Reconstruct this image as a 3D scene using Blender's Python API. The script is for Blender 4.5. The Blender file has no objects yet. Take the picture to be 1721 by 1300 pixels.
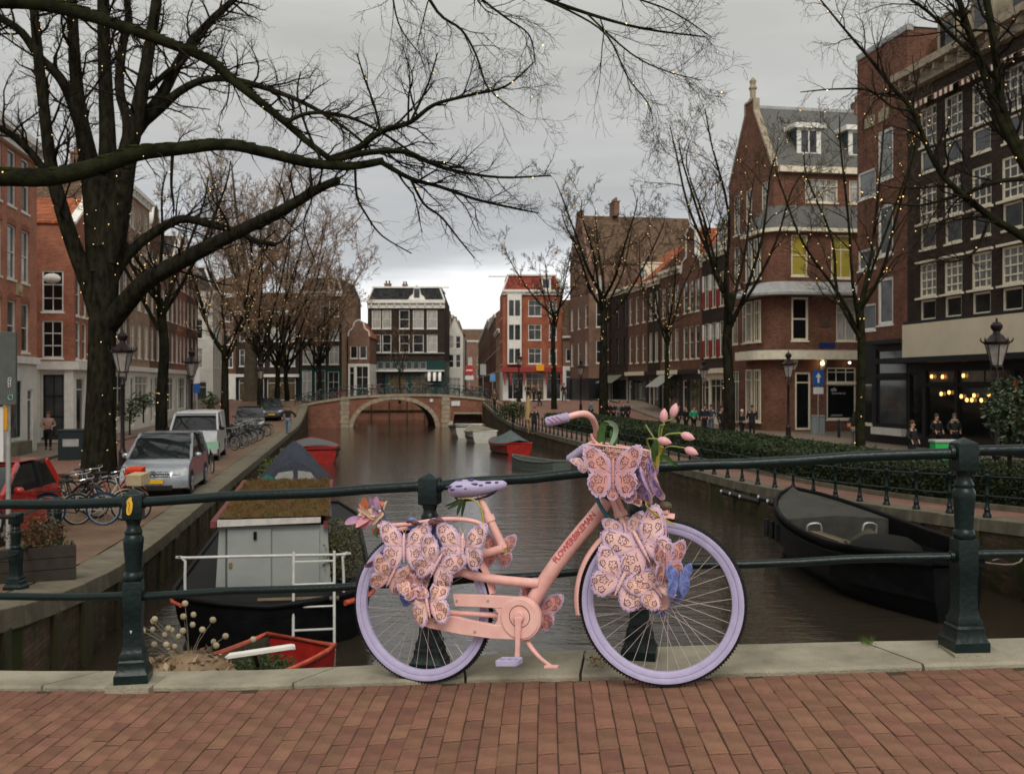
import bpy, math, random
from mathutils import Vector, Matrix, noise as mnoise
S = bpy.context.scene
COL = S.collection
V = Vector
rad = math.radians
# ---------------------------------------------------------------- camera, sky, sun, exposure
CAMZ = 1.27
F = 1650.0
cam_d = bpy.data.cameras.new('camera'); cam = bpy.data.objects.new('camera', cam_d); COL.objects.link(cam)
cam.location = (0, 0, CAMZ); cam.rotation_euler = (rad(90), 0, 0)
cam_d.sensor_width = 36; cam_d.lens = 36 * F / 1721; cam_d.shift_y = -5 / 1721
cam_d.clip_start = 0.05; cam_d.clip_end = 3000
cam_d.dof.use_dof = True; cam_d.dof.focus_distance = 4.25; cam_d.dof.aperture_fstop = 6.5
S.camera = cam
world = bpy.data.worlds.new('World'); S.world = world; world.use_nodes = True
nt = world.node_tree; nt.nodes.clear()
def nd(t, kind, **kw):
    n = t.nodes.new(kind)
    for k, v in kw.items():
        if k.startswith('i_'): n.inputs[k[2:].replace('_', ' ')].default_value = v
        else: setattr(n, k, v)
    return n
SUN_EL, SUN_AZ = rad(48), rad(176)
sky = nd(nt, 'ShaderNodeTexSky', sky_type='NISHITA', sun_disc=False, sun_elevation=SUN_EL, sun_rotation=SUN_AZ, air_density=1.0, dust_density=4.0)
bg1 = nd(nt, 'ShaderNodeBackground'); bg1.inputs[1].default_value = 0.005
nt.links.new(sky.outputs[0], bg1.inputs[0])
tc = nd(nt, 'ShaderNodeTexCoord')
sep = nd(nt, 'ShaderNodeSeparateXYZ'); nt.links.new(tc.outputs['Generated'], sep.inputs[0])
mp = nd(nt, 'ShaderNodeMapping'); mp.inputs['Scale'].default_value = (1.1, 1.1, 6.0); nt.links.new(tc.outputs['Generated'], mp.inputs[0])
no = nd(nt, 'ShaderNodeTexNoise'); no.inputs['Scale'].default_value = 1.6; no.inputs['Detail'].default_value = 5; no.inputs['Roughness'].default_value = .5
nt.links.new(mp.outputs[0], no.inputs[0])
m1 = nd(nt, 'ShaderNodeMath', operation='MULTIPLY_ADD'); nt.links.new(no.outputs[0], m1.inputs[0]); m1.inputs[1].default_value = .22
nt.links.new(sep.outputs[2], m1.inputs[2])
m2 = nd(nt, 'ShaderNodeMath', operation='SUBTRACT'); nt.links.new(m1.outputs[0], m2.inputs[0]); m2.inputs[1].default_value = .11
cr = nd(nt, 'ShaderNodeValToRGB'); nt.links.new(m2.outputs[0], cr.inputs[0])
e = cr.color_ramp; e.interpolation = 'B_SPLINE'
def stops(ramp, lst):
    while len(ramp.elements) > 1: ramp.elements.remove(ramp.elements[-1])
    ramp.elements[0].position = lst[0][0]; ramp.elements[0].color = (*lst[0][1], 1)
    for p, c in lst[1:]: ramp.elements.new(p).color = (*c, 1)
stops(e, [(0.0, (.66, .66, .65)), (.085, (.84, .84, .825)), (.122, (.76, .765, .765)), (.155, (.30, .312, .335)), (.205, (.40, .40, .39)), (.30, (.375, .375, .353)), (.5, (.41, .41, .385)), (1.0, (.46, .46, .43))])
bg2 = nd(nt, 'ShaderNodeBackground'); bg2.inputs[1].default_value = 1.06; no2 = nd(nt, 'ShaderNodeTexNoise'); no2.inputs['Scale'].default_value = 2.4; no2.inputs['Detail'].default_value = 6; no2.inputs['Roughness'].default_value = .55; nt.links.new(mp.outputs[0], no2.inputs[0])
mr0 = nd(nt, 'ShaderNodeMapRange'); mr0.inputs[1].default_value = .3; mr0.inputs[2].default_value = .7; mr0.inputs[3].default_value = .86; mr0.inputs[4].default_value = 1.12; nt.links.new(no2.outputs[0], mr0.inputs[0])
vm = nd(nt, 'ShaderNodeVectorMath', operation='SCALE'); nt.links.new(cr.outputs[0], vm.inputs[0]); nt.links.new(mr0.outputs[0], vm.inputs['Scale']); nt.links.new(vm.outputs[0], bg2.inputs[0])
ad = nd(nt, 'ShaderNodeAddShader'); nt.links.new(bg1.outputs[0], ad.inputs[0]); nt.links.new(bg2.outputs[0], ad.inputs[1])
wo = nd(nt, 'ShaderNodeOutputWorld'); nt.links.new(ad.outputs[0], wo.inputs[0])
sun_d = bpy.data.lights.new('sun', 'SUN'); sun_d.energy = 1.5; sun_d.angle = rad(35); sun_d.color = (1, .95, .87)
sun = bpy.data.objects.new('sun', sun_d); COL.objects.link(sun)
sd = V((math.sin(SUN_AZ) * math.cos(SUN_EL), math.cos(SUN_AZ) * math.cos(SUN_EL), math.sin(SUN_EL)))
sun.rotation_euler = sd.to_track_quat('Z', 'Y').to_euler(); sun.location = sd * 60
vs = S.view_settings; vs.view_transform = 'Standard'; vs.look = 'None'; vs.exposure = 0.47; vs.gamma = 1
S.render.engine = 'CYCLES'; S.cycles.use_denoising = True; S.cycles.max_bounces = 6
S.cycles.diffuse_bounces = 3; S.cycles.glossy_bounces = 3; S.cycles.transparent_max_bounces = 8; S.cycles.caustics_reflective = False; S.cycles.caustics_refractive = False
S.cycles.sample_clamp_indirect = 4

# ---------------------------------------------------------------- helpers
def W(px, py, d): return V(((px - 860.5) / F * d, d, CAMZ - (py - 645) / F * d))
def X(px, d): return (px - 860.5) / F * d
def Z(py, d): return CAMZ - (py - 645) / F * d
def lin(c):
    return tuple(((v / 255) / 12.92 if v / 255 <= .04045 else ((v / 255 + .055) / 1.055) ** 2.4) for v in c)
MATS = {}
def M(name, col, rough=.6, metal=0., var=.12, scale=6., bump=0., bscale=60., col2=None, spec=.28, coat=0., emit=0., rnd=0., stretch=None, alpha=1.):
    """principled material with noise colour variation, optional second colour, bump and per-object variation"""
    if name in MATS: return MATS[name]
    m = bpy.data.materials.new(name); m.use_nodes = True; t = m.node_tree; b = t.nodes['Principled BSDF']; L = t.links.new
    b.inputs['Roughness'].default_value = rough; b.inputs['Metallic'].default_value = metal
    b.inputs['Specular IOR Level'].default_value = spec; b.inputs['Coat Weight'].default_value = coat; b.inputs['Coat Roughness'].default_value = .08
    tc = nd(t, 'ShaderNodeTexCoord'); src = tc.outputs['Object']
    if stretch:
        mp = nd(t, 'ShaderNodeMapping'); mp.inputs['Scale'].default_value = stretch; L(src, mp.inputs[0]); src = mp.outputs[0]
    if var or col2:
        n = nd(t, 'ShaderNodeTexNoise'); n.inputs['Scale'].default_value = scale; n.inputs['Detail'].default_value = 6; n.inputs['Roughness'].default_value = .62
        L(src, n.inputs[0])
        r = nd(t, 'ShaderNodeValToRGB'); c2 = col2 or tuple(min(1, c * (1 + var)) for c in col); c1 = col if col2 else tuple(c * (1 - var) for c in col)
        stops(r.color_ramp, [(.34, c1), (.66, c2)]); L(n.outputs[0], r.inputs[0]); out = r.outputs[0]
        rr = nd(t, 'ShaderNodeMapRange'); rr.inputs[3].default_value = max(0, rough - .08); rr.inputs[4].default_value = min(1, rough + .08)
        L(n.outputs[0], rr.inputs[0]); L(rr.outputs[0], b.inputs['Roughness'])
    else:
        rgb = nd(t, 'ShaderNodeRGB'); rgb.outputs[0].default_value = (*col, 1); out = rgb.outputs[0]
    if rnd:
        oi = nd(t, 'ShaderNodeObjectInfo'); hs = nd(t, 'ShaderNodeHueSaturation')
        mr = nd(t, 'ShaderNodeMapRange'); mr.inputs[3].default_value = 1 - rnd; mr.inputs[4].default_value = 1 + rnd
        L(oi.outputs['Random'], mr.inputs[0]); L(mr.outputs[0], hs.inputs['Value'])
        mr2 = nd(t, 'ShaderNodeMapRange'); mr2.inputs[3].default_value = .5 - rnd * .05; mr2.inputs[4].default_value = .5 + rnd * .05
        mu = nd(t, 'ShaderNodeMath', operation='FRACT'); m7 = nd(t, 'ShaderNodeMath', operation='MULTIPLY'); m7.inputs[1].default_value = 7.31
        L(oi.outputs['Random'], m7.inputs[0]); L(m7.outputs[0], mu.inputs[0]); L(mu.outputs[0], mr2.inputs[0]); L(mr2.outputs[0], hs.inputs['Hue'])
        L(out, hs.inputs['Color']); out = hs.outputs[0]
    L(out, b.inputs['Base Color'])
    if emit: L(out, b.inputs['Emission Color']); b.inputs['Emission Strength'].default_value = emit
    if bump:
        bn = nd(t, 'ShaderNodeTexNoise'); bn.inputs['Scale'].default_value = bscale; bn.inputs['Detail'].default_value = 4; L(src, bn.inputs[0])
        bp = nd(t, 'ShaderNodeBump'); bp.inputs['Strength'].default_value = bump; bp.inputs['Distance'].default_value = .02
        L(bn.outputs[0], bp.inputs['Height']); L(bp.outputs[0], b.inputs['Normal'])
    MATS[name] = m; return m
def MB_brick(name, col, mortar, col2=None, sx=.22, sy=.065, var=.25, mort=.012, moss=None, rough=.85):
    """brick wall; object coords: along = x+y, up = z"""
    if name in MATS: return MATS[name]
    m = bpy.data.materials.new(name); m.use_nodes = True; t = m.node_tree; b = t.nodes['Principled BSDF']; L = t.links.new
    b.inputs['Roughness'].default_value = rough; b.inputs['Specular IOR Level'].default_value = .12
    tc = nd(t, 'ShaderNodeTexCoord'); s = nd(t, 'ShaderNodeSeparateXYZ'); L(tc.outputs['Object'], s.inputs[0])
    a = nd(t, 'ShaderNodeMath', operation='ADD'); L(s.outputs[0], a.inputs[0]); L(s.outputs[1], a.inputs[1])
    c = nd(t, 'ShaderNodeCombineXYZ'); L(a.outputs[0], c.inputs[0]); L(s.outputs[2], c.inputs[1])
    br = nd(t, 'ShaderNodeTexBrick'); L(c.outputs[0], br.inputs[0])
    br.inputs['Scale'].default_value = 1; br.inputs['Brick Width'].default_value = sx; br.inputs['Row Height'].default_value = sy; br.inputs['Mortar Size'].default_value = mort / 2
    br.inputs['Color1'].default_value = (*[v * (1 - var) for v in col], 1); br.inputs['Color2'].default_value = (*[v * (1 + var) for v in (col2 or col)], 1); br.inputs['Mortar'].default_value = (*mortar, 1)
    n = nd(t, 'ShaderNodeTexNoise'); n.inputs['Scale'].default_value = .9; n.inputs['Detail'].default_value = 7; n.inputs['Roughness'].default_value = .65; L(tc.outputs['Object'], n.inputs[0])
    mr = nd(t, 'ShaderNodeMapRange'); mr.inputs[1].default_value = .3; mr.inputs[2].default_value = .7; mr.inputs[3].default_value = .68; mr.inputs[4].default_value = 1.22; L(n.outputs[0], mr.inputs[0])
    hs = nd(t, 'ShaderNodeHueSaturation'); L(mr.outputs[0], hs.inputs['Value']); L(br.outputs[0], hs.inputs['Color']); out = hs.outputs[0]
    if moss:
        n2 = nd(t, 'ShaderNodeTexNoise'); n2.inputs['Scale'].default_value = 1.7; n2.inputs['Detail'].default_value = 8; n2.inputs['Roughness'].default_value = .7
        mp = nd(t, 'ShaderNodeMapping'); mp.inputs['Scale'].default_value = (1, 1, .25); L(tc.outputs['Object'], mp.inputs[0]); L(mp.outputs[0], n2.inputs[0])
        r = nd(t, 'ShaderNodeValToRGB'); stops(r.color_ramp, [(.46, (0, 0, 0)), (.62, (1, 1, 1))]); L(n2.outputs[0], r.inputs[0])
        mx = nd(t, 'ShaderNodeMix', data_type='RGBA'); L(r.outputs[0], mx.inputs[0]); L(out, mx.inputs[6]); mx.inputs[7].default_value = (*moss, 1); out = mx.outputs[2]
    L(out, b.inputs['Base Color'])
    bp = nd(t, 'ShaderNodeBump'); bp.inputs['Strength'].default_value = .5; bp.inputs['Distance'].default_value = .01; bp.invert = True
    L(br.outputs['Fac'], bp.inputs['Height']); L(bp.outputs[0], b.inputs['Normal'])
    MATS[name] = m; return m

class MB:
    """collects faces; build() links ONE mesh object"""
    def __init__(s): s.v = []; s.f = []; s.m = []
    def add(s, vs, fs, mi=0):
        o = len(s.v); s.v += [tuple(p) for p in vs]
        for f in fs: s.f.append(tuple(i + o for i in f)); s.m.append(mi)
    def box(s, x0, y0, z0, x1, y1, z1, mi=0, T=None):
        vs = [(x0, y0, z0), (x1, y0, z0), (x1, y1, z0), (x0, y1, z0), (x0, y0, z1), (x1, y0, z1), (x1, y1, z1), (x0, y1, z1)]
        if T is not None: vs = [T @ V(p) for p in vs]
        s.add(vs, [(3, 2, 1, 0), (4, 5, 6, 7), (0, 1, 5, 4), (1, 2, 6, 5), (2, 3, 7, 6), (3, 0, 4, 7)], mi); return s
    def bar(s, a, b, w, h, mi=0, up=(0, 0, 1)):
        a, b = V(a), V(b); d = (b - a); L = d.length; d.normalize(); u = V(up); x = d.cross(u)
        if x.length < 1e-4: x = d.cross(V((1, 0, 0)))
        x.normalize(); y = x.cross(d)
        T = Matrix((x, d, y)).transposed().to_4x4(); T.translation = a
        return s.box(-w / 2, 0, -h / 2, w / 2, L, h / 2, mi, T)
    def tube(s, pts, r, n=8, mi=0, cap=True, closed=False):
        pts = [V(p) for p in pts]; k = len(pts)
        rs = r if isinstance(r, (list, tuple)) else [r] * k
        o = len(s.v); prev = None
        for i, p in enumerate(pts):
            if closed: t = pts[(i + 1) % k] - pts[i - 1]
            else: t = pts[min(i + 1, k - 1)] - pts[max(i - 1, 0)]
            if t.length < 1e-9: t = V((0, 0, 1))
            t.normalize()
            if prev is None:
                a = V((0, 0, 1)) if abs(t.z) < .9 else V((1, 0, 0))
                x = t.cross(a).normalized()
            else:
                x = prev - t * prev.dot(t)
                x = x.normalized() if x.length > 1e-6 else t.orthogonal().normalized()
            prev = x; y = t.cross(x)
            for j in range(n):
                g = 2 * math.pi * j / n; q = p + x * (rs[i] * math.cos(g)) + y * (rs[i] * math.sin(g)); s.v.append((q.x, q.y, q.z))
        for i in range(k if closed else k - 1):
            a0 = o + i * n; b0 = o + ((i + 1) % k) * n
            for j in range(n):
                j2 = (j + 1) % n; s.f.append((a0 + j, a0 + j2, b0 + j2, b0 + j)); s.m.append(mi)
        if cap and not closed and n > 2:
            s.f.append(tuple(o + j for j in reversed(range(n)))); s.m.append(mi)
            s.f.append(tuple(o + (k - 1) * n + j for j in range(n))); s.m.append(mi)
        return s
    def rings(s, rings, mi=0, cap=True, closed=True):
        n = len(rings[0]); o = len(s.v)
        for r in rings: s.v += [tuple(p) for p in r]
        for i in range(len(rings) - 1):
            for j in range(n if closed else n - 1):
                j2 = (j + 1) % n; s.f.append((o + i * n + j, o + i * n + j2, o + (i + 1) * n + j2, o + (i + 1) * n + j)); s.m.append(mi)
        if cap:
            s.f.append(tuple(o + j for j in reversed(range(n)))); s.m.append(mi)
            s.f.append(tuple(o + (len(rings) - 1) * n + j for j in range(n))); s.m.append(mi)
        return s
    def lathe(s, prof, n=12, at=(0, 0, 0), mi=0, sq=False, rot=0.):
        at = V(at); k = 4 if sq else n; off = math.pi / 4 if sq else 0; q = math.sqrt(2) if sq else 1
        return s.rings([[at + V((r * q * math.cos(2 * math.pi * j / k + off + rot), r * q * math.sin(2 * math.pi * j / k + off + rot), z)) for j in range(k)] for r, z in prof], mi)
    def prism(s, poly, fn, t0, t1, mi=0):
        """poly 2D extruded between t0 and t1; fn(a,b,t)->3D"""
        n = len(poly); vs = [fn(a, b, t0) for a, b in poly] + [fn(a, b, t1) for a, b in poly]
        fs = [tuple(range(n)), tuple(reversed(range(n, 2 * n)))] + [(i, n + i, n + (i + 1) % n, (i + 1) % n) for i in range(n)]
        s.add(vs, fs, mi); return s
    def ball(s, c, r, n=8, k=6, mi=0, T=None):
        c = V(c); rx, ry, rz = r if isinstance(r, (tuple, list)) else (r, r, r)
        rr = []
        for i in range(1, k):
            a = math.pi * i / k
            ring = [V((rx * math.sin(a) * math.cos(2 * math.pi * j / n), ry * math.sin(a) * math.sin(2 * math.pi * j / n), -rz * math.cos(a))) for j in range(n)]
            rr.append([c + (T @ p if T is not None else p) for p in ring])
        return s.rings(rr, mi)
    def build(s, name, mats, parent=None, smooth=None, bevel=0., mesh_only=False, weld=False):
        me = bpy.data.meshes.new(name); me.from_pydata(s.v, [], s.f)
        if not isinstance(mats, (list, tuple)): mats = [mats]
        for m in mats: me.materials.append(m)
        if len(mats) > 1: me.polygons.foreach_set('material_index', s.m)
        if smooth:
            me.polygons.foreach_set('use_smooth', [True] * len(me.polygons)); me.set_sharp_from_angle(angle=rad(smooth))
        me.update()
        if mesh_only: return me
        return link(name, me, parent, bevel)
def link(name, me, parent=None, bevel=0., loc=None, rotz=None):
    o = bpy.data.objects.new(name, me); COL.objects.link(o)
    if parent: o.parent = parent
    if bevel:
        b = o.modifiers.new('bevel', 'BEVEL'); b.width = bevel; b.segments = 2; b.limit_method = 'ANGLE'; b.angle_limit = rad(35)
    if loc is not None: o.location = loc
    if rotz is not None: o.rotation_euler = (0, 0, rotz)
    return o
def tag(o, label, cat, group=None):
    o['label'] = label; o['category'] = cat
    if group: o['group'] = group
    return o
def thing(name, label, cat, loc=(0, 0, 0), rotz=0., group=None):
    o = bpy.data.objects.new(name, None); COL.objects.link(o); o.location = loc; o.rotation_euler = (0, 0, rotz); o.empty_display_size = .2
    return tag(o, label, cat, group)
def struct(o, kind='structure'): o['kind'] = kind; return o
def copy_tree(o, parent=None):
    c = o.copy(); COL.objects.link(c); c.parent = parent
    for ch in o.children: copy_tree(ch, c)
    return c
def dup(o, loc, rotz=0., label=None, scale=None):
    c = copy_tree(o); c.location = loc; c.rotation_euler = (0, 0, rotz)
    if label: c['label'] = label
    if scale: c.scale = (scale,) * 3
    return c
def smooth_pts(pts, k=4):
    """Catmull-Rom through points"""
    pts = [V(p) for p in pts]; out = []
    for i in range(len(pts) - 1):
        p0 = pts[max(i - 1, 0)]; p1 = pts[i]; p2 = pts[i + 1]; p3 = pts[min(i + 2, len(pts) - 1)]
        for j in range(k):
            t = j / k; out.append(.5 * ((2 * p1) + (p2 - p0) * t + (2 * p0 - 5 * p1 + 4 * p2 - p3) * t * t + (3 * p1 - p0 - 3 * p2 + p3) * t ** 3))
    out.append(pts[-1]); return out
def interp(tab, x):
    if x <= tab[0][0]: return tab[0][1]
    for (a, b), (c, d) in zip(tab, tab[1:]):
        if x <= c: return b + (d - b) * (x - a) / (c - a)
    return tab[-1][1]
def text_mesh(txt, size, mat, parent, name='lettering', M4=None, extr=.004, align='LEFT', spacing=1.):
    cu = bpy.data.curves.new(name, 'FONT'); cu.body = txt; cu.size = size; cu.extrude = extr; cu.align_x = align; cu.space_character = spacing; cu.resolution_u = 2
    t = bpy.data.objects.new(name, cu); COL.objects.link(t)
    me = bpy.data.meshes.new_from_object(t); COL.objects.unlink(t); bpy.data.objects.remove(t)
    if M4 is not None: me.transform(M4)
    me.materials.clear(); me.materials.append(mat)
    return link(name, me, parent)
# ================================================================ SETTING
TH = math.atan(.165)                       # canal axis leans left of the view axis
def XL(y): return -3.81 - .165 * y         # left quay edge
def XR(y): return 12.3 - .165 * y          # right quay edge
ZWAT = -2.7
def farramp(y): t = max(0, min(1, (y - 70) / 21)); return 1.45 * t ** 1.7 - max(0, min(1, (y - 100) / 25)) * 1.0
def ZL(y): t = max(0, min(1, (20 - y) / 14)); return -1.80 + 1.5 * t ** 2.2 + farramp(y)
def ZR(y): t = max(0, min(1, (32 - y) / 26)); return -1.83 + 1.6 * t ** 1.7 + farramp(y)
CU = V((math.cos(TH), math.sin(TH), 0)); CV = V((-math.sin(TH), math.cos(TH), 0))

def paving(name, col, col2, mortar, sx, sy, rot=0., var=.2, rough=.8, wear=.5):
    if name in MATS: return MATS[name]
    m = bpy.data.materials.new(name); m.use_nodes = True; t = m.node_tree; b = t.nodes['Principled BSDF']; L = t.links.new
    tc = nd(t, 'ShaderNodeTexCoord'); mp = nd(t, 'ShaderNodeMapping'); mp.inputs['Rotation'].default_value = (0, 0, rot); L(tc.outputs['Object'], mp.inputs[0])
    br = nd(t, 'ShaderNodeTexBrick'); L(mp.outputs[0], br.inputs[0]); br.inputs['Scale'].default_value = 1
    br.inputs['Brick Width'].default_value = sx; br.inputs['Row Height'].default_value = sy; br.inputs['Mortar Size'].default_value = .005
    br.inputs['Color1'].default_value = (*col, 1); br.inputs['Color2'].default_value = (*col2, 1); br.inputs['Mortar'].default_value = (*mortar, 1)
    n = nd(t, 'ShaderNodeTexNoise'); n.inputs['Scale'].default_value = .8; n.inputs['Detail'].default_value = 8; n.inputs['Roughness'].default_value = .7; L(tc.outputs['Object'], n.inputs[0])
    mr = nd(t, 'ShaderNodeMapRange'); mr.inputs[1].default_value = .3; mr.inputs[2].default_value = .7; mr.inputs[3].default_value = 1 - wear * .6; mr.inputs[4].default_value = 1 + wear * .4; L(n.outputs[0], mr.inputs[0])
    hs = nd(t, 'ShaderNodeHueSaturation'); L(mr.outputs[0], hs.inputs['Value']); L(br.outputs[0], hs.inputs['Color']); L(hs.outputs[0], b.inputs['Base Color'])
    rr = nd(t, 'ShaderNodeMapRange'); rr.inputs[1].default_value = .3; rr.inputs[2].default_value = .7; rr.inputs[3].default_value = rough - .25; rr.inputs[4].default_value = rough + .1; L(n.outputs[0], rr.inputs[0]); L(rr.outputs[0], b.inputs['Roughness'])
    bp = nd(t, 'ShaderNodeBump'); bp.inputs['Strength'].default_value = .4; bp.inputs['Distance'].default_value = .01; bp.invert = True
    L(br.outputs['Fac'], bp.inputs['Height']); L(bp.outputs[0], b.inputs['Normal']); MATS[name] = m; return m

m_iron = M('green_black_iron_paint', (.0032, .0118, .0112), rough=.34, var=.3, scale=9, bump=.16, bscale=45, spec=.3)
m_kerb = M('granite_kerb', (.20, .18, .13), rough=.85, scale=3.2, col2=(.37, .335, .25), bump=.6, bscale=140)
m_cope = M('bluestone_coping', (.10, .088, .062), rough=.75, scale=2.2, col2=(.19, .165, .115), bump=.5, bscale=40)
m_sand = M('joint_sand', (.06, .04, .026), rough=.95, scale=30, bump=.4, bscale=200)
m_pave = M('clinker_brick', (.165, .080, .052), rough=.78, scale=9, col2=(.255, .128, .084), bump=.55, bscale=130, rnd=.16, spec=.2)
m_quay = MB_brick('quay_brick', (.085, .058, .042), (.06, .05, .035), col2=(.11, .07, .05), moss=(.038, .048, .014), sx=.21, sy=.07)
m_bridgebrick = MB_brick('bridge_brick', (.24, .10, .065), (.16, .10, .07), var=.2, sx=.22, sy=.07)
m_stone = M('sandstone_block', (.25, .205, .145), rough=.85, scale=3, col2=(.36, .30, .215), bump=.3, rnd=.1)
m_park = paving('parking_brick', (.16, .095, .055), (.20, .115, .065), (.06, .04, .025), .21, .1, rot=TH, wear=.7)
m_road = paving('road_brick', (.19, .093, .066), (.225, .108, .076), (.08, .045, .032), .2, .1, rot=TH + 1.57, wear=.5)
m_walk = paving('sidewalk_slab', (.17, .125, .095), (.21, .15, .11), (.08, .06, .04), .3, .3, rot=TH, wear=.5)
m_gnd = M('far_ground', (.14, .11, .085), rough=.9, scale=.5)

# --- water
def mk_water():
    m = bpy.data.materials.new('canal_water'); m.use_nodes = True; t = m.node_tree; b = t.nodes['Principled BSDF']; L = t.links.new
    b.inputs['Base Color'].default_value = (.028, .0225, .0155, 1); b.inputs['Roughness'].default_value = .07; b.inputs['IOR'].default_value = 1.5; b.inputs['Specular IOR Level'].default_value = .6
    tc = nd(t, 'ShaderNodeTexCoord'); hs = []
    for sc, stx, dist, w in ((1.1, (.45, 1.25, 1), .6, .55), (4.2, (.5, 1.3, 1), .4, .32), (13., (.6, 1.2, 1), .2, .13)):
        mp = nd(t, 'ShaderNodeMapping'); mp.inputs['Scale'].default_value = stx; mp.inputs['Rotation'].default_value = (0, 0, .25); L(tc.outputs['Object'], mp.inputs[0])
        n = nd(t, 'ShaderNodeTexNoise'); n.inputs['Scale'].default_value = sc; n.inputs['Detail'].default_value = 3; n.inputs['Distortion'].default_value = dist; L(mp.outputs[0], n.inputs[0])
        k = nd(t, 'ShaderNodeMath', operation='MULTIPLY'); k.inputs[1].default_value = w; L(n.outputs[0], k.inputs[0]); hs.append(k)
    a = nd(t, 'ShaderNodeMath', operation='ADD'); L(hs[0].outputs[0], a.inputs[0]); L(hs[1].outputs[0], a.inputs[1])
    a2 = nd(t, 'ShaderNodeMath', operation='ADD'); L(a.outputs[0], a2.inputs[0]); L(hs[2].outputs[0], a2.inputs[1])
    bp = nd(t, 'ShaderNodeBump'); bp.inputs['Strength'].default_value = .38; bp.inputs['Distance'].default_value = .10; L(a2.outputs[0], bp.inputs['Height']); L(bp.outputs[0], b.inputs['Normal'])
    return m
w = MB(); w.add([(-45, -8, ZWAT), (40, -8, ZWAT), (40, 135, ZWAT), (-45, 135, ZWAT)], [(0, 1, 2, 3)])
struct(w.build('canal_water', mk_water()))

# --- strips of street along each quay
def ribbon(name, xa, xb, zf, y0, y1, mat, dz=0., step=2.):
    m = MB(); ys = []; y = y0
    while y < y1: ys.append(y); y += step
    ys.append(y1); vs = []
    for y in ys: vs += [(xa(y), y, zf(y) + dz), (xb(y), y, zf(y) + dz)]
    m.add(vs, [(2 * i, 2 * i + 1, 2 * i + 3, 2 * i + 2) for i in range(len(ys) - 1)])
    return struct(m.build(name, mat))
ribbon('parking_strip', lambda y: XL(y) - 5.4, lambda y: XL(y) - .70, ZL, 5.2, 92, m_park)
ribbon('road_left', lambda y: XL(y) - 8.4, lambda y: XL(y) - 5.4, ZL, 5.2, 160, m_road, -.004)
ribbon('sidewalk_left', lambda y: XL(y) - 10.9, lambda y: XL(y) - 8.4, ZL, 5.2, 160, m_walk, .10)
ribbon('ground_left', lambda y: -420, lambda y: XL(y) - 10.9, ZL, 5.2, 160, m_gnd, .09)
ribbon('quay_path', lambda y: XR(y) + .55, lambda y: XR(y) + 6.6, ZR, 4.2, 92, m_road)
ribbon('road_right', lambda y: XR(y) + 6.6, lambda y: XR(y) + 12.2, ZR, 4.2, 160, m_road, -.004)
ribbon('sidewalk_right', lambda y: XR(y) + 12.2, lambda y: XR(y) + 15.2, ZR, 4.2, 160, m_walk, .10)
ribbon('ground_right', lambda y: XR(y) + 15.2, lambda y: 420, ZR, 4.2, 160, m_gnd, .09)
g = MB(); g.add([(-900, 112, -1.3), (900, 112, -1.3), (900, 1600, -1.3), (-900, 1600, -1.3)], [(0, 1, 2, 3)]); struct(g.build('ground_far', m_gnd))
k = MB()
for xo, zf, s_ in ((-8.4, ZL, 1), (12.2, ZR, -1)):
    ed = XL if s_ == 1 else XR; ys = list(range(6, 92, 2))
    for a, b in zip(ys, ys[1:]):
        x0 = ed(a) + xo; x1 = ed(b) + xo
        k.add([(x0, a, zf(a) - .1), (x0, a, zf(a) + .108), (x0 - .16 * s_, a, zf(a) + .108), (x1, b, zf(b) - .1), (x1, b, zf(b) + .108), (x1 - .16 * s_, b, zf(b) + .108)], [(0, 1, 4, 3), (1, 2, 5, 4)])
struct(k.build('street_kerb', m_cope))

# --- quay walls, each a thing with its coping stones
def quay(name, label, ed, zf, sgn, y0, y1, wallmat):
    root = thing(name, label, 'quay wall')
    m = MB(); ys = [y0 + (y1 - y0) * i / 60 for i in range(61)]
    for a, b in zip(ys, ys[1:]):
        m.add([(ed(a), a, -3.4), (ed(b), b, -3.4), (ed(b), b, zf(b) - .22), (ed(a), a, zf(a) - .22)], [(0, 1, 2, 3)])
    m.build('wall', wallmat, root)
    rg = random.Random(5)
    y = y0
    base = MB()
    while y < y1 - .4:
        L = 1.05 + rg.random() * .35; b = min(y + L, y1)
        wdt = .72 if sgn < 0 else .56
        dz = rg.uniform(-.008, .008); x0 = ed(y) - sgn * .05; x1 = ed(b - .015) - sgn * .05
        st = MB(); o = V((ed(y), y, zf(y)))
        lo = [(x0, y, zf(y) - .25), (x0 + sgn * wdt, y, zf(y) - .25), (x1 + sgn * wdt, b - .012, zf(b) - .25), (x1, b - .012, zf(b) - .25)]
        hi = [(p[0], p[1], p[2] + .262 + dz) for p in lo]
        st.add([V(p) - o for p in lo + hi], [(3, 2, 1, 0), (4, 5, 6, 7), (0, 1, 5, 4), (1, 2, 6, 5), (2, 3, 7, 6), (3, 0, 4, 7)])
        so = st.build('coping_stone', m_cope, root, bevel=.015 if y < 26 else 0); so.location = o
        y = b
    y = y0 + .8                                                   # vertical timber fenders and pilasters of the wall
    while y < 34:
        p = MB(); wd = rg.choice((.16, .22, .42)); pr = rg.uniform(.05, .10); zt = zf(y) - .24
        a = V((ed(y), y, 0)); dv = V((-.165, 1, 0)).normalized(); dn = V((-sgn, 0, 0))
        q = [a, a + dv * wd, a + dv * wd + dn * pr, a + dn * pr]
        p.add([(c.x, c.y, -3.3) for c in q] + [(c.x, c.y, zt) for c in q], [(0, 1, 5, 4), (1, 2, 6, 5), (2, 3, 7, 6), (3, 0, 4, 7), (4, 5, 6, 7)])
        p.build('pilaster', m_quaydark, root); y += rg.uniform(1.0, 2.2)
    return root
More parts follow.
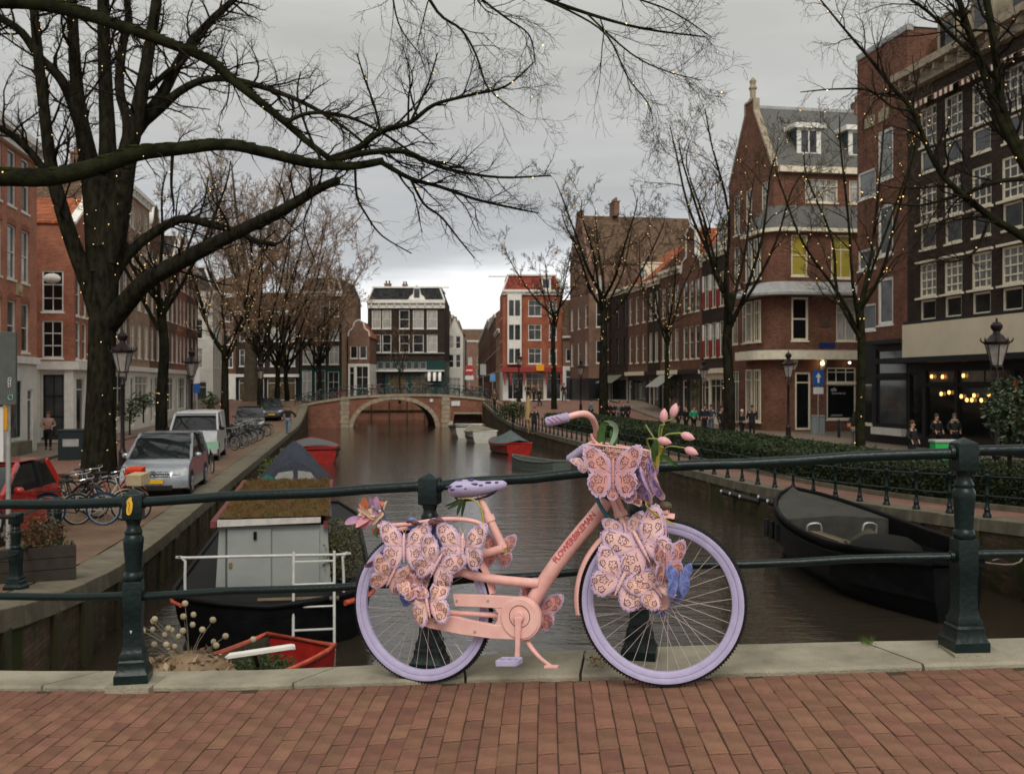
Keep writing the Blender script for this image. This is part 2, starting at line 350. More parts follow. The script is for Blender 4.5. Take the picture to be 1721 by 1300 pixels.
m_quaydark = M('damp_mossy_timber', (.035, .030, .018), rough=.85, scale=5, col2=(.055, .052, .02), bump=.5, bscale=50, stretch=(1, 1, .2))
quay('quay_wall', 'mossy brown brick quay wall with stone coping below the parked cars', XL, ZL, -1, 5.0, 90, m_quay)
quay('quay_wall', 'dark quay wall with stone coping behind the black open launch', XR, ZR, 1, 4.1, 91, m_quay)

# --- near bridge: kerb, clinker deck
DZT = [(-12, -.62), (-9, -.5), (-6, -.38), (-2.5, -.2), (-1.3, -.165), (-.4, -.1), (.67, .018), (1.3, .055), (2.15, .1), (4, .19), (7, .25), (12, .1), (18, -.2)]
KFT = [(-12, 6.5), (-9, 5.9), (-6, 5.3), (-2.46, 4.71), (-1.28, 4.59), (-.38, 4.50), (.67, 4.18), (1.33, 4.12), (2.15, 4.08), (4, 3.95), (8, 3.7), (16, 3.2)]
KBT = [(-12, 6.9), (-9, 6.25), (-6, 5.65), (-2.6, 5.01), (-1.35, 4.86), (-.72, 4.81), (.2, 4.76), (.8, 4.62), (1.5, 4.53), (2.3, 4.44), (4, 4.3), (8, 4.05), (16, 3.6)]
def sm(tab, x):
    return sum(interp(tab, x + d) for d in (-.5, -.25, 0, .25, .5)) / 5
def DZ(x): return sm(DZT, x)
def KF(x): return sm(KFT, x)
def KB(x): return sm(KBT, x)
dk = MB(); xs = [-12 + i * .5 for i in range(57)]
for a, b in zip(xs, xs[1:]):
    dk.add([(a, -7, DZ(a) - .005), (b, -7, DZ(b) - .005), (b, KB(b) - .05, DZ(b) - .005), (a, KB(a) - .05, DZ(a) - .005),
            (a, -7, -.95), (b, -7, -.95), (b, KB(b) - .05, -.95), (a, KB(a) - .05, -.95)], [(0, 1, 2, 3), (7, 6, 5, 4), (3, 2, 6, 7)])
deck = struct(dk.build('bridge_deck', m_sand))
bl = MB(); cl, cw, ch, cz = .197, .0690, .05, .004
def brick_ring(e, z, h): return [(-cw / 2 + e, -cl / 2 + e, z), (cw / 2 - e, -cl / 2 + e, z), (cw / 2 - e, cl / 2 - e, z), (-cw / 2 + e, cl / 2 - e, z)]
def brick_mesh(seed):
    r = random.Random(seed); m = MB(); rr = []
    for e, z in ((0, -ch), (0, -.0028), (.0032, 0)):
        rr.append([(x + r.uniform(-.0012, .0012), y + r.uniform(-.0018, .0018), z) for x, y, z in brick_ring(e, z, 0)])
    m.rings(rr); return m
bmeshes = [brick_mesh(i) for i in range(8)]
bme = [b.build('brick', m_pave, mesh_only=True) for b in bmeshes]
rg = random.Random(11); bricks = []
CD = .03
for i in range(-62, 66):
    x0 = i * .0725; y = .9 + rg.random() * .2
    jx = rg.uniform(-.001, .001)
    while True:
        xc = x0 + CD * (y + .1 - 4) + jx + .003 * math.sin(y * 3.1 + i * .21)
        kf = KF(xc) - .006
        if y > kf - .045: break
        L = .2 if rg.random() < .9 else rg.uniform(.12, .2)
        if y + L > kf: L = kf - y
        bricks.append((xc, y + L / 2, L, -.030 + rg.uniform(-.006, .006), rg.uniform(-.0012, .0012), rg.randrange(8), rg.uniform(-.004, .004)))
        y += L + rg.uniform(.005, .010)
def inframe(b):
    x, y = b[0], b[1]
    if y < 2.9: return 0
    px = 860.5 + x / y * F; py = 645 + (CAMZ - DZ(x)) / y * F
    return -30 < px < 1751 and py < 1325
vis = sorted([b for b in bricks if inframe(b)], key=lambda b: b[1] - b[2] * 3)[:300]; vset = set(vis)
rest = MB()
for b in bricks:
    x, y, L, rz, dz, mi, tl = b
    sl = math.atan((DZ(x + .05) - DZ(x - .05)) / .1)
    T = Matrix.Translation((x, y, DZ(x) + dz)) @ Matrix.Rotation(rz, 4, 'Z') @ Matrix.Rotation(-sl + tl, 4, 'Y') @ Matrix.Diagonal((1, L / .2, 1, 1))
    if b in vset:
        o = link('brick', bme[mi], deck); o.matrix_world = T
    else:
        s_ = bmeshes[mi]; rest.add([T @ V(p) for p in s_.v], s_.f)
o = rest.build('more_bricks', m_pave, deck); o['kind'] = 'stuff'
# kerb stones with joints
kb = thing('bridge_kerb', 'pale granite kerb along the bridge edge under the green railing', 'kerb')
js = [-9, -7.4, -5.6, -3.9, -2.25, -1.02, -.21, .30, 1.72, 3.3, 5.2, 7.4, 10]
slant = {-1.02: .16, .30: .05, -.21: -.03, 1.72: -.12, -2.25: .2}
for a, b in zip(js, js[1:]):
    m = MB(); n = 7; sa, sb = slant.get(a, .03), slant.get(b, .03); rr = []
    for i in range(n):
        t = i / (n - 1)
        xf = (a + .006) + (b - a - .012) * t; xb = (a + sa + .006) + (b + sb - a - sa - .012) * t
        wob = .004 * math.sin(i * 2.3 + a * 5)
        zf = DZ(xf) + .022; zb = DZ(xb) + .022
        f = V((xf, KF(xf) + wob, zf)); q = V((xb, KB(xb) + wob, zb))
        bow = max(0, 1 - abs((xf + .03) / .33)) if a == -.21 else 0
        rr.append([f + V((0, 0, -.2)), f + V((0, 0, -.012)), f + V((0, .012, 0)), q + V((0, -.03, .0 + bow * .01)), q + V((0, 0, -.03)), q + V((0, 0, -.3))])
    m.rings(rr); m.build('kerb_stone', m_kerb, kb, smooth=40)
# outer face of the near bridge
fb = MB()
for a, b in zip(xs, xs[1:]): fb.add([(a, KB(a) - .04, -.9), (b, KB(b) - .04, -.9), (b, KB(b) - .04, DZ(b) - .25), (a, KB(a) - .04, DZ(a) - .25)], [(0, 1, 2, 3)])
struct(fb.build('bridge_face', m_quay))
# railing
rl = thing('bridge_railing', 'dark green cast iron bridge railing behind the pink bicycle', 'railing')
posts = [(-4.75, 5.22), (-3.3, 4.97), (-1.82, 4.72), (-.385, 4.6), (.58, 4.47), (1.97, 4.28), (3.5, 4.17), (5.1, 4.07)]
prof_s1 = [(.098, 0), (.098, .042), (.092, .048), (.078, .075), (.078, .1), (.070, .108), (.070, .132), (.060, .145), (.052, .175), (.05, .30), (.055, .33), (.055, .47), (.052, .478)]
prof_s1 = [(r * .79, z) for r, z in prof_s1]
prof_r = [(.046, .476), (.052, .488), (.054, .5), (.05, .512), (.043, .52), (.043, .53), (.046, .58), (.053, .655), (.055, .68), (.05, .692), (.044, .70), (.047, .71), (.047, .718), (.038, .73), (.034, .745), (.04, .765), (.045, .772)]
prof_s2 = [(.045, .770), (.055, .775), (.057, .782), (.057, .888), (.053, .897), (.02, .912), (.004, .919)]
prof_s2 = [(r * .79, z) for r, z in prof_s2]; prof_r = [(r * .88, z) for r, z in prof_r]
pa = MB(); pa.lathe(prof_s1, at=(0, 0, 0), sq=True); pa.lathe(prof_r, n=20); pa.lathe(prof_s2, sq=True)
pme = pa.build('post', m_iron, mesh_only=True, smooth=35)
pb = MB(); pb.box(-.105, -.09, -.03, .11, .10, .006); pbm = pb.build('footing_slab', m_kerb, mesh_only=True)
for x, y in posts:
    ang = math.atan((sm(KFT, x + .3) - sm(KFT, x - .3)) / .6)
    o = link('post', pme, rl, bevel=.004); o.location = (x, y, DZ(x) + .028); o.rotation_euler = (0, 0, ang + (.3 if x < -1.5 else (.12 if x > 1.5 else 0)))
    o2 = link('footing_slab', pbm, rl); o2.location = (x + .02, y - .03, DZ(x) + .023); o2.rotation_euler = (0, 0, ang)
for (xa, ya), (xb, yb) in zip(posts, posts[1:]):
    for h, r in ((.862, .0240), (.41, .0185)):
        a = V((xa, ya, DZ(xa) + .022 + h)); b = V((xb, yb, DZ(xb) + .022 + h)); t = MB(); d = (b - a).normalized(); a += d * .045; b -= d * .045
        pts = [a.lerp(b, i / 6) + V((0, 0, .004 * math.sin(i * 1.7 + xa))) for i in range(7)]
        t.tube(pts, r, n=14); t.tube([a - d * .004, a + d * .012], r * 1.35, n=14); t.tube([b - d * .012, b + d * .004], r * 1.35, n=14)
        t.build('upper_rail' if h > .6 else 'lower_rail', m_iron, rl, smooth=40)
# worn yellow sticker and small white one on the left post
st = MB(); pl = [(.000, .046), (.008, .05), (.013, .046), (.012, .036), (.017, .02), (.016, 0), (.012, -.022), (.006, -.034), (-.003, -.037), (-.011, -.03), (-.012, -.012), (-.009, .012), (-.011, .03)]
P1 = V((-1.82, 4.72, DZ(-1.82) + .028)); a1 = math.atan((sm(KFT, -1.52) - sm(KFT, -2.12)) / .6) + .3
Rz = Matrix.Rotation(a1, 4, 'Z')
st.prism(pl, lambda a, b, t: P1 + Rz @ V((a - .012, -.0465 - t, .835 + b)), 0, .0025)
so = st.build('sticker', M('yellow_sticker', (.62, .33, .02), rough=.5, scale=60, col2=(.75, .45, .05)), rl)
ln = MB(); ln.tube([P1 + Rz @ V((-.012 + x, -.0495, .835 + z)) for x, z in ((-.006, .03), (.004, .012), (-.002, -.008), (.003, -.028))], .0012, n=4)
ln.build('sticker_print', M('sticker_ink', (.12, .04, .01)), so)
st2 = MB(); st2.prism([(-.006, .008), (.006, .008), (0, -.008)], lambda a, b, t: P1 + Rz @ V((a - .004, -.0412 - t, .24 + b)), 0, .002)
st2.build('sticker', M('white_sticker', (.5, .5, .48)), rl)

# --- far bridge
BR = thing('stone_bridge', 'low brick bridge with sandstone arch at the end of the canal', 'bridge', (-10.5, 90, 0), TH)
TOPT = [(-10.5, -.95), (-9.2, -.75), (-7, -.3), (-4, .12), (0, .30), (4, .28), (7.5, -.02), (9.4, -.32), (10.5, -.4)]
def BT(x): return sm(TOPT, x)
AC, AA, AB = -.25, 3.75, 2.55
def arch(x, a=AA, b=AB):
    t = (x - AC) / a
    return ZWAT + b * math.sqrt(max(0, 1 - t * t)) if abs(t) < 1 else -3.4
m = MB(); bx = sorted([-9.4 + i * .35 for i in range(54)] + [AC - AA + .001, AC + AA - .001, AC - AA - .001, AC + AA + .001])
for yy, rev in ((0, 0), (9, 1)):
    for a, b in zip(bx, bx[1:]):
        q = [(a, yy, arch(a)), (b, yy, arch(b)), (b, yy, BT(b)), (a, yy, BT(a))]
        m.add(q, [(0, 1, 2, 3) if not rev else (3, 2, 1, 0)])
for i in range(24):
    p, q = (math.pi * i / 24, math.pi * (i + 1) / 24)
    A = [(AC + AA * math.cos(t), ZWAT + AB * math.sin(t)) for t in (p, q)]
    m.add([(A[0][0], 0, A[0][1]), (A[1][0], 0, A[1][1]), (A[1][0], 9, A[1][1]), (A[0][0], 9, A[0][1])], [(0, 1, 2, 3)])
m.build('wall', m_bridgebrick, BR)
dm = MB()
for a, b in zip(bx, bx[1:]): dm.add([(a, .3, BT(a) - .02), (b, .3, BT(b) - .02), (b, 9, BT(b) - .02), (a, 9, BT(a) - .02)], [(0, 1, 2, 3)])
dm.build('roadway', m_road, BR)
for i in range(19):
    p, q = math.pi * (i + .03) / 19, math.pi * (i + .97) / 19; v = MB(); r0, r1 = 1., 1.10
    pt = lambda t, r: (AC + AA * r * math.cos(t), ZWAT + AB * (r + (r - 1) * .35) * math.sin(t))
    v.prism([pt(p, r0), pt(q, r0), pt(q, r1), pt(p, r1)], lambda a, b, t: V((a, t, b)), -.07, .2); v.build('arch_stone', m_stone, BR)
for cx in (-4.75, 4.45):
    z = -2.75; i = 0
    while z < BT(cx) - .3:
        wv = .42 if i % 2 else .36; v = MB(); v.box(cx - wv, -.09, z + .012, cx + wv, .2, z + .40); v.build('pier_stone', m_stone, BR, bevel=.02); z += .41; i += 1
xx = -9.4
while xx < 9.3:
    v = MB(); e = min(xx + 1.15, 9.4); v.add([(xx, -.12, BT(xx) - .16), (e - .02, -.12, BT(e) - .16), (e - .02, .35, BT(e) - .16), (xx, .35, BT(xx) - .16), (xx, -.12, BT(xx) + .06), (e - .02, -.12, BT(e) + .06), (e - .02, .35, BT(e) + .06), (xx, .35, BT(xx) + .06)], [(3, 2, 1, 0), (4, 5, 6, 7), (0, 1, 5, 4), (1, 2, 6, 5), (2, 3, 7, 6), (3, 0, 4, 7)])
    v.build('coping_stone', m_stone, BR); xx = e
v = MB(); v.box(4.95, -.1, -.75, 5.75, -.04, -.3); v.build('notice_board', M('white_board', (.6, .6, .6), rough=.5), BR)
v = MB(); v.lathe([(.0, 0), (.16, .01), (.16, .05), (0, .06)], n=12); so = v.build('round_marker', MATS['white_board'], BR); so.location = (3.1, -.05, -.25); so.rotation_euler = (rad(90), 0, 0)
frl = thing('bridge_railing', 'thin dark railing with bicycles along it on the far arched bridge', 'railing', (-10.5, 90, 0), TH)
pm = MB(); pm.lathe([(.05, 0), (.05, .08), (.03, .1), (.028, .85), (.045, .88), (.045, .96), (.02, 1.0)], n=6); pm = pm.build('post', m_iron, mesh_only=True)
fx = [-9.2 + i * 1.15 for i in range(17)]
for x in fx: o = link('post', pm, frl); o.location = (x, .12, BT(x) + .06)
for h in (.3, .6, .92):
    t = MB(); t.tube([(x, .12, BT(x) + .06 + h) for x in fx], .022, n=6); t.build('rail', m_iron, frl)
bw = MB(); bw.box(-14, 21, -3.2, 14, 21.5, -.6); bw.build('rear_quay_wall', m_bridgebrick, BR)
for i in range(9): v = MB(); v.box(-8 + i * 2., 20.8, -3., -7.85 + i * 2., 20.99, -.7); v.build('fender_post', m_quaydark, BR)
v = MB(); v.box(-12, 20.75, -1.75, 12, 20.99, -1.63); v.build('fender_beam', m_quaydark, BR)

# --- railing on the right quay
qr = thing('quay_railing', 'long black iron railing along the right quay path', 'railing')
pm = MB(); pm.lathe([(.085, 0), (.085, .05), (.065, .08), (.055, .14), (.065, .16), (.05, .19), (.038, .26), (.034, .4), (.045, .42), (.045, .46), (.034, .48), (.038, .74), (.055, .77), (.055, .83), (.035, .85), (.03, .87), (.045, .895), (.04, .93), (.012, .95)], n=8)
pm = pm.build('post', m_iron, mesh_only=True, smooth=40); qy = []
y = 6.0
while y < 90.5: qy.append(y); y += 1.2
for y in qy: o = link('post', pm, qr); o.location = (XR(y) + .16, y, ZR(y) + .01)
for h in (.42, .8):
    for a in range(0, len(qy) - 1, 6):
        seg = qy[a:a + 7]; t = MB(); t.tube([(XR(y) + .16, y, ZR(y) + .01 + h) for y in seg], .019, n=6); t.build('rail', m_iron, qr, smooth=40)
# --- short railing and planter on the left quay near the bridge
lr = thing('quay_railing', 'stubby green iron railing posts at the left end of the quay', 'railing')
lp = [(-5.35, 9.3), (-6.67, 13.2), (-7.96, 17.2)]
for x, y in lp:
    o = link('post', pme, lr); o.location = (x, y, ZL(y) + .005); o.scale = (1.55, 1.55, 1.14)
for (xa, ya), (xb, yb) in zip(lp, lp[1:]):
    for h, r in ((.98, .03), (.47, .024)):
        t = MB(); t.tube([(xa, ya, ZL(ya) + h), (xb, yb, ZL(yb) + h)], r, n=8); t.build('rail', m_iron, lr, smooth=40)
# ================================================================ BUILDINGS
def glass(name, col, rough=.06, emit=0., spec=.5): return M(name, col, rough=rough, var=.35, scale=.8, spec=spec, emit=emit)
G_DARK = glass('window_glass_dark', (.018, .02, .021)); G_GREY = glass('window_glass_grey', (.055, .06, .062)); G_CURT = M('window_glass_curtain', (.36, .35, .32), rough=.25, var=.25, scale=2.5, coat=.5, stretch=(3, 3, .3))
G_LITE = M('window_glass_sky', (.17, .18, .178), rough=.1, var=.4, scale=.9, coat=.4)
G_YEL = M('yellow_blind_behind_glass', (.36, .285, .045), rough=.35, var=.12, scale=5, coat=.5, stretch=(1, 1, 6))
G_WARM = M('shop_glass_lit', (.10, .075, .045), rough=.1, var=.6, scale=1.6, coat=.4); G_BLK = glass('window_glass_black', (.008, .009, .010))
m_white = M('white_joinery', (.74, .72, .66), rough=.5, var=.1, scale=3); m_cream = M('cream_joinery', (.72, .65, .50), rough=.5, var=.12, scale=3)
m_black = M('black_joinery', (.012, .013, .015), rough=.4, var=.3); m_green = M('dark_green_joinery', (.012, .045, .04), rough=.4)
m_plaster = M('white_plaster', (.58, .56, .50), rough=.85, scale=1.2, col2=(.70, .68, .62), bump=.2)
m_lead = M('zinc_sheet', (.27, .27, .26), rough=.5, metal=.1, scale=3, col2=(.38, .38, .37)); m_slate = M('slate', (.075, .078, .075), rough=.6, scale=7, col2=(.12, .118, .105), bump=.5, bscale=25)
def tiles(name, c1, c2, sx=.25, sy=.3):
    m = MB_brick(name, c1, tuple(v * .35 for v in c1), col2=c2, sx=sx, sy=sy, mort=.03, var=.22); return m
m_orange = tiles('orange_pantiles', (.34, .105, .05), (.36, .115, .055)); m_browntile = tiles('brown_tiles', (.115, .075, .05), (.135, .085, .055)); m_darktile = tiles('black_pantiles', (.026, .027, .028), (.04, .04, .04)); m_redtile = tiles('red_tiles', (.22, .055, .04), (.25, .06, .045))
mort = (.22, .17, .13)
BRK = dict(salmon=MB_brick('brick_salmon', (.46, .195, .125), (.36, .2, .14), var=.12), red=MB_brick('brick_red', (.33, .128, .08), (.27, .14, .1), var=.18), bright=MB_brick('brick_bright_red', (.32, .105, .06), (.3, .13, .08), var=.15),
           brown=MB_brick('brick_brown', (.15, .074, .050), (.12, .08, .06), var=.2), dark=MB_brick('brick_dark', (.042, .028, .022), (.05, .04, .032), var=.25), black=MB_brick('brick_black', (.040, .028, .022), (.052, .040, .033), var=.3),
           tan=MB_brick('brick_tan', (.36, .245, .165), (.25, .18, .13), var=.12), umber=MB_brick('brick_umber', (.20, .115, .082), (.17, .12, .09), var=.18), corner=MB_brick('brick_corner', (.175, .080, .053), (.12, .075, .052), var=.25))
WIN = {}
def window_mesh(w, h, cols, rows, ft, mat, sill=True):
    key = (round(w, 2), round(h, 2), cols, tuple(rows), ft, mat.name, sill)
    if key in WIN: return WIN[key]
    m = MB(); y0, y1 = .02, .10
    m.box(0, y0, 0, ft, y1, h); m.box(w - ft, y0, 0, w, y1, h); m.box(ft, y0, 0, w - ft, y1, ft); m.box(ft, y0, h - ft, w - ft, y1, h)
    bt = ft * .55
    for i in range(1, cols): x = w * i / cols; m.box(x - bt / 2, y0 + .025, ft, x + bt / 2, y1, h - ft)
    for r in rows: m.box(ft, y0 + .015, h * r - bt * .6, w - ft, y1, h * r + bt * .6)
    if sill: m.box(-.06, -.07, -.09, w + .06, y1, -.002)
    me = m.build('window', mat, mesh_only=True)
    p = MB(); p.add([(ft * .8, .075, ft * .8), (w - ft * .8, .075, ft * .8), (w - ft * .8, .075, h - ft * .8), (ft * .8, .075, h - ft * .8)], [(0, 1, 2, 3)])
    WIN[key] = (me, (p, {})); return WIN[key]
def pane_mesh(rec, mat):
    p, d = rec
    if mat.name not in d: d[mat.name] = p.build('pane', mat, mesh_only=True)
    return d[mat.name]
ST = dict(sash=(1, (.5,)), sash2=(2, (.6,)), cross=(2, (.66,)), plain=(1, ()), two=(2, ()), three=(3, (.7,)), grid=(4, (.2, .4, .6, .8)), grid3=(3, (.25, .5, .75)), shop=(1, (.78,)), shop3=(3, (.8,)), door=(1, (.82,)), six=(2, (.33, .66)))
def add_window(parent, org, rot, w, h, style, fmat, pmat, rng, ft=.075, sill=True, name='window'):
    cols, rows = ST[style]
    me, prec = window_mesh(w, h, cols, rows, ft, fmat, sill)
    o = link(name, me, parent); o.location = org; o.rotation_euler = (0, 0, rot)
    if isinstance(pmat, (list, tuple)): pmat = rng.choice(pmat)
    link('pane', pane_mesh(prec, pmat), o); return o
def wall_face(m, L, zb, zt, rects, fn, zs=None, inset=.13, mi2=1):
    """grid wall with openings; fn(a,z,t); faces below zs use material mi2"""
    xs = sorted({0, L, *[r[0] for r in rects], *[r[2] for r in rects]}); zs_ = sorted({zb, zt, *[r[1] for r in rects], *[r[3] for r in rects], *([zs] if zs else [])})
    for a, b in zip(xs, xs[1:]):
        for c, d in zip(zs_, zs_[1:]):
            if b - a < 1e-5 or d - c < 1e-5: continue
            mx, mz = (a + b) / 2, (c + d) / 2
            if any(r[0] < mx < r[2] and r[1] < mz < r[3] for r in rects): continue
            m.add([fn(a, c, 0), fn(b, c, 0), fn(b, d, 0), fn(a, d, 0)], [(0, 1, 2, 3)], mi2 if zs and mz < zs else 0)
    for r in rects:
        x0, z0, x1, z1 = r[:4]; mi = mi2 if zs and (z0 + z1) / 2 < zs else 0
        q = [(x0, z0), (x1, z0), (x1, z1), (x0, z1)]
        for (a, c), (b, d) in zip(q, q[1:] + q[:1]): m.add([fn(a, c, 0), fn(a, c, inset), fn(b, d, inset), fn(b, d, 0)], [(0, 1, 2, 3)], mi)
def gable_outline(kind, w, h, gh):
    if kind == 'tri': return [(0, h), (w, h), (w / 2, h + gh)]
    if kind == 'neck': a = w * .27; return [(0, h), (w, h), (w * .93, h + gh * .25), (w - a, h + gh * .32), (w - a, h + gh * .85), (w / 2, h + gh), (a, h + gh * .85), (a, h + gh * .32), (w * .07, h + gh * .25)]
    if kind == 'bell': return [(0, h), (w, h), (w * .96, h + gh * .3), (w * .78, h + gh * .48), (w * .7, h + gh * .85), (w / 2, h + gh), (w * .3, h + gh * .85), (w * .22, h + gh * .48), (w * .04, h + gh * .3)]
    if kind == 'spout': return [(0, h), (w, h), (w * .6, h + gh * .85), (w * .6, h + gh), (w * .4, h + gh), (w * .4, h + gh * .85)]
def house(name, label, x, y, z, rot, w, dep, h, wall, front=(), left=(), right=(), base=None, zs=None, roof='flat', rh=2.5, rmat=None, gable='tri', trim=None, cornice=.45, dormers=(), chimneys=(), seed=1, frame=None, panes=None, cproj=.35, cat='house', group=None, band=None, ovh=.12):
    rng = random.Random(seed); H = thing(name, label, cat, (x, y, z), rot, group); frame = frame or m_white; panes = panes or [G_DARK, G_DARK, G_GREY, G_CURT]
    rmat = rmat or m_darktile; trim = trim or m_white
    m = MB(); fF = lambda a, zz, t: V((a, t, zz)); fL = lambda a, zz, t: V((t, dep - a, zz)); fR = lambda a, zz, t: V((w - t, a, zz)); fB = lambda a, zz, t: V((w - a, dep, zz))
    wall_face(m, w, -1, h, front, fF, zs); wall_face(m, dep, -1, h, left, fL, zs); wall_face(m, dep, -1, h, right, fR, zs); m.add([fB(0, -1, 0), fB(w, -1, 0), fB(w, h, 0), fB(0, h, 0)], [(0, 1, 2, 3)])
    if roof == 'gabf':
        g = gable_outline(gable, w, h, rh); m.prism(g, lambda a, b, t: V((a, t, b)), 0, .35); m.prism([(0, h), (w, h), (w / 2, h + rh * .92)], lambda a, b, t: V((a, t, b)), dep - .3, dep)
    if roof == 'gabs':
        for xx in (0, w - .3): m.prism([(0, h), (dep, h), (dep / 2, h + rh * .97)], lambda a, b, t: V((t, a, b)), xx, xx + .3)
    m.build('wall', [wall, base or wall], H)
    for lst, fn, r in ((front, fF, 0), (left, fL, -math.pi / 2), (right, fR, math.pi / 2)):
        for q in lst:
            x0, z0, x1, z1, stl = q[:5]; o = q[5] if len(q) > 5 and q[5] else {}
            add_window(H, fn(x0, z0, .03), r, x1 - x0, z1 - z0, stl, o.get('f', frame), o.get('p', panes), rng, o.get('ft', .075), o.get('sill', stl not in ('door', 'shop', 'shop3')), 'door' if stl == 'door' else 'window')
    # roof
    rm = MB(); oh = ovh
    if roof == 'flat': rm.box(.05, .05, h - .05, w - .05, dep - .05, h + .12)
    elif roof == 'gabf':
        zr = h + rh * (.92 if gable != 'tri' else 1)
        for a, b in ((-oh, w / 2), (w + oh, w / 2)):
            za = h - oh * (zr - h) / (w / 2); y0 = .3 if gable != 'tri' else -.05
            vs = [(a, y0, za), (b, y0, zr), (b, dep, zr), (a, dep, za)]; vs += [(p[0], p[1], p[2] + .13) for p in vs]
            rm.add(vs, [(0, 1, 2, 3), (7, 6, 5, 4), (0, 4, 5, 1), (1, 5, 6, 2), (2, 6, 7, 3), (3, 7, 4, 0)])
    elif roof == 'gabs':
        for a, b in ((-oh, dep / 2), (dep + oh, dep / 2)):
            za = h - oh * rh / (dep / 2); zr = h + rh
            vs = [(-.05, a, za), (-.05, b, zr), (w + .05, b, zr), (w + .05, a, za)]; vs += [(p[0], p[1], p[2] + .13) for p in vs]
            rm.add(vs, [(0, 1, 2, 3), (7, 6, 5, 4), (0, 4, 5, 1), (1, 5, 6, 2), (2, 6, 7, 3), (3, 7, 4, 0)])
    elif roof == 'mans':
        i = rh * .38; rm.rings([[(0, 0, h), (w, 0, h), (w, dep, h), (0, dep, h)], [(i, i, h + rh), (w - i, i, h + rh), (w - i, dep - i, h + rh), (i, dep - i, h + rh)]])
    R_ = rm.build('roof', rmat, H)
    if roof == 'mans':
        c = MB(); i = rh * .38; c.box(i - .15, i - .15, h + rh, w - i + .15, dep - i + .15, h + rh + .18); c.build('roof_edge', trim, R_)
        for sx in (0, 1):
            hp = MB(); x0, x1 = (0, i) if sx == 0 else (w, w - i); hp.bar((x0, 0, h + .02), (x1, i, h + rh + .02), .16, .1); hp.build('hip_trim', trim, R_)
    for dx, dz_, dw, dh in dormers:
        d = MB(); y0 = (.1 + (rh * .38) * dz_ / rh) if roof == 'mans' else ((dep / 2) * dz_ / rh if roof == 'gabs' else .3); zz = h + dz_
        d.box(dx - dw / 2, y0 - .15, zz, dx + dw / 2, y0 + dh * .8 + .4, zz + dh); d.box(dx - dw / 2 - .1, y0 - .25, zz + dh, dx + dw / 2 + .1, y0 + dh + .4, zz + dh + .12)
        dm_ = d.build('dormer', trim, R_); p = MB(); p.box(dx - dw * .33, y0 - .175, zz + dh * .12, dx + dw * .33, y0 - .15, zz + dh * .88); p.build('dormer_pane', G_DARK, R_)
    for cx, cy, cz_, cw_, chh in chimneys:
        c = MB(); c.box(cx - cw_ / 2, cy - .3, cz_, cx + cw_ / 2, cy + .3, cz_ + chh); c.box(cx - cw_ / 2 - .08, cy - .38, cz_ + chh, cx + cw_ / 2 + .08, cy + .38, cz_ + chh + .12)
        n = max(2, int(cw_ / .35))
        for i in range(n): c.lathe([(.1, 0), (.12, .3), (.09, .42)], n=7, at=(cx - cw_ / 2 + (i + .5) * cw_ / n, cy, cz_ + chh + .1))
        c.build('chimney', BRK['umber'], R_)
    if cornice and not (roof == 'gabf'):
        c = MB(); c.box(-.08, -cproj, h - cornice * .35, w + .08, .0, h + .08); c.box(-.05, -cproj * .45, h - cornice, w + .05, -.002, h - cornice * .35)
        nbr = max(3, int(w / .9))
        for i in range(nbr): bx_ = (i + .5) * w / nbr; c.box(bx_ - .07, -cproj * .85, h - cornice * .75, bx_ + .07, -cproj * .4, h - cornice * .35)
        c.build('cornice', trim, H)
    if roof == 'gabf' and gable != 'tri':
        g = gable_outline(gable, w, h, rh); c = MB()
        for a, b in zip(g[1:], g[2:] + g[:1]):
            if abs(a[0] - b[0]) + abs(a[1] - b[1]) > .05: c.bar((a[0], .12, a[1]), (b[0], .12, b[1]), .42, .14)
        c.build('gable_trim', trim, H)
    if band:
        for bz, bh_, bp_, bm_ in band:
            c = MB(); c.box(-.02, -bp_, bz, w + .02, -.001, bz + bh_); c.build('band', bm_, H)
    return H
def row(xs, ww, z0, z1, st='sash', o=None): return [(x, z0, x + ww, z1, st, o) for x in xs]
def spread(w, n, ww, mg=.45):
    g = (w - 2 * mg - n * ww) / max(1, n - 1); return [mg + i * (ww + g) for i in range(n)]
RL, RR = math.pi / 2 + TH, -math.pi / 2 + TH
CS = math.cos(TH)
def left_house(name, label, ya, yb, h, wall, **kw): return house(name, label, -14.1 - .165 * ya, ya, ZL(min(ya, 68)) + .1, RL, (yb - ya) / CS, kw.pop('dep', 9), h, wall, **kw)
def right_house(name, label, yfar, ynear, h, wall, **kw): return house(name, label, 27.1 - .165 * yfar + kw.pop('dx', 0), yfar, ZR(min(max(ynear, 40), 68)) + .1, RR, (yfar - ynear) / CS, kw.pop('dep', 10), h, wall, **kw)

# ---- left row
c5 = [.15, 1.9, 3.65, 5.3, 7.0, 8.75]
h1 = left_house('canal_house', 'salmon brick house with white ground floor at the left edge', 33.5, 44.2, 13.5, BRK['salmon'], base=m_plaster, zs=3.85, seed=3, dep=10,
    front=row(c5, 1.02, 10.4, 12.7) + row(c5, 1.02, 7.35, 9.6) + row(c5, 1.02, 4.35, 6.45) + [(.3, .5, 3.1, 3.2, 'shop3', {'f': m_green, 'p': G_GREY}), (3.6, .5, 6.6, 3.2, 'shop3', {'f': m_green, 'p': G_GREY}), (7.0, .7, 8.75, 3.1, 'shop', {'f': m_green, 'p': G_GREY}), (9.55, .12, 10.3, 2.75, 'door', {'p': G_BLK})],
    roof='gabs', rh=2.8, rmat=m_slate, cornice=.7, cproj=.5, panes=[G_DARK, G_GREY], band=[(3.85, .3, .15, m_white)])
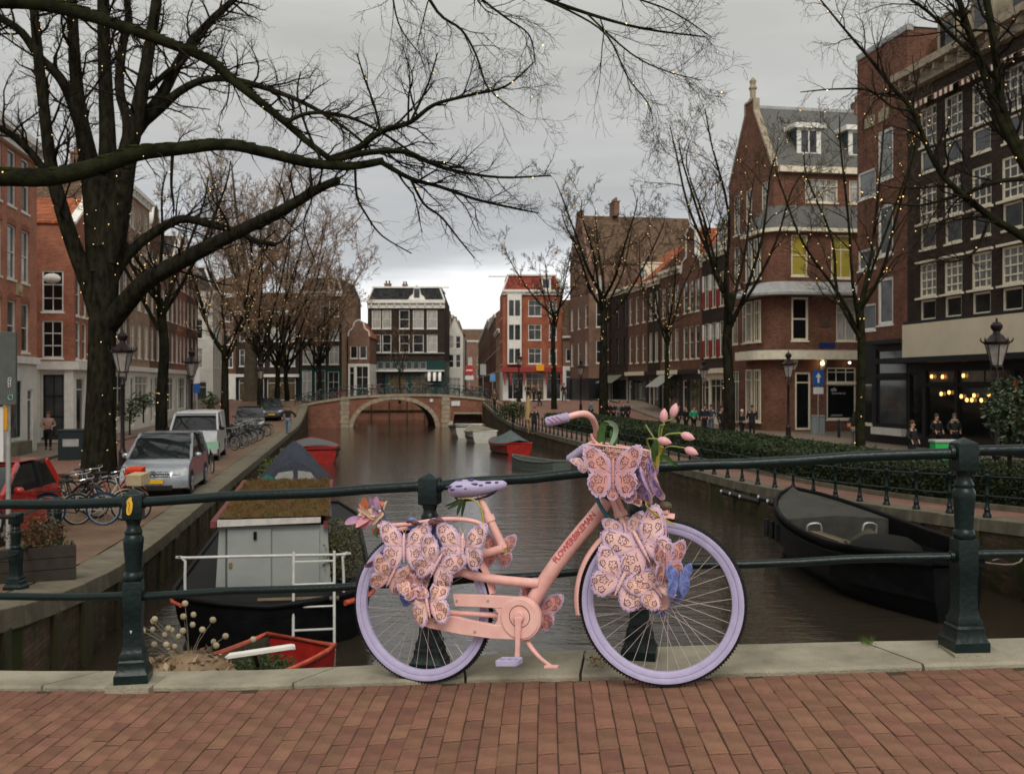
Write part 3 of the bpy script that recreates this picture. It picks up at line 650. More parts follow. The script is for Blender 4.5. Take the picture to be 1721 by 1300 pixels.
v = MB(); v.box(8.05, -.06, 6.72, 8.75, .0, 7.22); v.ball((8.4, -.08, 6.97), (.2, .08, .2)); v.build('relief_plaque', M('sandstone_relief', (.42, .33, .2), rough=.8), h1)
for a in c5:                                                       # flat brick arches over the windows
    for zt in (9.6, 6.45): v = MB(); v.prism([(a - .06, zt), (a + 1.08, zt), (a + 1.0, zt + .2), (a + .51, zt + .3), (a + .02, zt + .2)], lambda p, q, t: V((p, t, q)), -.04, -.002); v.build('window_arch', BRK['red'], h1)
v = MB(); v.box(6.9, -.4, -.2, 8.9, -.02, .55); v.build('plinth_ledge', m_cope, h1)
w2 = (57.1 - 50.2) / CS
h2 = left_house('canal_house', 'red brick corner house with orange tiled roof left of the big trunk', 50.2, 57.1, 11.2, BRK['red'], base=m_plaster, zs=4.1, seed=4, dep=9,
    left=[(9 - 1.55, 6.65, 9 - .52, 8.75, 'six', {'p': G_BLK}), (9 - 1.55, 4.3, 9 - .55, 6.2, 'six', {'p': G_BLK}), (9 - 1.5, .25, 9 - .5, 3.45, 'six', {'p': G_GREY, 'f': m_black}), (9 - 4.2, 6.65, 9 - 3.2, 8.75, 'six')],
    front=row([.3, 1.55, 3.2, 4.6], .85, 6.5, 8.7) + row([.3, 1.55, 3.2, 4.6], .85, 4.25, 6.2) + [(.4, .5, 1.9, 3.3, 'shop'), (2.4, .1, 3.3, 3.1, 'door', {'p': G_BLK}), (3.8, .5, 6.2, 3.3, 'shop3')],
    roof='gabf', rh=1.9, rmat=m_orange, gable='spout', panes=[G_DARK, G_GREY])
v = MB(); v.box(-.3, -.3, 3.7, w2 + .05, -.002, 4.12); v.box(-.3, -.002, 3.7, -.002, 4.0, 4.12); v.build('cornice', m_white, h2)
for t in (.02, 1.62, 2.2):
    v = MB(); v.box(-.14, t, -.6, -.005, t + .42, 3.7); v.build('pilaster', m_white, h2)
v = MB(); v.ball((-.42, .95, 8.3), (.3, .42, .26), n=12, k=8); v.build('dome_awning', m_white, h2)
for i, (ya, yb, h, wl, rf, rm_, gb, nm, lb) in enumerate([
    (57.1, 62.6, 13.2, 'umber', 'gabf', m_browntile, 'neck', 'canal_house', 'brown house with neck gable behind the big fairy lit trunk'),
    (62.6, 69.0, 15.6, 'tan', 'flat', m_darktile, 'tri', 'canal_house', 'tall pale brick house with tall white windows right of the big trunk'),
    (69.0, 73.2, 13.4, 'brown', 'gabf', m_darktile, 'bell', 'canal_house', 'narrow dark brick house with bell gable behind the second trunk'),
    (73.2, 79.0, 12.4, 'umber', 'gabs', m_orange, 'tri', 'canal_house', 'brown brick house with a strip of orange roof behind the lantern trees'),
    (79.0, 84.5, 12.6, 'red', 'gabf', m_darktile, 'spout', 'canal_house', 'red brick spout gable house behind the white van'),
    (84.5, 91.0, 13.2, 'brown', 'mans', m_darktile, 'tri', 'canal_house', 'dark brick house with mansard roof at the end of the left row')]):
    wv = (yb - ya) / CS; n = 3 if wv > 5 else 2; ww = 1.05; xs_ = spread(wv, n, ww, .5)
    fr = row(xs_, ww, 4.7, 7.0, 'sash2') + row(xs_, ww, 7.9, 10.1, 'sash2') + (row(xs_, ww, 10.8, 12.5, 'sash2') if h > 12.55 else [])
    if h > 15: fr += row(xs_, ww, 13.1, 14.7, 'sash2')
    fr += [(.5, .25, 1.45, 3.4, 'door', {'p': G_BLK}), (1.8, .9, wv - .5, 3.5, 'shop3' if i % 2 else 'three')]
    left_house(nm, lb, ya, yb, h, BRK[wl], front=fr, base=[m_plaster, m_white, m_black][i % 3] if i != 2 else m_plaster, zs=3.9, roof=rf, rh=2.6, rmat=rm_, gable=gb, seed=20 + i, band=[(3.8, .3, .18, m_white)],
        dormers=[(wv / 2, .5, 1.2, 1.4)] if rf in ('mans', 'gabs') else (), chimneys=[(wv * .8, 4.5, h + 1.2, .9, 1.8)], cornice=.55)
left_house('canal_house', 'pale plastered house with white windows beyond the bridge on the left', 101, 108, 12.5, m_plaster, front=row(spread(7, 3, 1.1), 1.1, 4.6, 6.8, 'cross') + row(spread(7, 3, 1.1), 1.1, 7.6, 9.8, 'cross'), left=row([5.2, 6.9], 1.1, 4.6, 6.6, 'cross') + row([5.2, 6.9], 1.1, 7.6, 9.6, 'cross') + [(5, .4, 8.4, 3.2, 'shop3')], roof='mans', rmat=m_darktile, seed=33)

# ---- far group facing the camera
def far_house(name, label, px0, px1, d, z, h, wall, rot=0., **kw):
    x0 = X(px0, d); w_ = X(px1, d) - x0; return house(name, label, x0, d, z, rot, w_, kw.pop('dep', 9), h, wall, **kw)
def zrel(py, d, z): return Z(py, d) - z
d, zb = 114, -1.
zz = lambda py: zrel(py, d, zb)
w_ = X(575, d) - X(505, d)
cx = [.25, 1.75, 3.35]
far_house('canal_house', 'dark four storey house with black mansard beside the small gable house', 505, 575, d, zb, zz(491), BRK['dark'], rot=-.045, dep=11,
    front=row(cx, 1.15, zz(532), zz(506), 'cross') + row(cx, 1.15, zz(572), zz(543), 'cross') + row(cx, 1.15, zz(612), zz(581), 'cross') + [(.2, .3, 1.3, zz(622), 'cross', {'p': G_CURT}), (1.7, .3, 2.9, zz(622), 'cross'), (3.2, .1, 4.5, zz(624), 'cross', {'p': G_DARK, 'f': m_white})],
    right=[(3.0, zz(560), 3.02, zz(558), 'plain')], roof='mans', rh=1.7, rmat=m_darktile, seed=41, base=m_green, zs=zz(618), panes=[G_DARK, G_GREY, G_CURT], dormers=[(3.6, .2, .7, 1.1)])
v = MB(); v.box(0, 0, -1, .05, 10.9, zz(495)); o = v.build('party_wall', BRK['tan'], bpy.data.objects['canal_house.009'] if 'canal_house.009' in bpy.data.objects else None)
o.location = (w_ + .003, .05, 0)
d, zb = 116, -1.
x0 = X(585, d); wv = X(621, d) - x0
house('canal_house', 'small brown gable house with white ground floor left of the wide black house', x0, d, zb, 0, wv, 8, zz(565), BRK['umber'], front=row([.25, 1.35], .85, zz(602), zz(581), 'plain') + [(.9, zz(569), 1.7, zz(556) - .05, 'plain')][:0] + [(.15, .2, .75, zz(616), 'door', {'p': G_DARK, 'f': m_white}), (.95, .5, 2.4, zz(615), 'six', {'p': G_DARK})], base=m_white, zs=zz(611), roof='gabf', rh=zz(537) - zz(565), rmat=m_orange, gable='bell', seed=43, trim=m_plaster)
d, zb = 122, -1.
def f3px(p): return X(p, d) - X(618, d)
W3 = [(625, 640), (642.5, 657.5), (671, 688), (694, 712), (717.5, 735)]
f3 = far_house('canal_house', 'wide black brick house with white cornice and five window bays facing down the canal', 618, 747, d, zb, zz(505), BRK['black'], dep=10,
    front=[(f3px(a), zz(552), f3px(b), zz(521), 'sash', {'p': p}) for (a, b), p in zip(W3, (G_CURT, G_CURT, G_DARK, G_CURT, G_CURT))] + [(f3px(a), zz(592), f3px(b), zz(562), 'sash', {'p': p}) for (a, b), p in zip(W3, (G_GREY, G_DARK, G_DARK, G_DARK, G_CURT))]
      + [(f3px(a), zz(620), f3px(a + 10.5), zz(607.5), 'plain', {'f': m_lead, 'p': G_GREY}) for a in (622, 634, 646, 658, 670, 682, 694, 706)] + [(f3px(623), .3, f3px(648), zz(627), 'shop', {'p': G_BLK, 'f': m_green}), (f3px(652), .3, f3px(686), zz(627), 'shop3', {'p': G_WARM, 'f': m_green}), (f3px(690), .3, f3px(722), zz(627), 'shop3', {'p': G_WARM, 'f': m_green})],
    base=m_green, zs=zz(605.5), roof='mans', rh=zz(483) - zz(505), rmat=m_darktile, seed=45, cornice=.95, cproj=.5, chimneys=[(2.0, 4, zz(485), .8, .9), (4.2, 4, zz(485), .6, .8)], band=[(zz(594), .12, .25, m_lead), (zz(624), .16, .6, m_white)])
v = MB(); v.prism([(0, 0), (2.2, 0), (2.0, .5), (1.6, .8), (1.45, 1.6), (1.1, 2.0), (.75, 1.6), (.6, .8), (.2, .5)], lambda a, b, t: V((5.0 + a, t, zz(505) + b)), .05, .45); v.build('roof_gable', m_white, f3)
v = MB(); v.box(5.75, .02, zz(505) + .35, 6.45, .05, zz(505) + 1.5); v.build('roof_gable_pane', G_GREY, f3)
v = MB(); v.bar((6.1, 3, zz(479)), (9.9, 3, zz(479)), .12, .16); v.build('hoist_beam', m_white, f3)
aw = MB()                                                            # striped round awning at the corner
for i in range(8):
    a0, a1 = math.pi * i / 16, math.pi * (i + 1) / 16
    for j in range(6): aw.add([(7.2 + j * .33, -.9 * math.sin(a) - .01, zz(640) + 1.3 * math.cos(a)) for a in (a0,)] + [(7.53 + j * .33, -.9 * math.sin(a0) - .01, zz(640) + 1.3 * math.cos(a0)), (7.53 + j * .33, -.9 * math.sin(a1) - .01, zz(640) + 1.3 * math.cos(a1)), (7.2 + j * .33, -.9 * math.sin(a1) - .01, zz(640) + 1.3 * math.cos(a1))], [(0, 1, 2, 3)], j % 2)
aw.build('awning', [m_black, m_white], f3)
far_house('canal_house', 'dark shop house behind the bare trees at the left end of the bridge', 396, 503, 118, -1, 11.0, BRK['dark'], front=row(spread(7.6, 4, 1.15), 1.15, 4.4, 6.4, 'cross') + row(spread(7.6, 4, 1.15), 1.15, 7.4, 9.4, 'cross') + [(.4, .3, 3.4, 2.9, 'shop3', {'p': G_WARM}), (3.8, .3, 7.2, 2.9, 'shop3', {'p': G_WARM})], seed=47, base=m_black, zs=3.6, band=[(3.1, .35, .3, m_white)], roof='gabs', rmat=m_browntile)
far_house('canal_house', 'dark gabled house glimpsed between the left row and the dark shop house', 352, 397, 128, -1, 14.0, BRK['brown'], front=row(spread(3.5, 2, 1.0), 1.0, 4.4, 6.4, 'cross') + row(spread(3.5, 2, 1.0), 1.0, 7.4, 9.4, 'cross') + row(spread(3.5, 2, 1.0), 1.0, 10.4, 12.4, 'cross'), seed=48, base=m_plaster, zs=3.6, roof='gabs', rmat=m_browntile)
# side street between the black house and the red corner house
for k, (ya, yb, hh, wl, rf, lb) in enumerate([(140, 150, 10.5, m_plaster, 'gabf', 'pale gable house first in the narrow street beyond the bridge'), (150, 185, 13.0, BRK['umber'], 'flat', 'grey brown house deeper in the narrow street, left side'), (185, 290, 14.5, BRK['brown'], 'gabs', 'dark row house far down the narrow street, left side')]):
    n = int((yb - ya) / 3)
    house('street_house', lb, -8.95 - .03 * (ya - 140), ya, -1.2, math.pi / 2 + .03, yb - ya, 9, hh, wl, front=row(spread(yb - ya, n, 1.1), 1.1, 4.2, 6.2) + row(spread(yb - ya, n, 1.1), 1.1, 7.4, 9.4) + row(spread(yb - ya, n, 1.5), 1.5, .5, 3.0, 'shop'), left=row([2, 5.2], 1.1, 7.2, 9.2) if k == 0 else (), roof=rf, rh=2.6, rmat=m_browntile, seed=60 + k)
for k, (ya, yb, hh, wl, rm_, lb) in enumerate([(126, 140, 9.5, BRK['tan'], m_orange, 'house with orange roof left of the red corner house'), (141, 175, 12.5, BRK['brown'], m_darktile, 'tall dark house further down the narrow street, right side'), (175, 290, 14.0, BRK['umber'], m_browntile, 'pale row far down the narrow street, right side')]):
    n = int((yb - ya) / 3); L = yb - ya
    house('street_house', lb, -1.57 - .051 * (yb - 126), yb, -1.2, -math.pi / 2 + .051, L, 9, hh, wl, front=row(spread(L, n, 1.1), 1.1, 4.2, 6.2) + row(spread(L, n, 1.1), 1.1, 7.2, 9.0) + row(spread(L, n, 1.5), 1.5, .5, 3.0, 'shop'), roof='gabs', rh=3.6, rmat=rm_, seed=70 + k)
house('street_house', 'distant house closing off the end of the narrow street', -24, 330, -1.2, 0, 16, 9, 17, BRK['umber'], front=row(spread(14, 5, 1.3), 1.3, 5, 7.5) + row(spread(14, 5, 1.3), 1.3, 9, 11.5), roof='gabs', rh=4, rmat=m_browntile, seed=80)
far_house('street_house', 'pale house with broad gable just right of the wide black house', 751, 778, 134, -1.1, 9.3, m_plaster, front=row([.25, 1.2], .7, 4.6, 6.4) + row([.25, 1.2], .7, 7.2, 8.9) + [(.25, .3, 1.9, 3.2, 'shop3')], roof='gabf', gable='spout', rh=2.2, rmat=m_browntile, trim=BRK['tan'], seed=66, dep=6)
# red corner house
d, zb = 113, -.8
def f4(p): return X(p, d) - X(845, d)
r4 = far_house('corner_house', 'bright red brick corner house with white bay and red mansard roof', 845, 945, d, zb, zz(488), BRK['bright'], rot=.05, dep=9,
    front=[(f4(888), zz(a), f4(910), zz(b), 'cross', {'p': G_GREY}) for a, b in ((531, 504), (571, 545), (611, 585))] + [(f4(923), zz(a), f4(936), zz(b), 'sash', {'p': G_GREY}) for a, b in ((531, 504), (571, 545), (611, 585))] + [(f4(853), .3, f4(880), zz(627), 'shop3', {'p': G_DARK}), (f4(884), .2, f4(915), zz(627), 'shop3', {'p': G_WARM}), (f4(918), .3, f4(943), zz(627), 'shop', {'p': G_DARK})],
    left=row([1, 4, 6.6], 1.1, zz(571), zz(545)) + row([1, 4, 6.6], 1.1, zz(531), zz(504)) + row([1, 4, 6.6], 1.1, zz(611), zz(585)), base=m_plaster, zs=zz(617), roof='mans', rh=zz(462) - zz(488), rmat=m_redtile, seed=50, cornice=.5, cproj=.45, dormers=[(f4(918), .15, 1.1, 1.3)])
b4 = MB(); b4.box(f4(852.5), -.7, zz(612), f4(876), -.002, zz(496)); b4.build('bay', m_white, r4)
for a, b in ((531, 505), (571, 546), (610, 586)):
    for q0, q1 in ((855, 863), (865, 873.5)): v = MB(); v.box(f4(q0), -.72, zz(a), f4(q1), -.701, zz(b)); v.build('bay_pane', G_GREY if a < 560 else G_DARK, r4)
v = MB(); v.box(-.3, -1.0, zz(625), 7.0, -.005, zz(617)); v.build('fascia', M('red_awning', (.27, .045, .035), rough=.7), r4)
v = MB(); v.box(f4(900), -1.3, zz(623), f4(913), -1.02, zz(612)); v.build('sign_box', M('yellow_sign', (.75, .33, .02), rough=.4), r4)
for p in (846, 856, 878, 916, 940): v = MB(); v.prism([(0, 0), (.3, .05), (.2, -1.5), (.08, -1.4)], lambda a, b, t: V((f4(p) + a, t, zz(626) + b)), -.9, -.75); v.build('banner', MATS['red_awning'], r4)
v = MB(); v.bar((-1.6, 1, zz(463)), (1.0, 1, zz(463)), .12, .15); v.build('hoist_beam', m_white, r4)
d, zb = 112, -.9
far_house('canal_house', 'low brown house with steep dark roof right of the red corner house', 946, 974, d, zb, zz(566), BRK['umber'], front=[(.35, zz(607), 1.25, zz(586), 'plain', {'p': G_BLK}), (.3, .3, 1.6, zz(622), 'shop', {'p': G_DARK, 'f': m_white})], base=m_plaster, zs=zz(615), roof='gabs', rh=zz(500) - zz(566), rmat=m_browntile, seed=52, cornice=.2)
d, zb = 110, -.9
far_house('canal_house', 'slim white plastered house beside the big brown gable', 972, 990, d, zb, zz(455), m_plaster, front=[(.25, zz(a), .95, zz(b), 'sash', {'p': G_DARK}) for a, b in ((500, 482), (535, 515), (571, 553), (610, 590))] + [(.2, .3, 1.0, zz(625), 'shop')], seed=53)

# ---- right row (seen obliquely)
right_house('canal_house', 'big brown brick house with high tiled roof and wide chimney on the right row', 112, 103.2, 15.8, BRK['umber'], dx=-2.0, dep=12.5, roof='gabf', gable='spout', rh=6.0, rmat=m_browntile, front=row(spread(8.9, 3, 1.2), 1.2, 5, 7.6) + row(spread(8.9, 3, 1.2), 1.2, 9, 11.4), right=row([.8], .7, 9.0, 11.6) + row([.8], .7, 12.6, 14.4) + row([.8], .7, 5.2, 7.6), chimneys=[(4.45, 4.0, 21.4, 2.0, 1.5)], seed=81, trim=BRK['umber'], base=m_black, zs=3.6)
rspec = [(103.0, 95.9, 12.4, BRK['dark'], 'flat', m_darktile, m_black, 'sash', m_lead, 'dark grey painted house with thin windows left of the orange roofed house'),
         (95.7, 89.6, 12.2, BRK['brown'], 'gabs', m_orange, m_cream, 'sash', m_black, 'brown brick house with bright orange roof and cream windows'),
         (89.4, 85.9, 12.2, BRK['black'], 'flat', m_darktile, m_cream, 'two', m_black, 'narrow near black house with a hanging shop sign'),
         (85.7, 80.5, 12.6, BRK['brown'], 'flat', m_darktile, m_cream, 'sash2', m_darktile, 'brick house with cream windows above a striped shop awning'),
         (80.3, 75.7, 12.0, BRK['corner'], 'gabf', m_orange, m_cream, 'sash', m_black, 'brick house with ornate white neck gable'),
         (75.5, 70.6, 12.8, BRK['dark'], 'gabs', m_slate, m_cream, 'sash2', m_cream, 'dark pub house with red and white shutters beside the corner building')]
for i, (yf, yn, h, wl, rf, rm_, fr_, stl, bs, lb) in enumerate(rspec):
    wv = (yf - yn) / CS; n = 3 if wv > 4.5 else 2; ww = 1.0 if wv > 4.5 else .95; xs_ = spread(wv, n, ww, .45)
    fr = row(xs_, ww, 5.0, 7.6, stl) + row(xs_, ww, 8.7, 11.2, stl)
    fr += [(.35, .2, 1.3, 3.3, 'door', {'p': G_BLK, 'f': m_cream}), (1.6, .7, wv - .4, 3.4, 'shop3' if wv > 4.5 else 'shop', {'p': G_WARM if i in (3, 4) else G_DARK, 'f': [m_black, m_green, m_cream][i % 3]})]
    hh = right_house('canal_house', lb, yf, yn, h, wl, front=fr, roof=rf, rh=3.6 if rf != 'flat' else 2, rmat=rm_, gable='neck', frame=fr_, base=bs if isinstance(bs, bpy.types.Material) else m_black, zs=4.1, seed=90 + i, trim=m_white if i in (4,) else m_cream, band=[(3.8, .35, .35, [m_black, m_cream][i % 2])], dep=8, panes=[G_DARK, G_DARK, G_GREY], chimneys=[(wv * .3, 4, h + 1.5, .9, 2.0)] if i % 2 == 0 else (), dormers=[(wv / 2, .6, 1.3, 1.5)] if rf == 'gabs' else ())
    if i == 3:
        a = MB()
        for j in range(10): a.add([(1.0 + j * .36, -.38, 3.75), (1.36 + j * .36, -.38, 3.75), (1.36 + j * .36, -1.7, 2.75), (1.0 + j * .36, -1.7, 2.75)], [(0, 1, 2, 3)], j % 2)
        a.build('awning', [M('awning_grey', (.32, .31, .28), rough=.8), M('awning_dark', (.2, .2, .19), rough=.8)], hh)
    if i == 0: a = MB(); a.add([(.2, -.36, 3.9), (6.8, -.36, 3.9), (6.8, -1.5, 3.1), (.2, -1.5, 3.1)], [(0, 1, 2, 3)]); a.build('awning', M('olive_awning', (.13, .14, .10), rough=.8), hh)
    if i == 5:
        for x_ in xs_:
            for z0 in (5.0, 8.7):
                for sx in (-.32, 1.02):
                    a = MB(); a.box(x_ + sx, -.06, z0, x_ + sx + .3, -.005, z0 + 1.3); a.box(x_ + sx, -.06, z0 + 1.3, x_ + sx + .3, -.005, z0 + 2.5, 1); a.build('shutter', [M('shutter_red', (.28, .02, .02)), m_white], hh)
# ---- corner building with gable, slate roof and rounded bay
zc = ZR(63) + .1
CW = 7.4 / CS
cf = [1.3, 4.6]
corner = right_house('corner_building', 'tall brown brick corner building with steep gable, slate roof and yellow blinds', 70.2, 62.8, 16.9, BRK['corner'], dep=14, roof='gabf', gable='spout', rh=5.2, rmat=m_slate, trim=m_stone, frame=m_cream, panes=[G_DARK, G_GREY],
    front=row([.9, 3.0, 5.6], 1.15, 13.4, 16.2, 'three') + row([.9, 3.0], 1.15, 9.7, 12.6, 'three') + row([.5, 2.3], 1.15, 5.8, 8.4, 'three') + [(.6, .3, 1.9, 3.9, 'shop3'), (3.0, .6, 4.6, 3.9, 'shop3')],
    right=[(2.15, 14.7, 4.4, 16.2, 'three', {'p': G_CURT}), (5.2, 14.7, 7.4, 16.2, 'three', {'p': G_CURT})], seed=101)
# bay along canal side, rounded corner and south side (thing > part, with its own openings)
def bay_pts():
    pts = [(CW - 3.4, .0), (CW - 3.2, -.55)]
    pts += [(CW - .6, -.6)]
    for i in range(1, 8): a = -math.pi / 2 + math.pi / 2 * i / 8; pts.append((CW - .6 + 1.35 * math.cos(a), .75 + 1.35 * math.sin(a)))
    pts += [(CW + .75, .8), (CW + .75, 12.5), (CW, 12.5)]
    return pts
bp_ = bay_pts(); b = MB()
def walls(mb, pts, z0, z1, off=0., mi=0):
    rr = []
    for z in (z0, z1): rr.append([(p[0], p[1], z) for p in pts])
    mb.rings(rr, mi, cap=True, closed=True)
zB = 12.75
walls(b, bp_[:-3] , -1, zB); 
b = MB(); poly = [p for p in bp_]
# curved part only as plain wall; straight south face with openings
curve = poly[:10] + [poly[10]]
for p, q in zip(curve, curve[1:]): b.add([(p[0], p[1], -1), (q[0], q[1], -1), (q[0], q[1], zB), (p[0], p[1], zB)], [(0, 1, 2, 3)])
south = [(.05, 9.85, 1.15, 12.45, 'sash', {'p': G_YEL}), (2.75, 9.75, 4.15, 12.5, 'cross', {'p': G_YEL}), (5.6, 9.75, 7.0, 12.5, 'cross'), (0.05, 5.75, 1.2, 8.5, 'sash', {'p': G_BLK, 'ft': .14}), (3.1, 5.75, 4.45, 8.5, 'cross', {'p': G_CURT}), (6.2, 5.75, 7.5, 8.5, 'cross'),
         (.3, .1, 1.35, 3.75, 'door', {'p': G_BLK, 'ft': .12}), (2.45, .75, 4.45, 3.0, 'plain', {'p': G_BLK}), (2.45, 3.08, 4.45, 4.05, 'three', {'p': G_DARK}), (5.3, .75, 7.3, 3.0, 'plain', {'p': G_BLK}), (5.3, 3.08, 7.3, 4.05, 'three', {'p': G_DARK})]
fS = lambda a, z, t: V((CW + .75 - t, .8 + a, z))
wall_face(b, 11.7, -1, zB, south, fS)
bay = b.build('bay_wall', BRK['corner'], corner)
rng = random.Random(4)
for q in south: o_ = q[5] if len(q) > 5 else {}; add_window(corner, fS(q[0], q[1], .02), math.pi / 2, q[2] - q[0], q[3] - q[1], q[4], m_cream, o_.get('p', G_DARK), rng, o_.get('ft', .09), q[4] != 'door', 'door' if q[4] == 'door' else 'window')
for z0, z1, stl, pm in ((5.75, 8.45, 'three', G_GREY), (9.8, 12.45, 'sash2', G_DARK), (.55, 3.95, 'shop3', G_BLK)):
    for xw in (CW - 2.95, CW - 1.6): add_window(corner, (xw, -.685, z0), 0., 1.0, z1 - z0, stl, m_cream, pm, rng, .1)
for zm in (7.0,):
    for t_ in (2.0,): l = MB(); l.box(CW + .755, .8 + t_, zm - .35, CW + .80, .8 + t_ + .7, zm + .35); l.ball((CW + .80, .8 + t_ + .35, zm), (.05, .25, .25), n=8, k=6); l.build('stone_relief', M('brown_relief', (.10, .065, .045), rough=.9), corner)
# lean-to slate roof on the bay, zinc canopy, cream cornice following the bay
def offs(p, o):
    c = V((CW - .6, .75, 0)); out = []
    for i, (x_, y_) in enumerate(p):
        a = V(p[max(i - 1, 0)]); b_ = V(p[min(i + 1, len(p) - 1)]); t = (b_ - a); n = V((t.y, -t.x)).normalized(); out.append((x_ + n.x * o, y_ + n.y * o))
    return out
path = [(CW - 3.2, -.55)] + poly[2:11] + [(CW + .75, 12.4)]
def strip(mb, p_lo, z_lo, p_hi, z_hi, mi=0):
    for i in range(len(p_lo) - 1): mb.add([(*p_lo[i], z_lo), (*p_lo[i + 1], z_lo), (*p_hi[i + 1], z_hi), (*p_hi[i], z_hi)], [(0, 1, 2, 3)], mi)
def ledge(mb, o0, o1, z0, z1):
    a, b_ = offs(path, o0), offs(path, o1); strip(mb, b_, z0, b_, z1); strip(mb, a, z0, b_, z0); strip(mb, b_, z1, a, z1)
l = MB(); strip(l, offs(path, .35), zB + .12, [(CW - 2.6, .15)] + [(CW - .35 + .3 * math.cos(-1.2 + i * .15), .3 + .3 * math.sin(-1.2 + i * .15)) for i in range(9)] + [(CW + .02, 12.4)], zB + 1.75); l.build('bay_roof', m_slate, corner)
l = MB(); ledge(l, -.02, .38, zB - .1, zB + .13); l.build('bay_gutter', m_cream, corner)
l = MB(); strip(l, offs(path, 1.0), 8.75, offs(path, .02), 9.5); strip(l, offs(path, 1.0), 8.6, offs(path, 1.0), 8.75); strip(l, offs(path, .0), 8.6, offs(path, 1.0), 8.6); l.build('zinc_canopy', m_lead, corner)
l = MB(); ledge(l, -.02, .75, 4.55, 5.1); l.build('cornice', m_cream, corner)
l = MB(); ledge(l, -.02, .45, 5.101, 5.16); l.build('cornice_lead', m_lead, corner)
for t in (.15, 2.1, 4.8, 7.8): l = MB(); l.prism([(0, 0), (.5, 0), (.5, -.2), (.12, -.65), (0, -.65)], lambda a, b, q: V((CW + .75 + a, .8 + t + q, 4.55 + b)), -.1, .1); l.build('bracket', m_cream, corner)
for t in (2.35,):                                                     # dormers on the slate roof south slope
    pass
def south_dormer(t, w_, z0, h_):
    zr = 16.9 + 5.2 * .92; sl = (zr - 16.9) / (CW / 2); xs0 = CW - (z0 - 16.9) / sl
    dm_ = MB(); dm_.box(CW - .85 - .9, t, z0, CW - .85, t + w_, z0 + h_); dm_.build('dormer', M('dormer_blue_side', (.05, .08, .09), rough=.6), corner)
    fr_ = MB(); fr_.box(CW - .86, t - .03, z0 - .08, CW - .78, t + w_ + .03, z0 + h_); fr_.box(CW - .85 - 2.1, t - .3, z0 + h_, CW - .55, t + w_ + .3, z0 + h_ + .32); fr_.build('dormer_frame', m_white, corner)
    for q in (.16, .52): p = MB(); p.box(CW - .775, t + w_ * q, z0 + .2, CW - .765, t + w_ * (q + .3), z0 + h_ - .15); p.build('dormer_pane', G_GREY, corner)
south_dormer(2.0, 1.6, 17.9, 1.75); south_dormer(5.6, 1.6, 17.9, 1.75)
l = MB(); l.box(CW - .05, .3, 16.55, CW + .32, 14, 16.95); l.build('eaves_gutter', m_cream, corner)
l = MB(); l.lathe([(.28, 0), (.3, .25), (.2, .35), (.22, .9), (.3, 1.0), (.18, 1.25), (.25, 1.5), (.05, 1.75)], n=8, at=(CW / 2, .2, 22.0)); l.build('finial', m_stone, corner)
l = MB(); l.box(CW / 2 - .35, 7.5, 21.4, CW / 2 + .35, 9.4, 22.4)
for i in range(3): l.lathe([(.16, 0), (.19, .35), (.13, .5)], n=8, at=(CW / 2, 7.8 + i * .6, 22.4))
l.build('chimney', BRK['umber'], corner)
l = MB(); l.box(CW / 2 - .12, .3, 21.62, CW / 2 + .12, 14, 21.85); l.build('ridge', m_lead, corner)
l = MB(); l.box(CW + .76, .8 + 1.95, 5.3, CW + .80, .8 + 3.0, 5.62); sgn_ = l.build('street_name_sign', M('enamel_blue', (.015, .035, .12), rough=.3), corner)
m_let = M('white_lettering', (.6, .6, .58), rough=.5, var=0)
RS = Matrix(((0, 0, 1, 0), (1, 0, 0, 0), (0, 1, 0, 0), (0, 0, 0, 1)))           # text plane facing +x (south side)
def stext(txt, t, z, size, nm='lettering'): return text_mesh(txt, size, m_let, corner, nm, Matrix.Translation((CW + .70, .8 + t, z)) @ RS, extr=.002)
for t0 in (2.75, 5.6): stext('ufa', t0, 2.55, .34); stext('TOUR FOR ART', t0 + .05, 2.35, .14); stext('AMSTERDAM', t0, .95, .14)
l = MB(); l.ball((CW + 1.15, 2.75, 4.3), .11, n=10, k=8); l.build('wall_lamp', M('warm_bulb', (1, .75, .4), emit=9), corner)
l = MB(); l.ball((CW + 1.15, 4.6, 4.35), .07, n=10, k=8); l.build('wall_lamp', M('cold_bulb', (1, .85, .6), emit=7), corner)
# ---- narrow brick house
wB = 4.75 / CS
zB_ = ZR(50) + .1
bh = right_house('canal_house', 'narrow plain brick house with tall white windows next to the dark brick house', 52.45, 47.75, 20.3, BRK['corner'], dep=12, cornice=0, trim=BRK['corner'], frame=m_white, panes=[G_LITE, G_GREY],
    front=[(2.05, 13.35, 3.5, 15.9, 'plain', {'ft': .16}), (2.05, 9.5, 3.5, 12.1, 'plain', {'ft': .16}), (2.05, 6.0, 3.5, 8.4, 'plain', {'ft': .16}), (.05, 12.75, 1.85, 14.2, 'plain', {'ft': .12}), (.05, 9.0, 1.85, 10.1, 'plain', {'ft': .12}), (.05, 5.8, 1.85, 7.2, 'plain', {'ft': .12}), (1.2, 17.0, 1.5, 18.3, 'plain', {'f': m_stone}), (2.5, 17.0, 2.8, 18.3, 'plain', {'f': m_stone}),
           (1.9, .9, 4.7, 3.3, 'plain', {'p': G_GREY, 'f': m_black, 'ft': .12}), (1.9, 3.45, 4.7, 4.75, 'plain', {'p': G_GREY, 'f': m_black, 'ft': .1}), (.2, .9, 1.5, 3.0, 'plain', {'p': G_DARK, 'f': m_cream})], base=m_black, zs=5.2, seed=111)
l = MB(); l.box(-.02, -.06, 20.2, wB, .3, 20.5); l.build('roof_edge', m_lead, bh)
l = MB(); l.box(.8, -.05, 16.35, 1.8, -.004, 16.9); l.box(2.2, -.05, 16.35, 3.1, -.004, 16.9); l.build('stone_sills', m_stone, bh)
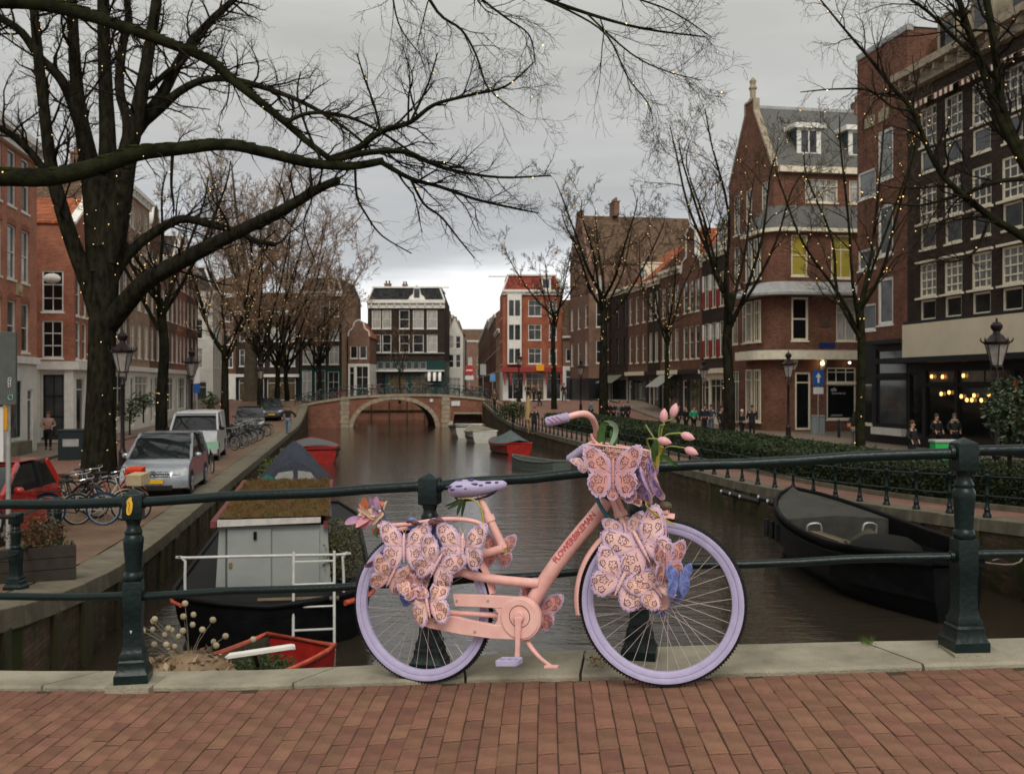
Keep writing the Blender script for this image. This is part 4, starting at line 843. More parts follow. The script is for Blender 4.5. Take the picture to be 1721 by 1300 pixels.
l = MB(); l.box(1.9, -.3, .45, 4.72, -.01, .8); l.build('shop_ledge', m_plaster, bh)
l = MB(); l.box(1.6, -.02, 5.0, 4.78, -.45, 5.2); l.build('fascia', m_black, bh)
# ---- dark brick house with white grid windows and black shop
wD = 10.2 / CS
cD = [1.0, 2.95, 4.95, 6.95, 8.85]
fr = []
for c in cD:
    fr += [(c, 7.1, c + 1.35, 8.65, 'grid3', {'ft': .10, 'p': G_LITE}), (c + .06, 6.0, c + 1.3, 6.95, 'plain', {'ft': .09, 'p': G_DARK}), (c, 10.6, c + 1.35, 12.35, 'grid3', {'ft': .10, 'p': G_GREY}), (c + .06, 9.35, c + 1.3, 10.45, 'plain', {'ft': .09, 'p': G_GREY}), (c, 14.2, c + 1.35, 16.0, 'grid3', {'ft': .10, 'p': G_GREY}), (c + .06, 12.95, c + 1.3, 14.0, 'plain', {'ft': .09, 'p': G_GREY})]
fr += [(.15, .35, 1.2, 3.5, 'door', {'p': G_BLK, 'f': m_black}), (1.5, .5, 3.7, 2.9, 'plain', {'p': G_BLK, 'f': m_black}), (1.5, 3.02, 3.7, 3.65, 'plain', {'p': G_WARM, 'f': m_black}), (3.95, .35, 7.5, 2.9, 'plain', {'p': G_BLK, 'f': m_black}), (3.95, 3.02, 7.5, 3.65, 'two', {'p': G_WARM, 'f': m_black}), (7.8, .5, 9.9, 3.6, 'shop', {'p': G_BLK, 'f': m_black})]
dh = right_house('canal_house', 'dark brick house with rows of white grid windows and black shopfront at the right', 47.7, 37.5, 17.8, BRK['black'], dep=11, front=fr, base=m_black, zs=4.25, frame=m_cream, roof='gabs', rh=4.2, rmat=m_darktile, trim=m_stone, cornice=.75, cproj=.9, seed=121, dormers=[(1.6, .9, 1.5, 1.6), (4.2, .9, 1.5, 1.6), (6.8, .9, 1.5, 1.6)])
l = MB(); l.box(-.03, -.28, 4.28, wD, -.004, 5.85); l.build('fascia', M('cream_fascia', (.60, .51, .37), rough=.75, scale=1.0, col2=(.68, .58, .43)), dh)
l = MB(); l.box(-.6, -1.5, 3.98, wD, -.005, 4.22); l.build('canopy', m_black, dh)
l = MB(); l.box(-.03, -.22, 5.86, wD, -.004, 6.0); l.build('ledge', m_black, dh)
for c in cD:
    for za, zb2 in ((8.68, 8.78), (6.98, 7.07), (10.47, 10.57)): l = MB(); l.box(c - .14, -.17, za, c + 1.49, -.003, zb2); l.build('window_ledge', m_cream, dh)
    for z0, pr in ((16.05, .6),):
        a = MB()
        for j in range(8): a.box(c - .1 + j * .194, -.55, 15.95, c - .1 + (j + 1) * .194, -.53, 16.2, j % 2); a.add([(c - .1 + j * .194, -.01, 16.5), (c - .1 + (j + 1) * .194, -.01, 16.5), (c - .1 + (j + 1) * .194, -.54, 16.2), (c - .1 + j * .194, -.54, 16.2)], [(0, 1, 2, 3)], j % 2)
        a.build('awning', [M('awning_red', (.16, .035, .03), rough=.8), m_cream], dh)
m_bulb = M('shop_pendant_bulb', (1, .42, .12), emit=2.6)
for x_, z_ in ((1.95, 3.35), (2.8, 3.33), (4.35, 3.37), (3.3, 2.62), (4.2, 2.45), (4.6, 2.3), (4.95, 2.3), (5.1, 2.5), (5.6, 2.3), (2.7, 2.55), (6.1, 2.55)):
    l = MB(); l.ball((x_, .02, z_), (.085, .05, .1), n=8, k=6); l.build('pendant_lamp', m_bulb, dh)
l = MB(); l.box(8.1, -.3, 1.2, 8.25, -.2, 3.2); l.build('sign_blade', M('orange_sign', (.45, .10, .03), rough=.5), dh)
# ================================================================ TREES
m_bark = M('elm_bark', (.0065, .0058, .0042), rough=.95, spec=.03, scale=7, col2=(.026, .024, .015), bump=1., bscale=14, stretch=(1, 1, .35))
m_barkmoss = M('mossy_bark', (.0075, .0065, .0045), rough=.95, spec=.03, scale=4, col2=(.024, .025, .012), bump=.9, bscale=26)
m_twig = M('twig_bark', (.015, .0115, .0085), rough=.85, spec=.03, var=.3, scale=3); m_rust = M('rust_twigs', (.21, .138, .092), rough=.9, spec=.03, var=.3, scale=.6); m_pale = M('plane_bark', (.085, .068, .048), rough=.9, spec=.03, scale=3, col2=(.14, .115, .08), bump=.4)
TWIG_MID = M('mid_twigs', (.055, .040, .027), rough=.9, var=.3, scale=.6, spec=.03)
m_moss = M('moss', (.016, .022, .004), rough=.95, spec=.03, scale=14, col2=(.036, .043, .010), bump=.8, bscale=90)
m_fairy = M('fairy_light_bulb', (1, .62, .24), emit=1.7, var=.2, scale=30)
def wander(rng, d, a):
    q = V((rng.gauss(0, 1), rng.gauss(0, 1), rng.gauss(0, 1))); return (d + q * a).normalized()
class Tree:
    def __init__(s, seed, levels=3, kids=(6, 6, 6, 4), ratio=.55, up=.12, droop=0., minr=.004, wig=.16, spread=(.5, 1.05), flat=0.):
        s.r = random.Random(seed); s.wood = MB(); s.fine = MB(); s.levels = levels; s.kids = kids; s.ratio = ratio; s.up = up; s.droop = droop; s.minr = minr; s.wig = wig; s.spread = spread; s.spots = []; s.flat = flat; s.mid = 0; s.dens = 1.2; s.lenf = 1.45
    def limb(s, pts, rs, n=10, lights=0):
        s.wood.tube(pts, rs, n=n)
        for i in range(len(pts) - 1): s.spots.append((pts[i], pts[i + 1], rs[i], rs[i + 1], lights))
    def sprout(s, pts, rs, lvl, n, t0, t1, L, rr=.5):
        """n children on a polyline between fractions t0..t1"""
        k = len(pts) - 1
        for i in range(n):
            t = t0 + (t1 - t0) * (i + s.r.random()) / n; f = t * k; j = min(int(f), k - 1); u = f - j
            p = pts[j].lerp(pts[j + 1], u); r = rs[j] + (rs[j + 1] - rs[j]) * u; d = (pts[j + 1] - pts[j]).normalized()
            ax = wander(s.r, V((0, 0, 0)), 1); ax = (ax - d * ax.dot(d))
            if s.flat: ax.y *= (1 - s.flat)
            if ax.length < 1e-3: continue
            ax.normalize(); a = s.r.uniform(*s.spread); nd_ = (d * math.cos(a) + ax * math.sin(a) + V((0, 0, s.up - s.droop * lvl))).normalized()
            s.branch(p, nd_, L * s.r.uniform(.6, 1.25) * (1 - .35 * (t - t0) / max(.01, t1 - t0)), max(s.minr, min(r * rr, L * .02)), lvl)
    def branch(s, p, d, L, r, lvl):
        if L < .12: return
        k = 5 if lvl <= 2 else (4 if lvl == 3 else 3); pts = [p]; rs = [r]; w = s.wig * (1 + .25 * lvl)
        for i in range(k):
            d = wander(s.r, d, w); d = (d + V((0, 0, s.up * .35 - s.droop * .3 * lvl))).normalized(); pts.append(pts[-1] + d * (L / k)); rs.append(max(s.minr * .8, r * (1 - .72 * (i + 1) / k)))
        (s.wood if lvl <= 1 else s.fine).tube(pts, rs, n=(6 if lvl <= 1 else (5 if lvl == 2 and r > .012 else 3)), cap=False)
        if lvl <= 1:
            for i in range(k): s.spots.append((pts[i], pts[i + 1], rs[i], rs[i + 1], .7))
        elif lvl == 2 and s.r.random() < .35: s.spots.append((pts[0], pts[-1], rs[0], rs[-1], .4))
        if lvl < s.levels:
            s.sprout(pts, rs, lvl + 1, s.kids[min(lvl, len(s.kids) - 1)], .2, 1.0, L * s.ratio, .62)
    def build(s, name, label, loc=(0, 0, 0), bark=None, twig=None, lights=0, br=.022, group=None, seed=1, moss=0):
        root = thing(name, label, 'tree', loc, 0, group)
        s.wood.build('trunk', bark or m_bark, root, smooth=60)
        c = s.fine.build('crown', twig or TWIG_MID if s.mid else twig or m_twig, root)
        if lights:
            rg = random.Random(seed); lm = MB(); wts = [max(.001, (b - a).length * w) for a, b, r0, r1, w in s.spots]
            for a, b, r0, r1, w in rg.choices(s.spots, weights=wts, k=lights):
                t = rg.random(); d = (b - a).normalized(); o = d.orthogonal().normalized(); o = Matrix.Rotation(rg.uniform(0, 6.28), 3, d) @ o
                p = a.lerp(b, t) + o * (r0 + (r1 - r0) * t + br * .6); q = br * rg.uniform(.6, 1.2)
                lm.add([p + V((q, 0, 0)), p + V((-q, 0, 0)), p + V((0, q, 0)), p + V((0, -q, 0)), p + V((0, 0, q)), p + V((0, 0, -q))], [(0, 2, 4), (2, 1, 4), (1, 3, 4), (3, 0, 4), (2, 0, 5), (1, 2, 5), (3, 1, 5), (0, 3, 5)])
            o = lm.build('fairy_lights', m_fairy, root); o['kind'] = 'stuff'
        return root
def pix(pts, d, jit=0., dd=0., k=4):
    """pixel polyline measured in the photo, turned into a limb at its real distance; depth drifts by dd along it"""
    n = len(pts); q = [W(a, b, d + dd * i / (n - 1)) for i, (a, b) in enumerate(pts)]; return smooth_pts(q, k)
def rad_px(rs, d, n_pts, k=4):
    out = []
    for i in range(len(rs) - 1):
        for j in range(k): out.append((rs[i] + (rs[i + 1] - rs[i]) * j / k) * d / F)
    out.append(rs[-1] * d / F); return out

# --- big fairy-lit elm by the parked bicycles
D = 32
t1 = Tree(5, levels=4, kids=(5, 6, 6, 5), ratio=.55, up=.07, wig=.17, minr=.0048, spread=(.45, 1.1))
def L1(pts, rs, dd=0., tw=(6, .35, 1., 1.7), n=10, tr=t1, d=D, lights=0):
    p = pix(pts, d, dd=dd); r = rad_px(rs, d, len(p)); tr.limb(p, r, n, lights)
    if tw: tr.sprout(p, r, 2 if len(tw) < 5 else tw[4], int(tw[0] * tr.dens), tw[1], tw[2], tw[3] * tr.lenf)
    return p, r
tb = W(167, 812, D)
L1([(164, 830), (166, 800), (168, 740), (170, 650), (172, 570), (174, 510), (178, 430), (180, 360)], [39, 31, 26, 23, 22, 23.5, 22.5, 17], tw=None, n=18, lights=1.2)
L1([(182, 545), (215, 505), (250, 470), (330, 425), (420, 380), (480, 350), (530, 320), (569, 302)], [19, 17, 15, 12.5, 10, 9, 7.5, 6], dd=-2, tw=(16, .3, 1, 1.5, 2))
L1([(188, 470), (205, 440), (235, 408), (280, 378), (310, 368), (350, 376), (400, 390), (430, 405), (465, 411)], [11, 10, 9, 8, 7.5, 7, 6, 5, 4], dd=1.5, tw=(16, .3, 1, 1.3, 2))
L1([(168, 540), (150, 480), (130, 430), (108, 365), (88, 290), (76, 200), (64, 90), (54, -20), (45, -120)], [16, 15, 13, 12, 10.5, 9, 8, 6.5, 5], dd=-1.5, tw=(14, .35, 1, 1.8, 2), lights=0.5)
L1([(168, 460), (164, 380), (152, 285), (136, 200), (126, 110), (120, 0), (112, -120)], [23, 21, 17, 12, 10, 9, 7], dd=1, tw=(14, .45, 1, 1.8, 2), lights=0.5)
L1([(178, 420), (181, 330), (181, 240), (178, 160), (175, 80), (173, -20), (168, -140)], [24, 18, 14, 12, 11, 10, 8], dd=2, tw=(14, .45, 1, 1.8, 2), lights=0.5)
L1([(184, 440), (200, 350), (214, 260), (230, 195), (244, 120), (262, 10), (278, -110)], [22, 19, 16, 13, 10, 8.5, 7], dd=-1, tw=(14, .45, 1, 1.8, 2), lights=0.5)
L1([(224, 225), (246, 195), (272, 160), (308, 92), (350, 40), (392, 0), (440, -50)], [13, 11.5, 10, 8.5, 7, 5.5, 4], dd=1, tw=(14, .3, 1, 1.6, 2))
L1([(240, 207), (272, 180), (300, 155), (337, 136), (378, 132), (430, 143), (480, 160), (530, 183), (580, 215), (622, 250)], [9, 8, 7, 6, 5.5, 5, 4, 3.5, 2.5, 2], dd=-1, tw=(22, .3, 1, 1.4, 2))
L1([(215, 235), (214, 200), (201, 150), (206, 75), (217, 35), (207, -30)], [10, 9, 8, 7.5, 6.5, 5], dd=2, tw=(10, .4, 1, 1.4, 2))
L1([(150, 270), (122, 175), (100, 130), (65, 95), (37, 55), (0, 30), (-50, 0)], [9, 9, 8, 7, 6.5, 6, 5], dd=-2, tw=(14, .3, 1, 1.5, 2))
L1([(100, 340), (70, 280), (30, 235), (-10, 210), (-60, 190)], [7, 6.5, 6, 5, 4], dd=-2, tw=(12, .3, 1, 1.4, 2))
L1([(250, 150), (285, 118), (300, 112), (340, 60), (352, 30)], [5, 4.5, 4, 3, 2], tw=(8, .3, 1, 1.2, 2))
# lichen on the trunk base
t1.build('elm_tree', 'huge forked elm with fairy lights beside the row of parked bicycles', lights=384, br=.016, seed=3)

# --- nearer mossy elm standing just left of the picture, its limbs reach across the top
D2 = 15
t2 = Tree(8, levels=4, kids=(5, 5, 7, 5), ratio=.58, up=.03, droop=.02, wig=.15, minr=.0022, spread=(.35, .95))
def L2(pts, rs, dd=0., tw=(8, .3, 1., 1.), n=10, d=D2): return L1(pts, rs, dd, tw, n, t2, d, .35)
tx = X(-520, D2)
tr_ = [V((tx - .2, D2, ZL(D2) - .1)), V((tx, D2, 1.2)), V((tx + .1, D2, 4.0)), V((tx + .3, D2, 6.5)), V((tx + .4, D2, 9.5))]
t2.limb(smooth_pts(tr_, 3), [.5] * 3 + [.4] * 3 + [.36] * 3 + [.3] * 3 + [.2], 14, .5)
A, rA = L2([(-490, 420), (-260, 345), (-60, 303), (0, 297), (80, 298), (160, 281), (230, 258), (300, 250), (380, 243), (450, 257), (520, 274), (590, 279), (645, 270)], [24, 21, 18, 16, 15, 14.5, 13, 11, 9.5, 9, 8, 7, 6], tw=(14, .35, 1, .55, 3), n=14)
B, rB = L2([(-500, 60), (-300, 20), (-80, 2), (30, 2), (80, 8), (150, 26), (220, 50), (290, 75), (350, 100), (392, 135), (432, 167), (480, 206), (520, 241), (556, 268)], [20, 17, 14, 13, 12.5, 11, 9.5, 9, 8.5, 8, 7, 6, 5.5, 5], tw=(14, .35, 1, .7, 3), n=12, dd=.2)
for pts, rs, tw in [
    ([(555, 268), (600, 250), (640, 222), (690, 205), (730, 176), (790, 160), (850, 145), (897, 105)], [7, 6, 5, 4.2, 3.4, 2.6, 2, 1.2], (14, .1, 1, .75, 2)),
    ([(560, 268), (620, 256), (680, 255), (720, 272), (760, 286), (840, 298), (926, 295)], [7, 5.5, 4.6, 4, 3, 2.2, 1.3], (16, .1, 1, .7, 2)),
    ([(640, 272), (690, 300), (740, 314), (800, 335), (865, 350), (905, 358)], [5, 4, 3.2, 2.6, 2, 1.2], (14, .1, 1, .65, 2)),
    ([(690, 300), (712, 342), (742, 365), (770, 400), (798, 434)], [2.6, 2.2, 1.9, 1.5, 1], (7, .2, 1, .4, 3)),
    ([(597, 285), (600, 330), (615, 360), (642, 396), (692, 426)], [2.4, 2.1, 1.9, 1.5, 1], (8, .2, 1, .4, 3)),
    ([(640, 225), (630, 180), (612, 130), (600, 90)], [2.6, 2.2, 1.8, 1.2], (8, .2, 1, .5, 3)),
    ([(690, 205), (720, 140), (735, 90)], [2.4, 1.8, 1.1], (7, .2, 1, .5, 3)),
    ([(540, 270), (515, 215), (500, 160), (505, 120)], [2.6, 2.1, 1.6, 1.1], (7, .2, 1, .5, 3)),
    ([(480, 206), (520, 190), (580, 195), (640, 222), (700, 262)], [4, 3.4, 3, 2.4, 1.6], (10, .2, 1, .5, 2)),
    ([(520, 276), (525, 330), (510, 380), (530, 440)], [1.8, 1.5, 1.2, .9], (6, .2, 1, .35, 3)),
    ([(290, 256), (288, 310), (292, 345), (291, 360)], [3, 2.4, 1.8, 1.2], (4, .3, 1, .3, 3))]: L2(pts, rs, dd=.3, tw=tw, n=6)
# high limb that hangs twigs into the top of the picture
C, rC = L2([(-480, -160), (-200, -210), (150, -260), (450, -215), (640, -130), (760, -60), (880, -15), (985, 22), (1080, 48), (1185, 62)], [13, 11, 9.5, 7.5, 5.5, 4.4, 3.4, 2.7, 2, 1], tw=(7, .55, 1, .9, 2), n=8, dd=-2)
for pts, rs in [([(640, -130), (690, -60), (735, 20), (775, 50), (800, 92), (822, 150), (880, 195)], [5, 4.4, 3.6, 3, 2.5, 1.8, 1]), ([(760, -60), (800, -10), (850, 30), (890, 60), (900, 110)], [3.6, 3, 2.4, 1.8, 1]), ([(880, -15), (960, 20), (1020, 60), (1055, 130), (1090, 175), (1097, 205)], [3, 2.6, 2.2, 1.8, 1.4, .9]), ([(985, 22), (1060, 90), (1120, 120), (1180, 135)], [2.4, 2, 1.6, .9]), ([(640, -130), (655, -40), (670, 40), (705, 90)], [3, 2.5, 1.8, 1]), ([(940, -60), (1050, -10), (1130, 20), (1195, 62)], [3, 2.5, 1.8, 1])]:
    L2(pts, [r * .75 for r in rs], dd=-.2, tw=(9, .25, 1, .7, 2), n=5, d=13.4)
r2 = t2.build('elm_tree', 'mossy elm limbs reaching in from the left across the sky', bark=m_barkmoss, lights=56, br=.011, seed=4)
mm = MB(); rg = random.Random(3)                                       # moss cushions on top of the two big limbs
for P_, R_, i0 in ((A, rA, 6), (B, rB, 8)):
    for i in range(i0, len(P_) - 6):
        for q in range(3):
            t = rg.random(); p = P_[i].lerp(P_[i + 1], t); r = R_[i]; a = rg.uniform(-.9, .9); L = rg.uniform(.05, .13)
            d_ = (P_[i + 1] - P_[i]).normalized(); yv = V((0, 1, 0))
            mm.ball(p + V((0, math.sin(a) * r * -.9, math.cos(a) * r * .93)), (L, r * .35, r * rg.uniform(.12, .24)), n=7, k=5)
o = mm.build('moss', m_moss, r2, smooth=80); o['kind'] = 'stuff'

# --- elm reaching in from the right
t4 = Tree(12, levels=4, kids=(5, 5, 6, 5), ratio=.58, up=.05, droop=.008, wig=.16, minr=.003, spread=(.4, 1.0)); D4 = 20
tx = X(1850, D4); t4.limb(smooth_pts([V((tx, D4, ZR(D4) - .1)), V((tx - .05, D4, .5)), V((tx - .1, D4, 2.5)), W(1825, 400, D4), W(1820, 200, D4), W(1830, -100, D4)], 3), [.34] * 3 + [.28] * 3 + [.25] * 3 + [.2] * 3 + [.16] * 3 + [.1], 12, .3)
def L4(pts, rs, dd=0., tw=(12, .3, 1., 1.)): return L1(pts, [r * .8 for r in rs], dd, (int(tw[0] * .8), *tw[1:]), 8, t4, D4, .7)
L4([(1830, 470), (1765, 430), (1709, 391), (1663, 363), (1597, 309), (1565, 262), (1533, 185), (1503, 151), (1463, 100), (1420, 50), (1375, -5)], [13, 11, 9, 8, 6.5, 5.5, 5, 4.3, 3.5, 2.6, 1.6], tw=(26, .25, 1, 1.0, 2))
L4([(1828, 470), (1775, 380), (1722, 270), (1699, 221), (1684, 177), (1677, 123), (1667, 49), (1650, -40)], [14, 12, 11, 10, 9, 8.5, 8, 6.5], tw=(18, .3, 1, 1.2, 2))
L4([(1740, 310), (1690, 220), (1665, 158), (1645, 98), (1627, 49), (1613, 5), (1590, -60)], [10, 9, 8, 7.5, 7, 6.5, 5], tw=(18, .2, 1, 1.1, 2))
L4([(1790, 298), (1690, 303), (1640, 318), (1600, 331), (1545, 345), (1480, 340)], [6, 5, 4.4, 3.6, 2.6, 1.4], tw=(18, .2, 1, .8, 2))
L4([(1533, 185), (1500, 180), (1460, 152), (1400, 150), (1345, 155)], [3.4, 2.8, 2.3, 1.8, 1], tw=(12, .2, 1, .6, 3))
L4([(1645, 98), (1600, 60), (1560, 20), (1500, -20), (1440, -60)], [5, 4, 3.4, 2.6, 1.6], tw=(16, .2, 1, .9, 2))
L4([(1663, 363), (1640, 420), (1600, 440), (1560, 430)], [4, 3, 2.2, 1.2], tw=(10, .3, 1, .6, 3))
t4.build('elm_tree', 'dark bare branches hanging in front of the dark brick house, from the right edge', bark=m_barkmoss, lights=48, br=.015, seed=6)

# --- trees along the quays
def quay_tree(seed, d, th, r, hgt, nl, spread, bark=None, twig=None, levels=4, kids=(6, 6, 5, 3), up=.12, sd=.12):
    t = Tree(seed, levels=levels, kids=kids, ratio=.5, up=up, wig=.15, minr=.0075 * max(1, d / 42), spread=(.4, .95)); rg = t.r; t.mid = 1
    p = [V((0, 0, -.3)), V((rg.gauss(0, .03), rg.gauss(0, .03), th * .35)), V((rg.gauss(0, .06), rg.gauss(0, .06), th * .7)), V((rg.gauss(0, .08), rg.gauss(0, .08), th))]
    pp = smooth_pts(p, 3); n = len(pp); t.limb(pp, [r * (1.35 - .55 * (i / (n - 1)) ** .4 - .1 * i / n) for i in range(n)], 10, 1.6)
    top = pp[-1]
    for i in range(nl):
        a = 6.283 * (i + rg.uniform(-.25, .25)) / nl; sp = spread * rg.uniform(.6, 1.1); H = (hgt - th) * rg.uniform(.75, 1.05); st = top + V((0, 0, -rg.uniform(0, th * .25)))
        c, s_ = math.cos(a), math.sin(a)
        q = [st, st + V((c * sp * .35, s_ * sp * .35, H * .22)), st + V((c * sp * .7, s_ * sp * .7, H * .52)), st + V((c * sp, s_ * sp, H * .85)), st + V((c * sp * 1.1, s_ * sp * 1.1, H))]
        q = smooth_pts([v + V((rg.gauss(0, sd), rg.gauss(0, sd), 0)) if j else v for j, v in enumerate(q)], 3); m_ = len(q)
        rs = [r * .36 * (1 - .9 * j / (m_ - 1)) + .011 for j in range(m_)]
        t.limb(q, rs, 6, 1.); t.sprout(q, rs, 1 if levels > 2 else 2, 7, .15, 1, (hgt - th) * .36)
    return t
gq = 'bare trees along the quays'
def at_px(px, off, ed=XR): # position on the strip 'off' metres from the quay edge seen at column px
    k_ = (px - 860.5) / F; c0 = 12.3 if ed is XR else -3.81; y = (c0 + off) / (k_ + .165); return y
y = at_px(1225, 6.0); quay_tree(31, y, 7.5, .27, 16.8, 7, 3.4).build('linden_tree', 'tall bare tree with fairy lights in front of the corner building gable', (X(1225, y), y, ZR(y)), lights=264, br=.020, group=gq, seed=7)
y = at_px(1447, 6.0); quay_tree(33, y, 6.0, .17, 13.5, 6, 2.6, bark=m_barkmoss).build('linden_tree', 'slender tree with fairy lights in front of the shop windows of the corner building', (X(1447, y), y, ZR(y)), bark=m_barkmoss, lights=136, br=.020, group=gq, seed=8)
y = at_px(1015, 6.0); quay_tree(35, y, 9.5, .33, 17.5, 7, 4.2).build('linden_tree', 'fairy lit tree in front of the big brown gable house', (X(1015, y), y, ZR(y)), lights=184, br=.027, group=gq, seed=9)
y = 86; quay_tree(37, y, 8.5, .24, 15.5, 6, 4.0, twig=m_rust).build('linden_tree', 'bare tree in front of the red corner house', (X(931, y), y, ZR(y) + .0), lights=96, br=.030, group=gq, seed=10)
y = at_px(1121, 6.6); quay_tree(38, y, 6.5, .16, 12.5, 5, 2.6, bark=m_barkmoss).build('linden_tree', 'thin mossy tree between the two large trees on the right quay', (X(1121, y), y, ZR(y)), bark=m_barkmoss, lights=96, br=.020, group=gq, seed=11)
def left_tree(px, off, seed, th, r, hgt, nl, sp, lb, bark=None, twig=None, lights=120, **kw):
    y = at_px(px, off, XL); t = quay_tree(seed, y, th, r, hgt, nl, sp, **kw); return t.build('linden_tree', lb, (X(px, y), y, ZL(y)), bark=bark, twig=twig, lights=lights, br=.019 * max(1, y / 55), group=gq, seed=seed)
left_tree(272, -4.4, 41, 6.8, .25, 14.0, 7, 3.6, 'dark trunked tree standing between the two street lanterns', lights=208)
left_tree(378, -4.4, 42, 5.6, .27, 13.0, 7, 3.8, 'fairy lit tree behind the white van', twig=m_rust, lights=192)
left_tree(421, -5.6, 43, 11.5, .62, 24.5, 8, 6.0, 'thick pale plane tree rising above the others on the left quay', bark=m_pale, twig=m_rust, lights=72, kids=(6, 6, 5, 3))
left_tree(438, -3.6, 44, 5.2, .26, 17.0, 10, 5.2, 'rust brown tree with dense twigs near the far bridge', twig=m_rust, lights=136, kids=(6, 6, 6, 4))
for px, d, sd_, hg, lb in ((466, 88, 45, 18.5, 'bushy brown tree by the left end of the far bridge'), (482, 96, 46, 17.5, 'smaller brown tree behind the left end of the far bridge'), (538, 108, 47, 15.5, 'pale bare tree in front of the dark four storey house')):
    t = quay_tree(sd_, d, 4.8, .26, hg, 10, 6.2 if px < 500 else 3.4, kids=(6, 6, 6, 4)); t.build('linden_tree', lb, (X(px, d), d, -1.4), twig=m_rust, lights=88 if px < 500 else 0, br=.028, group=gq, seed=sd_)
t = quay_tree(48, 110, 3.5, .12, 9.0, 6, 1.6, levels=2, kids=(6, 5)); t.build('young_tree', 'young bare tree in front of the wide black house', (X(672, 110), 110, -.6), twig=m_rust, group=gq)
# ================================================================ BOATS
def hull_rings(L, B, sheer, keel, bow=.55, stern=.75, n=15, flare=.12, transom=True):
    """rings from stern (y=0) to bow (y=L); returns list of (outer gunwale half width, z_top, y)"""
    out = []
    for i in range(n):
        t = i / (n - 1); y = L * t
        if t < .3: hw = B / 2 * (stern + (1 - stern) * math.sin(t / .3 * math.pi / 2))
        else: u = (t - .3) / .7; hw = B / 2 * max(.015, (1 - u ** (1.6 + bow * 2)) ** .75)
        out.append((hw, sheer(t), y))
    return out
def boat(name, label, loc, rot, L, B, hmat, free, inner=None, rim=None, deck=None, deck_z=None, fore=0., sheer_amp=.25, keel=-.35, thick=.06, stern=.75, bow=.5, group=None, cat='boat', rubmat=None):
    root = thing(name, label, cat, loc, rot, group)
    sh = lambda t: free + sheer_amp * (2 * (t - .4)) ** 2
    st = hull_rings(L, B, sh, keel, bow, stern); m = MB(); rr = []
    for hw, zt, y in st:
        ring = []
        for k in range(9):
            a = -1 + 2 * k / 8; f = abs(a); x = hw * math.copysign(min(1, (1 - (1 - f) ** 2.2) ** .75 if f < 1 else 1), a); z = keel + (zt - keel) * f ** 2.0
            if f == 1: z = zt
            ring.append((x * (.86 + .14 * f), y + (0 if hw > .1 else .12 * (f)), z))
        rr.append(ring)
    m.rings(rr, cap=True, closed=False); m.build('hull', hmat, root, smooth=50)
    g = MB(); gl = [(hw, y, zt) for hw, zt, y in st]; pts = [V((-a, y, z)) for a, y, z in gl] + [V((a, y, z)) for a, y, z in reversed(gl)]
    g.tube([p + V((0, 0, .005)) for p in pts], thick, n=6, closed=True); g.build('gunwale', rim or hmat, root, smooth=60)
    if rubmat:
        g = MB(); g.tube([V((p.x * 1.02, p.y, p.z - .16)) for p in pts], thick * .9, n=6, closed=True); g.build('rubbing_strake', rubmat, root, smooth=60)
    dz = deck_z if deck_z is not None else free - .45
    f = MB(); vs = []; fl = []
    for hw, zt, y in st: q = min(zt - .02, dz); vs += [(-hw * .93, y, q), (hw * .93, y, q)]
    f.add(vs, [(2 * i, 2 * i + 1, 2 * i + 3, 2 * i + 2) for i in range(len(st) - 1)]); f.build('floor', inner or hmat, root)
    s_ = MB()
    for sx in (-1, 1):
        vs = []
        for hw, zt, y in st: vs += [(sx * (hw - .05 if hw > .06 else hw * .2), y, min(zt - .02, dz)), (sx * (hw - .05 if hw > .06 else hw * .2), y, zt)]
        s_.add(vs, [(2 * i, 2 * i + 1, 2 * i + 3, 2 * i + 2) for i in range(len(st) - 1)])
    s_.build('inner_side', inner or hmat, root)
    if fore:
        d = MB(); vs = []; q = [s for s in st if s[2] >= L * (1 - fore)]
        for hw, zt, y in q: vs += [(-hw * .97, y, zt - .03), (0, y, zt + .05), (hw * .97, y, zt - .03)]
        fs = []
        for i in range(len(q) - 1): fs += [(3 * i, 3 * i + 1, 3 * i + 4, 3 * i + 3), (3 * i + 1, 3 * i + 2, 3 * i + 5, 3 * i + 4)]
        d.add(vs, fs); hw, zt, y = q[0]; d.add([(-hw * .95, y, dz), (hw * .95, y, dz), (hw * .97, y, zt - .03), (0, y, zt + .05), (-hw * .97, y, zt - .03)], [(0, 1, 2, 3, 4)])
        d.build('foredeck', deck or inner or hmat, root, smooth=30)
    return root, st
m_tar = M('tarred_black_hull', (.0055, .0055, .006), rough=.5, var=.4, scale=3, spec=.1); m_redp = M('red_boat_paint', (.30, .018, .014), rough=.4, var=.25, scale=4); m_orrim = M('faded_red_rim', (.42, .075, .04), rough=.6, var=.3, scale=8)
m_tarp = M('dark_tarpaulin', (.017, .019, .024), rough=.75, var=.2, scale=3, bump=.3, bscale=12); m_tarpg = M('green_grey_tarpaulin', (.075, .10, .10), rough=.75, var=.2, scale=3, bump=.2, bscale=12); m_tan = M('tan_canvas', (.20, .17, .115), rough=.85, var=.15, scale=4); m_gwhite = M('gelcoat_white', (.48, .47, .42), rough=.35, var=.12, scale=3)
m_deckg = M('grey_steel_deck', (.042, .040, .033), rough=.65, var=.25, scale=3, bump=.2); m_alu = M('weathered_aluminium', (.36, .36, .34), rough=.45, metal=.4, var=.15); m_wood = M('weathered_plank', (.10, .075, .05), rough=.85, scale=4, col2=(.16, .12, .08), stretch=(1, 6, 6)); m_doorg = M('grey_blue_door_paint', (.27, .285, .268), rough=.5, var=.08, scale=2, bump=.05)
def heading(a, b): d = V(b) - V(a); return math.atan2(-d.x, d.y)
